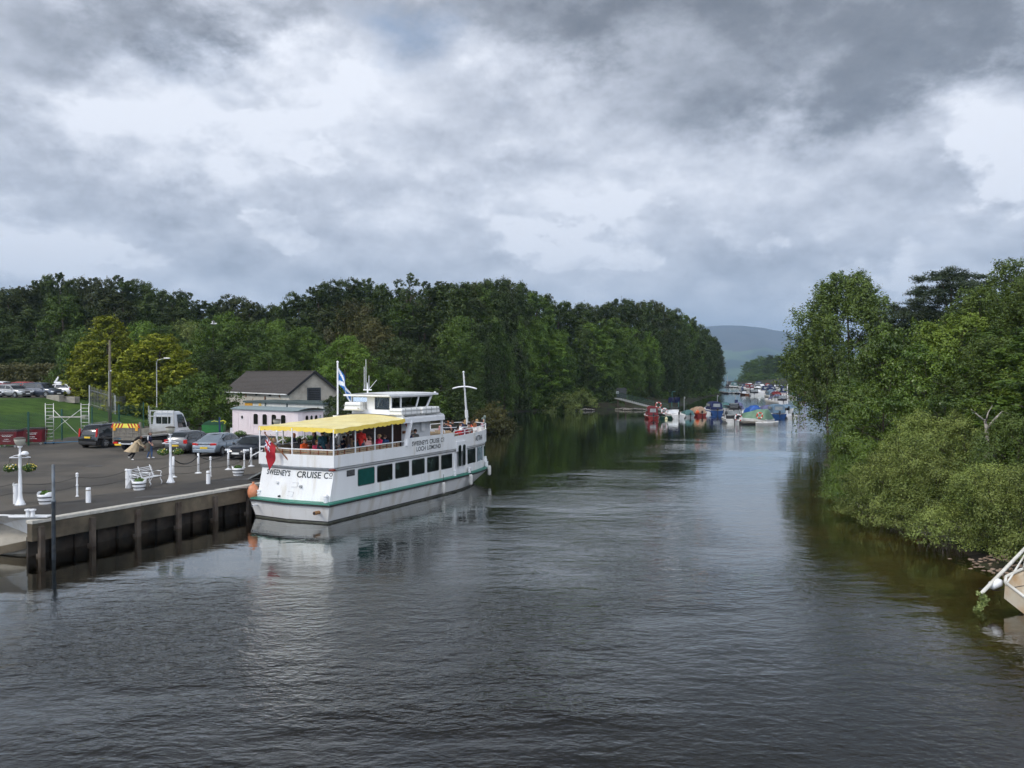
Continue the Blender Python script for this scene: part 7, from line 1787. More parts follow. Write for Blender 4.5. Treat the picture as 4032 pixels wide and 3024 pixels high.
# ---- the two people on the quay
mp = at(589, 1805, QZ)
J = dict(pelvis=(0, 0, .93), chest=(.01, 0, 1.27), neck=(.02, 0, 1.47), head=(.05, 0, 1.62), face=(1, -.15, -.05), shl=(.0, .19, 1.42), shr=(.0, -.19, 1.42), ell=(-.02, .26, 1.14), hal=(.10, .24, .93), elr=(.02, -.25, 1.13), har=(.22, -.24, .94),
         hpl=(0, .09, .90), hpr=(0, -.09, .90), knl=(.10, .09, .50), knr=(.02, -.09, .49), anl=(.10, .09, .09), anr=(-.10, -.09, .10), tol=(.25, .10, .045), tor=(.04, -.10, .045))
me = body_mesh(J, .0115, True, sleeves=.5)
man = thing('person', 'man in flat cap, navy football shirt and jeans walking with a jacket in his hand', 'person', mp, 0.05)
o = bpy.data.objects.new('body', me); COL.objects.link(o); o.parent = man
for i, m_ in enumerate((SKIN, cloth((0.010, 0.013, 0.045)), mat('faded_jeans', (0.055, 0.105, 0.22), .9, var=.35, scale_=7), cloth((0.75, 0.75, 0.75)))): o.material_slots[i].link = 'OBJECT'; o.material_slots[i].material = m_
b = MB(); b.sphere((.035, 0, 1.69), (.125, .112, .062), 16, 8); b.sphere((.145, 0, 1.668), (.062, .08, .014), 10, 6); b.build('flat_cap', mat('grey_tweed', (0.16, 0.14, 0.12), .95, var=.3, scale_=40), man, smooth=True)
b = MB(); b.sphere((-.01, 0, 1.60), (.088, .096, .075), 12, 8); b.build('hair', cloth(HAIRC['brown']), man, smooth=True)
b = MB(); b.sphere((.125, -.01, 1.565), (.035, .05, .045), 10, 8); b.build('beard', cloth((0.09, 0.045, 0.02)), man, smooth=True)
b = MB(); b.tube([(-.01, -.20, 1.475), (.0, -.255, 1.40), (.012, -.285, 1.27), (.015, -.29, 1.20)], [.030, .034, .030, .030], 8); b.tube([(-.02, -.10, 1.50), (.05, -.06, 1.47), (.085, 0, 1.45), (.05, .06, 1.47)], .016, 6); b.build('shirt_stripe', WHITE2, man, smooth=True)
jk = thing('jacket', 'grey-green jacket hanging from the walking man\'s hand', 'jacket', mp + Vector((0, 0, 0)), .05)
b = MB(); b.grid(lambda s, t_: (-.20 + .34 * s + .03 * math.sin(t_ * 5), -.30 - .03 * math.cos(s * 9), 1.02 - .52 * t_ - .05 * math.sin(s * 7)), 10, 8); b.grid(lambda s, t_: (-.20 + .34 * s + .03 * math.sin(t_ * 5), -.34 - .05 * math.sin(s * PI) - .02 * math.cos(s * 9), 1.02 - .50 * t_ - .05 * math.sin(s * 7 + 1)), 10, 8)
b.build('cloth', cloth((0.12, 0.11, 0.085)), jk, smooth=True)
wp_ = at(519, 1812, QZ)
J = dict(pelvis=(.16, 0, .84), chest=(.36, 0, 1.13), neck=(.48, 0, 1.30), head=(.57, 0, 1.42), face=(1, 0, -.15), shl=(.44, .17, 1.25), shr=(.44, -.17, 1.25), ell=(.55, .24, 1.0), hal=(.75, .18, .90), elr=(.60, -.22, 1.02), har=(.86, -.18, .86),
         hpl=(.16, .08, .82), hpr=(.16, -.08, .82), knl=(.05, .08, .46), knr=(.20, -.08, .44), anl=(-.24, .08, .28), anr=(.0, -.09, .10), tol=(-.22, .09, .16), tor=(.14, -.10, .045))
me = body_mesh(J, .0115, True, sleeves=1.0)
wo_ = thing('person', 'woman in a flying beige trench coat running towards the man in jeans', 'person', wp_, 0.04)
o = bpy.data.objects.new('body', me); COL.objects.link(o); o.parent = wo_
BEI = mat('beige_trench_cloth', (0.46, 0.36, 0.23), .85, var=.12, scale_=5)
for i, m_ in enumerate((SKIND, BEI, cloth((0.010, 0.010, 0.012)), cloth((0.72, 0.70, 0.66)))): o.material_slots[i].link = 'OBJECT'; o.material_slots[i].material = m_
def coat(s, t_):
    ax = Vector((.40, 0, 1.22)).lerp(Vector((.02, 0, .52)), t_); q = 2 * PI * s; r1 = .17 + .20 * t_ ** 1.4; r2 = .19 + .08 * t_; fold = 1 + .10 * t_ * math.sin(q * 6)
    back = max(0, -math.cos(q)); return (ax.x + math.cos(q) * r1 * fold - back * .12 * t_ ** 2, ax.y + math.sin(q) * r2 * fold, ax.z + .06 * t_ * back + (-.04 * math.cos(q) * (1 - t_)))
b = MB(); b.grid(coat, 40, 12); b.build('trench_coat', BEI, wo_, smooth=True)
b = MB(); b.sphere((.55, 0, 1.44), (.105, .10, .11), 14, 10); b.tube([(.50, 0, 1.44), (.40, -.01, 1.43), (.30, -.02, 1.36), (.18, -.02, 1.22), (.10, -.02, 1.08)], [.09, .085, .075, .06, .02], 10); b.build('hair', cloth(HAIRC['dark']), wo_, smooth=True)
# ------------------------------------------------------------------ moored boats
def cm(name, c, r_=.5, **k): return mat(name, c, r_, **k)
BC = {'white': HULLW, 'red': cm('red_boat_paint', (0.22, 0.018, 0.014), .35), 'blue': cm('blue_boat_paint', (0.012, 0.055, 0.18), .35), 'green': cm('dark_green_boat_paint', (0.012, 0.06, 0.035), .5), 'grey': cm('grey_dinghy', (0.30, 0.31, 0.31), .6),
      'navy': cm('navy_canvas', (0.010, 0.018, 0.075), .8), 'maroon': cm('maroon_canvas', (0.16, 0.018, 0.024), .8), 'tan': cm('tan_canvas', (0.34, 0.23, 0.155), .85, bump=.02, bscale=4), 'teal': cm('teal_tarpaulin', (0.05, 0.13, 0.13), .6, bump=.03, bscale=4),
      'btarp': cm('bright_blue_tarpaulin', (0.012, 0.09, 0.36), .5, bump=.05, bscale=4), 'gtarp': cm('sea_green_tarpaulin', (0.14, 0.25, 0.17), .6, bump=.05, bscale=4), 'lilac': cm('lilac_blue_cover', (0.11, 0.12, 0.22), .7), 'black': cm('black_canvas', (0.014, 0.014, 0.016), .7),
      'lblue': cm('pale_blue_cover', (0.13, 0.21, 0.29), .6), 'cream': cm('cream_boat_paint', (0.62, 0.58, 0.48), .5), 'wood': WOOD, 'redc': cm('red_canvas', (0.26, 0.03, 0.025), .8)}
CLEAR = cm('clear_plastic_screen', (0.30, 0.33, 0.34), .15, var=.2, scale_=2)
def boat(label, px, d, L=5.5, B=2.0, F=.55, hull='white', deck='white', style='cabin', top='white', Ht=1.9, th=None, engine=True, group='boats on the far moorings', z=0.0, loc=None, name='motor_boat', stripe=None):
    x = (px - CXP) / FPX * d if loc is None else loc[0]; y = d if loc is None else loc[1]
    th = PI / 2 + random.uniform(-.12, .12) if th is None else th
    r_ = thing(name, label, 'boat', (x + math.cos(th) * L / 2, y + math.sin(th) * L / 2, z), th, group)
    st = [(-.5, .86, .9), (-.25, .98, .95), (0.0, 1.0, 1.0), (.22, .88, 1.06), (.38, .58, 1.16), (.47, .26, 1.24), (.5, .04, 1.28)]
    vs = []; fs = []
    for (s, w, sh) in st:
        hb = B / 2 * w; zt = F * sh; x_ = s * L; xr = x_ - (L * .05 if s > .3 else 0)
        vs += [(xr, 0, -.35), (xr, hb * .72, -.12), (x_, hb, zt * .55), (x_, hb * 1.02, zt), (x_, hb * .94, zt + .02), (x_, hb * .88, zt - .03), (x_, 0, zt + (.06 if s > .05 else -.10)), (x_, -hb * .88, zt - .03), (x_, -hb * .94, zt + .02), (x_, -hb * 1.02, zt), (x_, -hb, zt * .55), (xr, -hb * .72, -.12)]
    n = 12
    for i in range(len(st) - 1):
        for k in range(n): k2 = (k + 1) % n; fs.append((i * n + k, (i + 1) * n + k, (i + 1) * n + k2, i * n + k2))
    fs.append(tuple(range(n))); fs.append(tuple((len(st) - 1) * n + k for k in range(n - 1, -1, -1)))
    mi = [1 if (j % n) in (3, 4, 5, 6, 7, 8) and j < (len(st) - 1) * n else 0 for j in range(len(fs))]
    b = MB(); b.v = vs; b.f = fs; b.m = mi; b.build('hull', [BC[hull], BC[deck]], r_, smooth=False, fixn=True)
    b = MB()
    for s in (1, -1): b.tube([(q[0] * L, s * B / 2 * q[1] * 1.03, F * q[2] - .04) for q in st], .035, 5)
    b.build('rubbing_strake', WHITE2 if stripe is None else BC[stripe], r_)
    if d > 330: pass
    if style in ('cabin', 'canopy', 'frame'):
        cx0, cx1 = (-.02 * L, .34 * L) if style != 'frame' else (.0, .32 * L); ch = F + (.55 if style == 'cabin' else .50)
        pf = [(cx0, F - .05), (cx0, ch), (cx0 + (cx1 - cx0) * .55, ch - .06), (cx1, F + .06)]
        w0 = B * .36; vs = [(x_, s * w0 * (1 - .25 * (x_ > cx1 - .1)), z_) for s in (-1, 1) for (x_, z_) in pf]
        b = MB(); b.add(vs, [(0, 1, 2, 3), (7, 6, 5, 4), (1, 5, 6, 2), (2, 6, 7, 3), (0, 4, 5, 1)]); b.build('cabin', WHITE2 if style != 'open' else BC[deck], r_, fixn=True, bevel=.03)
        for s in (1, -1):
            b = MB(); b.box((cx0 + (cx1 - cx0) * .32, s * (w0 + .008), (F + ch) / 2 + .06), ((cx1 - cx0) * .45, .02, .18)); b.build('cabin_window', GLASSD, r_)
        b = MB(); b.add([(cx0 + .25, -w0, ch - .02), (cx0 + .25, w0, ch - .02), (cx0 - .05, w0 * .92, ch + .42), (cx0 - .05, -w0 * .92, ch + .42)], [(0, 1, 2, 3)])
        for s in (1, -1): b.add([(cx0 + .25, s * w0, ch - .02), (cx0 - .55, s * w0, ch - .02), (cx0 - .45, s * w0 * .92, ch + .36), (cx0 - .05, s * w0 * .92, ch + .42)], [(0, 1, 2, 3)])
        b.build('windscreen', CLEAR if style != 'cabin' else GLASSD, r_)
    if style == 'canopy' or style == 'frame':
        w0 = B * .43; xa, xb = -.44 * L, .02 * L
        def cv(s, t_):
            q = -1 + 2 * t_; prof_ = (1 - abs(q) ** 4); return (xa + (xb - xa) * s + (.10 if s < .01 else 0) * 0, w0 * (q * (.90 if abs(q) > .99 else 1)), F + .35 + (Ht - F - .35) * (prof_ ** .8) * (.93 + .07 * math.sin(PI * s)))
        if style == 'canopy':
            b = MB(); b.grid(cv, 6, 14)
            b.add([(xa, w0 * .98, F + .0), (xa, -w0 * .98, F + .0)] + [cv(0, t_ / 14) for t_ in range(15)], [tuple([0, 1] + list(range(2, 17)))])
            for s in (1, -1): b.add([(xa, s * w0, F), (xb, s * w0, F), (xb, s * w0, F + .4), (xa, s * w0, F + .4)], [(0, 1, 2, 3)])
            cn = b.build('canopy', BC[top], r_, fixn=True, smooth=False)
            b = MB(); hw = w0 * .58; b.add([(xa - .012, -hw, F + .45), (xa - .012, hw, F + .45), (xa - .012, hw * .9, F + .45 + (Ht - F - .5) * .62), (xa - .012, -hw * .9, F + .45 + (Ht - F - .5) * .62)], [(0, 1, 2, 3)]); b.build('canopy_window', CLEAR, cn)
            for s in (1, -1):
                b = MB(); b.box(((xa + xb) / 2, s * (w0 + .015), F + .5 + (Ht - F - .4) * .28), ((xb - xa) * .7, .01, (Ht - F) * .30)); b.build('canopy_window', CLEAR, cn)
        else:
            b = MB(); b.box(((xa + xb) / 2 + .1, 0, Ht), (xb - xa + .5, B * .84, .07)); cn = b.build('canopy_top', BC[top], r_, bevel=.02)
            b = MB()
            for s in (1, -1):
                for xx in (xa + .05, (xa + xb) / 2, xb + .1): b.bar((xx, s * B * .42, F), (xx - .05 if xx < 0 else xx, s * B * .38, Ht), .07)
            b.bar((xa, -B * .42, F + .45), (xa, B * .42, F + .45), .05); b.build('canopy_frame', BC['black'], r_)
            b = MB(); b.box((xa, 0, F + .2), (.03, B * .8, .42)); b.build('dark_apron', BC['black'], r_)
            b = MB(); b.box((xa + .01, 0, F + .85), (.012, B * .62, .60)); b.build('rear_screen', CLEAR, r_)
    if style == 'tarp':
        g = random.Random(int(px)); ph = g.uniform(0, 6)
        def tv(s, t_):
            q = -1 + 2 * t_; e = (min(1, max(0, s * 9 + .25)) * (1 - .55 * max(0, s - .35) / .65) * (1 if s < .93 else (1 - s) / .07)) if s > 0 else .0; w = B * .50 * (1 if s < .7 else 1 - (s - .7) * 1.6)
            return (-.48 * L + .70 * L * s, q * w, F - .10 + (Ht * .88 - F + .1) * e * (1 - abs(q) ** 4.5) ** .8 * (.90 + .10 * math.cos(q * 3.0)) + .035 * math.sin(s * 17 + ph) * math.cos(q * 5 + ph))
        b = MB(); b.grid(tv, 22, 18); b.build('tarpaulin', BC[top], r_, smooth=True)
        b = MB()
        for s in (.15, .45, .75): b.tube([Vector(tv(s, k / 12)) + Vector((0, 0, .012)) for k in range(13)], .012, 4)
        b.build('lashing', BLACKCH, r_)
    if style == 'open':
        b = MB()
        for s in (-.2, .12): b.box((s * L, 0, F - .02), (.22, B * .84, .04))
        b.build('thwart', SLAT, r_)
    if engine:
        b = MB(); b.box((-.5 * L - .16, 0, F + .12), (.28, .26, .42), taper=.8); b.box((-.5 * L - .14, 0, F - .35), (.12, .09, .7)); b.build('outboard_motor', BC['black'], r_, bevel=.03)
    return r_
NG = 'boats moored at the nearer pontoons'
def nb(*a, **k): return boat(*a, group=NG, **k)
nb('red motor boat with maroon canopy and black outboard', 2573, 127, L=5, B=1.9, F=.55, hull='red', style='canopy', top='maroon', Ht=1.95, th=PI / 2)
nb('low dark green skiff beside the red motor boat', 2600, 127.5, L=2.2, B=1.1, F=.38, hull='green', deck='green', style='open', th=.05, engine=False, stripe='green', name='skiff')
nb('white cabin cruiser with curved windscreen beside the green skiff', 2673, 127, L=5.6, B=2.3, F=.75, style='cabin', th=PI / 2 + .1)
nb('small grey boat under a teal tarpaulin', 2718, 131, L=4.6, B=1.7, F=.45, hull='grey', style='tarp', top='teal', Ht=1.35, th=PI / 2 + .12)
nb('red and white boat with tan canopy and orange buoy', 2764, 135, L=5.4, B=2.0, F=.6, hull='red', style='tarp', top='tan', Ht=1.75, th=PI / 2 + .25)
nb('blue motor boat with navy canopy and white roof edge', 2825, 141, L=6, B=2.5, F=.8, hull='blue', style='canopy', top='navy', Ht=2.15, th=PI / 2 + .06)
nb('white cruiser with black framed wheel shelter at the pontoon end', 2892, 116, L=6.2, B=2.6, F=.62, style='frame', top='black', Ht=2.35, th=PI / 2 - .12, stripe='black')
nb('boat under a bright blue tarpaulin', 2980, 129, L=5.6, B=2.2, F=.7, style='tarp', top='btarp', Ht=2.25, th=PI / 2 + .1, engine=False)
nb('white cabin boat under a sea green tarpaulin, nearest to the ferry', 3035, 114, L=6.4, B=2.4, F=.75, style='tarp', top='gtarp', Ht=2.3, th=PI / 2 + .75, engine=False)
nb('white tender dinghy tied across the stern of the green tarpaulin boat', 2978, 112.0, L=2.9, B=1.0, F=.42, hull='white', style='open', th=-.10, engine=False, name='dinghy')
nb('blue boat with pale blue cabin top behind the green tarpaulin boat', 3070, 128, L=6.2, B=2.4, F=.85, hull='blue', style='canopy', top='lblue', Ht=2.2, th=PI / 2 - .05)
nb('boat with a lilac blue cover behind the black framed cruiser', 2914, 148, L=5, B=1.7, F=.6, style='tarp', top='lilac', Ht=2.0, th=PI / 2)
nb('white boat with teal cover beside the blue motor boat', 2866, 150, L=5.6, B=2.0, F=.8, style='tarp', top='teal', Ht=1.9, th=PI / 2 + .2)
nb('white boat with black canvas top beside the lilac covered boat', 2890, 142, L=5.2, B=1.9, F=.7, style='frame', top='black', Ht=1.7, th=PI / 2 - .3)
nb('small white skiff between tan canopy and blue motor boat', 2790, 141, L=3.6, B=1.2, F=.5, style='open', th=PI / 2 + .3, engine=False, name='skiff')
nb('pale blue covered boat behind the bright blue tarpaulin', 3030, 143, L=5.5, B=2.2, F=.8, style='tarp', top='lilac', Ht=1.7, th=PI / 2)
FAR = [(2895, 398, 7, 2.7, .9, 'white', 'canopy', 'teal', 2.6, 'white cruiser with sea green canopy alone at the mouth of the lake'), (2866, 284, 4, 1.3, .45, 'grey', 'open', 'white', 1, 'grey skiff at the end of the dark walkway'), (2885, 283, 4.4, 1.4, .5, 'cream', 'open', 'white', 1, 'cream rowing boat at the dark walkway'),
 (2908, 281, 4, 1.4, .4, 'navy', 'open', 'white', 1, 'navy rowing boat at the dark walkway'), (2930, 282, 4.2, 1.4, .45, 'blue', 'open', 'white', 1, 'pale topped blue skiff at the dark walkway'), (2970, 254, 7, 2.8, .8, 'white', 'frame', 'black', 2.4, 'white cruiser with black canopy frame in mid channel'),
 (2943, 262, 5, 1.8, .6, 'wood', 'cabin', 'wood', 1.6, 'brown varnished launch left of the black framed cruiser'), (2999, 266, 8, 3.2, 1.1, 'white', 'cabin', 'white', 2.5, 'large white cruiser with wide dark windscreen'), (3016, 300, 7, 2.6, .8, 'white', 'canopy', 'navy', 2.4, 'white cruiser with navy canopy behind the wide windscreen'),
 (2926, 378, 6, 2.3, .8, 'white', 'canopy', 'black', 2.3, 'white boat with black canopy at the left of the far row'), (2938, 366, 6, 2.2, .8, 'blue', 'canopy', 'navy', 2.2, 'blue boat with navy canopy in the far row'), (2948, 356, 6, 2.3, .8, 'white', 'canopy', 'redc', 2.3, 'white boat with red canopy in the far row'),
 (2962, 340, 6.5, 2.4, .9, 'white', 'canopy', 'maroon', 2.5, 'white boat with maroon canopy in the far row'), (2965, 420, 8, 3, 1.2, 'white', 'cabin', 'white', 2.8, 'tall white cruiser at the back of the far row'), (2990, 410, 8, 3, 1.3, 'white', 'canopy', 'navy', 3.0, 'tall white cruiser with navy canopy at the back'),
 (2980, 380, 6, 2.4, .9, 'blue', 'frame', 'black', 2.4, 'blue boat with black frame in the far row'), (3010, 400, 7, 2.6, 1, 'white', 'cabin', 'white', 2.4, 'white cruiser with sloping cabin at the back'), (3024, 370, 6, 2.4, .9, 'white', 'canopy', 'redc', 2.4, 'white boat with red canopy at the right of the far row'),
 (3000, 345, 6.5, 2.5, .9, 'white', 'cabin', 'white', 2.4, 'white cabin boat in the middle of the far row'), (3036, 330, 6.5, 2.5, .9, 'blue', 'canopy', 'navy', 2.4, 'blue hulled boat with navy canopy right of the wide windscreen'), (3044, 290, 6.5, 2.5, .9, 'white', 'canopy', 'navy', 2.5, 'white boat with navy canopy third from the channel'),
 (3036, 250, 6.5, 2.5, .9, 'white', 'canopy', 'navy', 2.6, 'white boat with tall navy canopy facing the channel'), (3043, 234, 6, 2.3, .8, 'white', 'canopy', 'lblue', 2.2, 'white boat with pale blue canopy facing the channel'), (3052, 210, 6.2, 2.4, .8, 'white', 'canopy', 'navy', 2.3, 'white boat with navy cover left of the maroon one'),
 (3062, 203, 6.2, 2.5, .85, 'white', 'canopy', 'maroon', 2.5, 'white boat with maroon canopy and pale windows'), (3072, 190, 6, 2.3, .8, 'white', 'tarp', 'lilac', 2.3, 'boat under a square lilac cover'), (3084, 186, 6.2, 2.6, .8, 'white', 'frame', 'redc', 2.3, 'white boat with red canopy top on posts'),
 (3090, 260, 6.2, 2.5, .9, 'white', 'canopy', 'navy', 2.8, 'boat with tall deep blue canopy by the white mast'), (3088, 300, 6.2, 2.5, .9, 'white', 'cabin', 'white', 2.2, 'white cabin boat behind the deep blue canopy'), (3115, 240, 6.2, 2.5, .9, 'red', 'canopy', 'navy', 2.2, 'red hulled boat with navy canopy behind the birch branches'),
 (3138, 280, 6.2, 2.5, .9, 'white', 'canopy', 'teal', 2.2, 'white boat with teal canopy behind the birch branches'), (3160, 228, 6.4, 2.5, .9, 'blue', 'canopy', 'maroon', 2.2, 'blue boat with maroon canopy right of the birch branches'), (3145, 230, 6, 2.3, .8, 'white', 'tarp', 'teal', 2.0, 'boat under a teal cover right of the birch branches'),
 (3155, 292, 7.5, 2.8, 1.0, 'white', 'cabin', 'white', 2.4, 'long white cruiser in open water behind the birch'), (3180, 310, 6.5, 2.5, .9, 'white', 'canopy', 'navy', 2.4, 'white boat with navy canopy behind the alder tips'), (3205, 300, 6.5, 2.5, .9, 'white', 'cabin', 'white', 2.2, 'white cabin boat farthest right behind the alder'),
 (3060, 380, 6.5, 2.5, .9, 'white', 'cabin', 'white', 2.2, 'white boat under the far spit trees'), (3080, 360, 6.5, 2.5, .9, 'white', 'canopy', 'black', 2.3, 'white boat with black canopy under the far spit trees'), (3105, 150, 5.5, 2.2, .7, 'white', 'tarp', 'lblue', 1.5, 'low boat with pale blue cover beneath the birch boughs'), (3120, 128, 5, 2.0, .6, 'white', 'cabin', 'white', 1.7, 'small white cabin boat half hidden by drooping birch leaves')]
for (px, d, L_, B_, F_, hu, stl, tp_, ht, lab) in FAR:
    boat(lab, px, d, L=L_, B=B_, F=F_, hull=hu, style=stl, top=tp_, Ht=ht, engine=(stl not in ('open',) and d < 260), name='skiff' if stl == 'open' else 'motor_boat', th=(PI / 2 + random.uniform(-.25, .25)) if stl != 'open' else random.uniform(-.3, .3))
# pontoons, walkways, poles
PW = mat('grey_pontoon_boards', (0.17, 0.155, 0.13), .85, var=.25, scale_=3); PF = mat('black_float', (0.02, 0.02, 0.022), .6)
def pontoon(label, a, c, w, zt=.38, group='pontoons'):
    a = Vector(a); c = Vector(c); L_ = (c - a).length; r_ = thing('pontoon', label, 'pontoon', (a.x, a.y, 0), math.atan2((c - a).y, (c - a).x), group)
    b = MB(); n = int(L_ / .5)
    for k in range(n): b.box(((k + .5) * L_ / n, 0, zt), (L_ / n - .04, w, .05))
    b.box((L_ / 2, w / 2, zt - .08), (L_, .05, .12)); b.box((L_ / 2, -w / 2, zt - .08), (L_, .05, .12)); b.build('deck', PW, r_)
    for k in range(max(2, int(L_ / 2.6))):
        b = MB(); b.box(((k + .5) * L_ / max(2, int(L_ / 2.6)), 0, .12), (1.2, w * .85, .36)); b.build('float', PF, r_, bevel=.04)
def V2(px, d): return ((px - CXP) / FPX * d, d)
pontoon('pontoon head between the black framed cruiser and the white dinghy', V2(2918, 113.5), V2(2982, 113.5), 1.9)
pontoon('pontoon finger running back beside the black framed cruiser', V2(2948, 115), V2(2950, 150), 1.4)
pontoon('dark pontoon behind the row from the red to the tan canopied boat', V2(2560, 137), V2(2795, 146), 1.6)
pontoon('pontoon landing under the solar panels', V2(2640, 131), V2(2665, 138), 1.6)
pontoon('long low walkway crossing the far channel', V2(2858, 286), V2(2990, 276), 1.6)
pontoon('walkway in front of the lone cruiser at the lake mouth', V2(2852, 402), V2(2925, 392), 2.0)
pontoon('walkway from the wooded bank towards the far channel', V2(2838, 300), V2(2862, 278), 1.6)
pontoon('pontoon behind the blue tarpaulin boats', V2(2990, 152), V2(3120, 156), 1.6)
pontoon('pontoon along the far row of boats', V2(2930, 392), V2(3060, 370), 2.0)
def pole(label, px, d, z1, r_=.05, z0=-1, m=WHITE2, head=None, name='mooring_post'):
    x, y = V2(px, d); t_ = thing(name, label, 'post', (x, y, 0)); b = MB(); b.tube([(0, 0, z0), (0, 0, z1)], r_, 8); b.build('pole', m, t_)
    if head: b = MB(); b.box((.1, 0, z1 - .15), head); b.build('lamp_head', m, t_, bevel=.02)
    return t_
pole('slim grey lamp pole between teal and tan boats', 2694, 139, hz(1562, 139), .05, m=STEEL, head=(.16, .16, .30), name='pontoon_lamp')
pole('slim pole with small lamp behind the blue motor boat', 2825, 146, hz(1555, 146), .05, m=STEEL, head=(.18, .18, .22), name='pontoon_lamp')
t_ = pole('post with a dark blue box sign in mid channel', 2896, 158, hz(1553, 158), .05, m=STEEL); b = MB(); b.box((.15, -.05, hz(1581, 158)), (.55, .3, .7)); b.build('sign_box', BC['navy'], t_)
pole('tall white mast among the boats right of the channel', 3101, 190, hz(1512, 190), .13, name='mast')
pole('thin mast standing at the mouth of the lake', 2865, 430, hz(1478, 430), .09, m=STEEL, name='mast')
so_ = thing('solar_panel', 'pair of dark solar panels on a pole frame over the pontoon', 'solar panel', (*V2(2654, 138), 0))
zp = hz(1575, 138); b = MB()
for dx in (-.35, .75): b.tube([(dx, 0, 0), (dx, 0, zp)], .05, 6)
b.tube([(-.3, 0, zp), (-.3, 0, zp + 1.4)], .03, 6); b.tube([(-.3, 0, zp + 1.35), (.3, 0, zp + 1.4)], .04, 6); b.build('frame', mat('teal_pole_paint', (0.05, 0.17, 0.16), .5), so_)
for s in (0, 1): b = MB(); b.box((-.15 + s * 1.0 - .35, -.12, zp), (.92, .05, .95), rot=Matrix.Rotation(.35, 3, 'X')); b.build('panel', mat('solar_blue', (0.015, 0.02, 0.07), .15), so_)
def ring(label, px, py, d, r_=.36, m=WHITE2, m2=None):
    x, y = V2(px, d); z = hz(py, d); t_ = thing('life_ring', label, 'life ring', (x, y, z))
    b = MB(); b.tube([(r_ * math.cos(k * PI / 10), 0, r_ * math.sin(k * PI / 10)) for k in range(20)], .10, 8, closed=True); b.build('ring', m, t_, smooth=True)
    b = MB()
    for k in range(4): a = k * PI / 2 + .6; b.tube([(r_ * math.cos(a - .16), 0, r_ * math.sin(a - .16)), (r_ * math.cos(a + .16), 0, r_ * math.sin(a + .16))], .112, 8)
    b.build('band', m2 or mat('red_band', (0.5, 0.03, 0.02), .5), t_)
ring('red and white life ring on a stand above the red boat', 2593, 1595, 130, .42, mat('faded_red_ring', (0.40, 0.08, 0.06), .6), WHITE2)
ring('white life ring hung beside the green skiff', 2616, 1619, 127.2, .40); ring('white life ring on the black framed cruiser', 2908, 1645, 115.3, .44); ring('red life ring on the green tarpaulin boat', 2992, 1636, 112.6, .36, mat('orange_ring', (0.6, 0.08, 0.03), .5), WHITE2)
o = thing('buoy', 'bright orange round buoy by the tan canopied boat', 'buoy', (*V2(2747, 133.5), hz(1624, 133.5))); b = MB(); b.sphere((0, 0, 0), .33, 12, 8); b.lathe([(.06, .3), (.06, .42)], n=8); b.build('float', mat('fluorescent_orange', (0.6, 0.09, 0.02), .5), o, smooth=True)
o = thing('buoy', 'small white and yellow buoy against the green skiff', 'buoy', (*V2(2624, 126.2), .12)); b = MB(); b.sphere((0, 0, 0), .22, 12, 8); b.lathe([(.04, .2), (.04, .3)], n=8); b.build('float', mat('cream_float', (0.7, 0.66, 0.4), .5), o, smooth=True)
o = thing('buoy', 'dark mooring buoy at the mouth of the lake', 'buoy', (*V2(2867, 428), .3)); b = MB(); b.box((0, 0, 0), (2.6, 1.4, 1.6), taper=.8); b.lathe([(.15, .8), (.15, 1.4)], n=8); b.build('float', BC['black'], o)
o = thing('boathouse', 'small dark hut standing in the shallows by the far spit', 'hut', (*V2(2882, 470), 0)); b = MB(); b.box((0, 0, 1.2), (5.0, 4, 1.6)); b.build('wall', BARK, o); b = MB(); b.box((0, 0, 2.1), (5.6, 4.6, .25)); b.build('roof', TILE, o)
# ramp from the wooded bank with its gate
gwy = thing('access_ramp', 'long white sloping access ramp with mesh rails from the wooded bank to the pontoon', 'ramp')
a = Vector((*V2(2430, 160), hz(1568, 160))); c = Vector((*V2(2632, 140), .55))
b = MB(); b.bar(a, c, 1.3, .12); b.build('walkway', mat('dull_ramp_edge', (0.26, 0.27, 0.27), .6), gwy)
for s in (-.65, .65):
    b = MB(); o_ = Vector((.1, 1, 0)) * s; n = 26
    for k in range(n + 1): p = a.lerp(c, k / n) + o_; b.box((p.x, p.y, p.z + .6), (.045, .045, 1.15))
    for z in (.5, .85, 1.15): b.bar(a + o_ + Vector((0, 0, z)), c + o_ + Vector((0, 0, z)), .045)
    b.build('railing', mat('dark_green_rail', (0.03, 0.06, 0.05), .6), gwy)
gt = thing('security_gate', 'dark gate hut on posts at the head of the access ramp', 'gate', (*V2(2433, 161), 0))
zb = hz(1568, 161); b = MB(); b.box((0, 0, zb / 2), (.25, .25, zb)); b.box((1.5, 0, zb / 2), (.25, .25, zb)); b.build('pile', BARK, gt)
b = MB(); b.box((.7, 0, zb + 1.0), (1.9, .2, 2.0)); b.build('panel', mat('dark_gate_mesh', (0.03, 0.035, 0.035), .7), gt); b = MB(); b.box((-.1, -.13, zb + 1.1), (.5, .04, .5)); b.build('notice', mat('pale_notice', (.3, .33, .33), .7), gt)
for (px, d, L_, lab) in ((2455, 158, 3.2, 'pale driftwood log on the mud below the ramp'), (2500, 156, 4.5, 'long driftwood log on the mud right of the ramp head'), (2310, 155, 3.0, 'driftwood log at the foot of the bank bushes')):
    x, y = V2(px, d); b = MB(); b.tube([(x - L_ / 2, y, .15), (x, y + .2, .28), (x + L_ / 2, y - .1, .15)], [.10, .16, .08], 7); o = b.build('driftwood', BARKP, smooth=True); tag(o, lab, 'log')
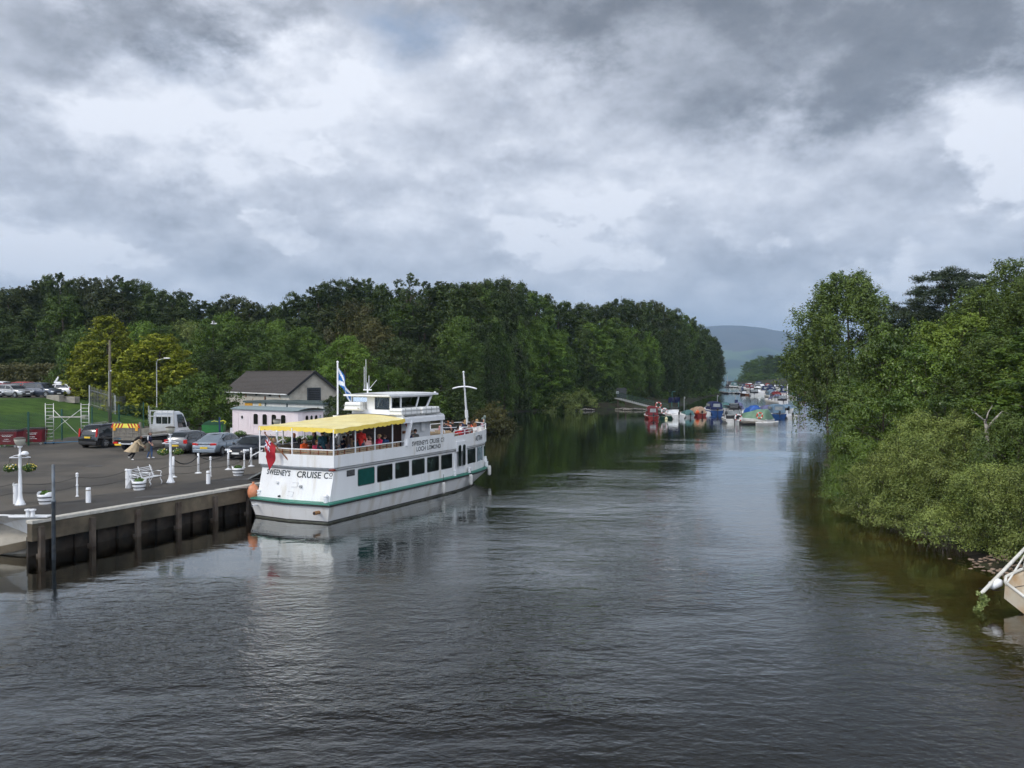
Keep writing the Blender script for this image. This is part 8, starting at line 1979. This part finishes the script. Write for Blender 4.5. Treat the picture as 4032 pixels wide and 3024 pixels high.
# ---- derelict dinghy at the right edge
STN = mat('stained_fibreglass', (0.66, 0.60, 0.48), .6, var=.12, scale_=1.2, col2=(0.42, 0.24, 0.09), f2lo=.42, f2hi=.72, sc2=.9)
STW = mat('chalky_white_fibreglass', (0.66, 0.65, 0.60), .6, var=.1, scale_=2, col2=(0.42, 0.38, 0.30), f2lo=.5, f2hi=.8, sc2=1.5)
dg_ = thing('derelict_boat', 'stained cream fibreglass boat lying half sunk at the stony shore', 'boat', (14.75, 24.4, .12), .14)
dg_.rotation_euler = (R_(20), R_(-4), .20)
st = [(0, .62, .50, .0), (.15, .78, .56, -.12), (.8, .95, .60, -.2), (1.8, 1.05, .62, -.24), (3.0, .98, .66, -.24), (4.2, .60, .74, -.15), (4.9, .05, .80, .1)]
vs = []; fs = []
for (x_, hb, zt, zb_) in st:
    vs += [(x_ + .0, 0, zb_), (x_, hb * .7, zb_ + .10), (x_, hb, zt), (x_, hb - .06, zt + .01), (x_ + .02, hb * .65, zb_ + .16), (x_ + .02, 0, zb_ + .07), (x_ + .02, -hb * .65, zb_ + .16), (x_, -hb + .06, zt + .01), (x_, -hb, zt), (x_, -hb * .7, zb_ + .10)]
n = 10
for i in range(len(st) - 1):
    for k in range(n): k2 = (k + 1) % n; fs.append((i * n + k, (i + 1) * n + k, (i + 1) * n + k2, i * n + k2))
fs.append((0, 1, 2, 3, 4, 5)); fs.append((0, 5, 6, 7, 8, 9))
b = MB(); b.add([(x_, y, z) for x_, y, z in vs], fs); b.build('hull', STN, dg_, fixn=True, sub=1, smooth=True)
b = MB(); b.add([(.0, -.60, .50), (.0, .60, .50), (.0, .5, .0), (0, -.5, .0)], [(0, 1, 2, 3)]); b.add([(.04, -.60, .50), (.04, .60, .50), (.04, .5, .0), (.04, -.5, .0)], [(3, 2, 1, 0)]); b.build('transom', STN, dg_)
b = MB()
for s in (1, -1): b.tube([(x_, s * (hb - .02), zt + .01) for (x_, hb, zt, _) in st], .045, 8)
b.tube([(0, -.6, .5), (0, .6, .5)], .045, 8); b.build('gunwale', STW, dg_, smooth=True)
b = MB(); b.add([(.9, .85, .58), (.9, -.1, .02), (.95, .75, 1.35), (1.0, .95, .6)], [(0, 1, 2), (0, 2, 3)]); b.prism([(.95, .2), (2.6, .2), (2.6, .9), (.95, .9)], .58, .64); b.add([(.95, .2, .0), (.95, .95, .4), (.95, .9, 1.25), (.95, .5, 1.0), (1.02, .2, .0), (1.02, .95, .4), (1.02, .9, 1.25), (1.02, .5, 1.0)], [(0, 1, 2, 3), (7, 6, 5, 4), (0, 3, 7, 4), (3, 2, 6, 7)]); b.build('cabin_side', STW, dg_)
b = MB(); b.tube([(.9, .92, .62), (.95, .95, 1.2), (1.3, 1.0, 1.5), (2.0, 1.0, 1.62), (3.0, 1.0, 1.66)], .05, 8); b.build('windscreen_hoop', STW, dg_, smooth=True)
b = MB(); b.add([(.97, .96, .62), (3.0, 1.0, .66), (3.0, 1.0, 1.62), (2.0, 1.0, 1.58), (1.3, 1.0, 1.46), (1.0, .96, 1.18)], [(0, 1, 2, 3, 4, 5)]); b.build('scratched_screen', mat('scratched_perspex', (0.33, 0.31, 0.30), .4, var=.2, scale_=5), dg_)
b = MB(); b.box((1.35, -.1, .28), (.22, .34, .36), rz=.3); b.build('white_box', WHITE2, dg_)
lw = leafball('dead_leaves', dg_, (.75, -.15, .08), .30, 300, .08, leafmat('rotten_leaves', (0.03, 0.022, 0.012), (0.06, 0.04, 0.02)), .4, seed=3)
bm_ = thing('boom', 'long pale aluminium spar lying across the derelict boat with green weed on its end', 'spar')
e0 = Vector((*V2(3868, 24.6), hz(2342, 24.6))); e1 = Vector((*V2(4032, 26.0), hz(2172, 26.0))); e2 = e0 + (e1 - e0) * 2.2
b = MB(); b.tube([e0, e2], .055, 10); b.tube([e0 + Vector((.8, .1, .25)), e2 + Vector((-.1, .1, .28))], .03, 8); b.build('tube', STW, bm_, smooth=True)
g = np.random.default_rng(4); n = 500; tt = g.uniform(0, 1, n); P_ = np.stack([e0.x + .10 * np.sin(tt * 5) + g.normal(0, .05, n), e0.y + g.normal(0, .05, n), e0.z + .05 - tt * .62], 1)
me = leaf_mesh('weed', P_, unit(g.normal(size=(n, 3))), .08 * g.uniform(.6, 1.5, n), g.uniform(0, 1, n), leafmat('yellow_green_weed', (0.13, 0.18, 0.04), (0.28, 0.33, 0.12)), rng=g); o = bpy.data.objects.new('weed', me); COL.objects.link(o); o.parent = bm_
fl = thing('float', 'white plastic float tied between the spar and the derelict boat', 'float', (*V2(3926, 25.0), hz(2306, 25.0))); b = MB(); b.tube([(-.20, 0, -.06), (-.12, 0, -.02), (.12, 0, .08), (.20, 0, .12)], [.05, .13, .13, .05], 10); b.build('body', WHITE2, fl, smooth=True)
b = MB(); b.tube([(-.5, 0, -.1), (.0, -.02, -.16), (.9, -.1, .02)], .012, 5); b.build('line', CHG, fl)
# stones at the shore
b = MB(); g = random.Random(3)
for k in range(240):
    x = g.uniform(16.4, 19.0); y = g.uniform(26.0, 31.5); s = g.uniform(.03, .10)
    z = max(gz(x, y), -.05)
    if z > .35: continue
    o0 = len(b.v); b.sphere((x, y, z + s * .2), (s * g.uniform(.8, 1.5), s, s * .5), 7, 5)
    for i_ in range(o0, len(b.v)): vx = b.v[i_]; b.v[i_] = (vx[0] + g.uniform(-.1, .1) * s, vx[1] + g.uniform(-.1, .1) * s, vx[2] + g.uniform(-.1, .1) * s)
o = b.build('shore_stones', mat('pinkish_stones', (0.26, 0.19, 0.14), .85, var=.35, scale_=6, objc=False)); tag(o, 'pale pinkish stones scattered along the shore by the derelict boat', 'stones', kind='stuff')
# reeds, twigs: bare stems under the willows
b = MB(); g = random.Random(8)
for k in range(170):
    t_ = g.random(); px = 3390 + 420 * t_; d = np.interp(px, [3390, 3480, 3600, 3720, 3810], [42, 38.7, 36.2, 34.6, 34.0]) + g.uniform(0, .8); x = (px - CXP) / FPX * d
    q = g.uniform(0, 6.28); l = g.uniform(.4, .9); b.tube([(x, d, .03), (x + .3 * l * math.cos(q), d + .3 * l * math.sin(q) - .1, l * .35), (x + .5 * l * math.cos(q), d + .5 * l * math.sin(q) - .2, l)], [.018, .013, .006], 4)
o = b.build('bare_twigs', BARKP); tag(o, 'bare pale twigs at the waterline under the willow bushes', 'twigs', kind='stuff')
# ------------------------------------------------------------------ haze
hm_ = bpy.data.materials.new('thin_air_haze'); hm_.use_nodes = True; t = hm_.node_tree; t.nodes.clear()
pv = t.nodes.new('ShaderNodeVolumePrincipled'); pv.inputs['Color'].default_value = (0.50, 0.72, 1.0, 1); pv.inputs['Density'].default_value = 0.00013; pv.inputs['Anisotropy'].default_value = 0.0
q_ = t.nodes.new('ShaderNodeOutputMaterial'); t.links.new(pv.outputs[0], q_.inputs['Volume'])
b = MB(); b.box((0, 4500, 397), (40000, 20000, 806)); o = b.build('haze', hm_); tag(o, 'thin bluish summer haze over lake and hills', 'haze', kind='stuff')
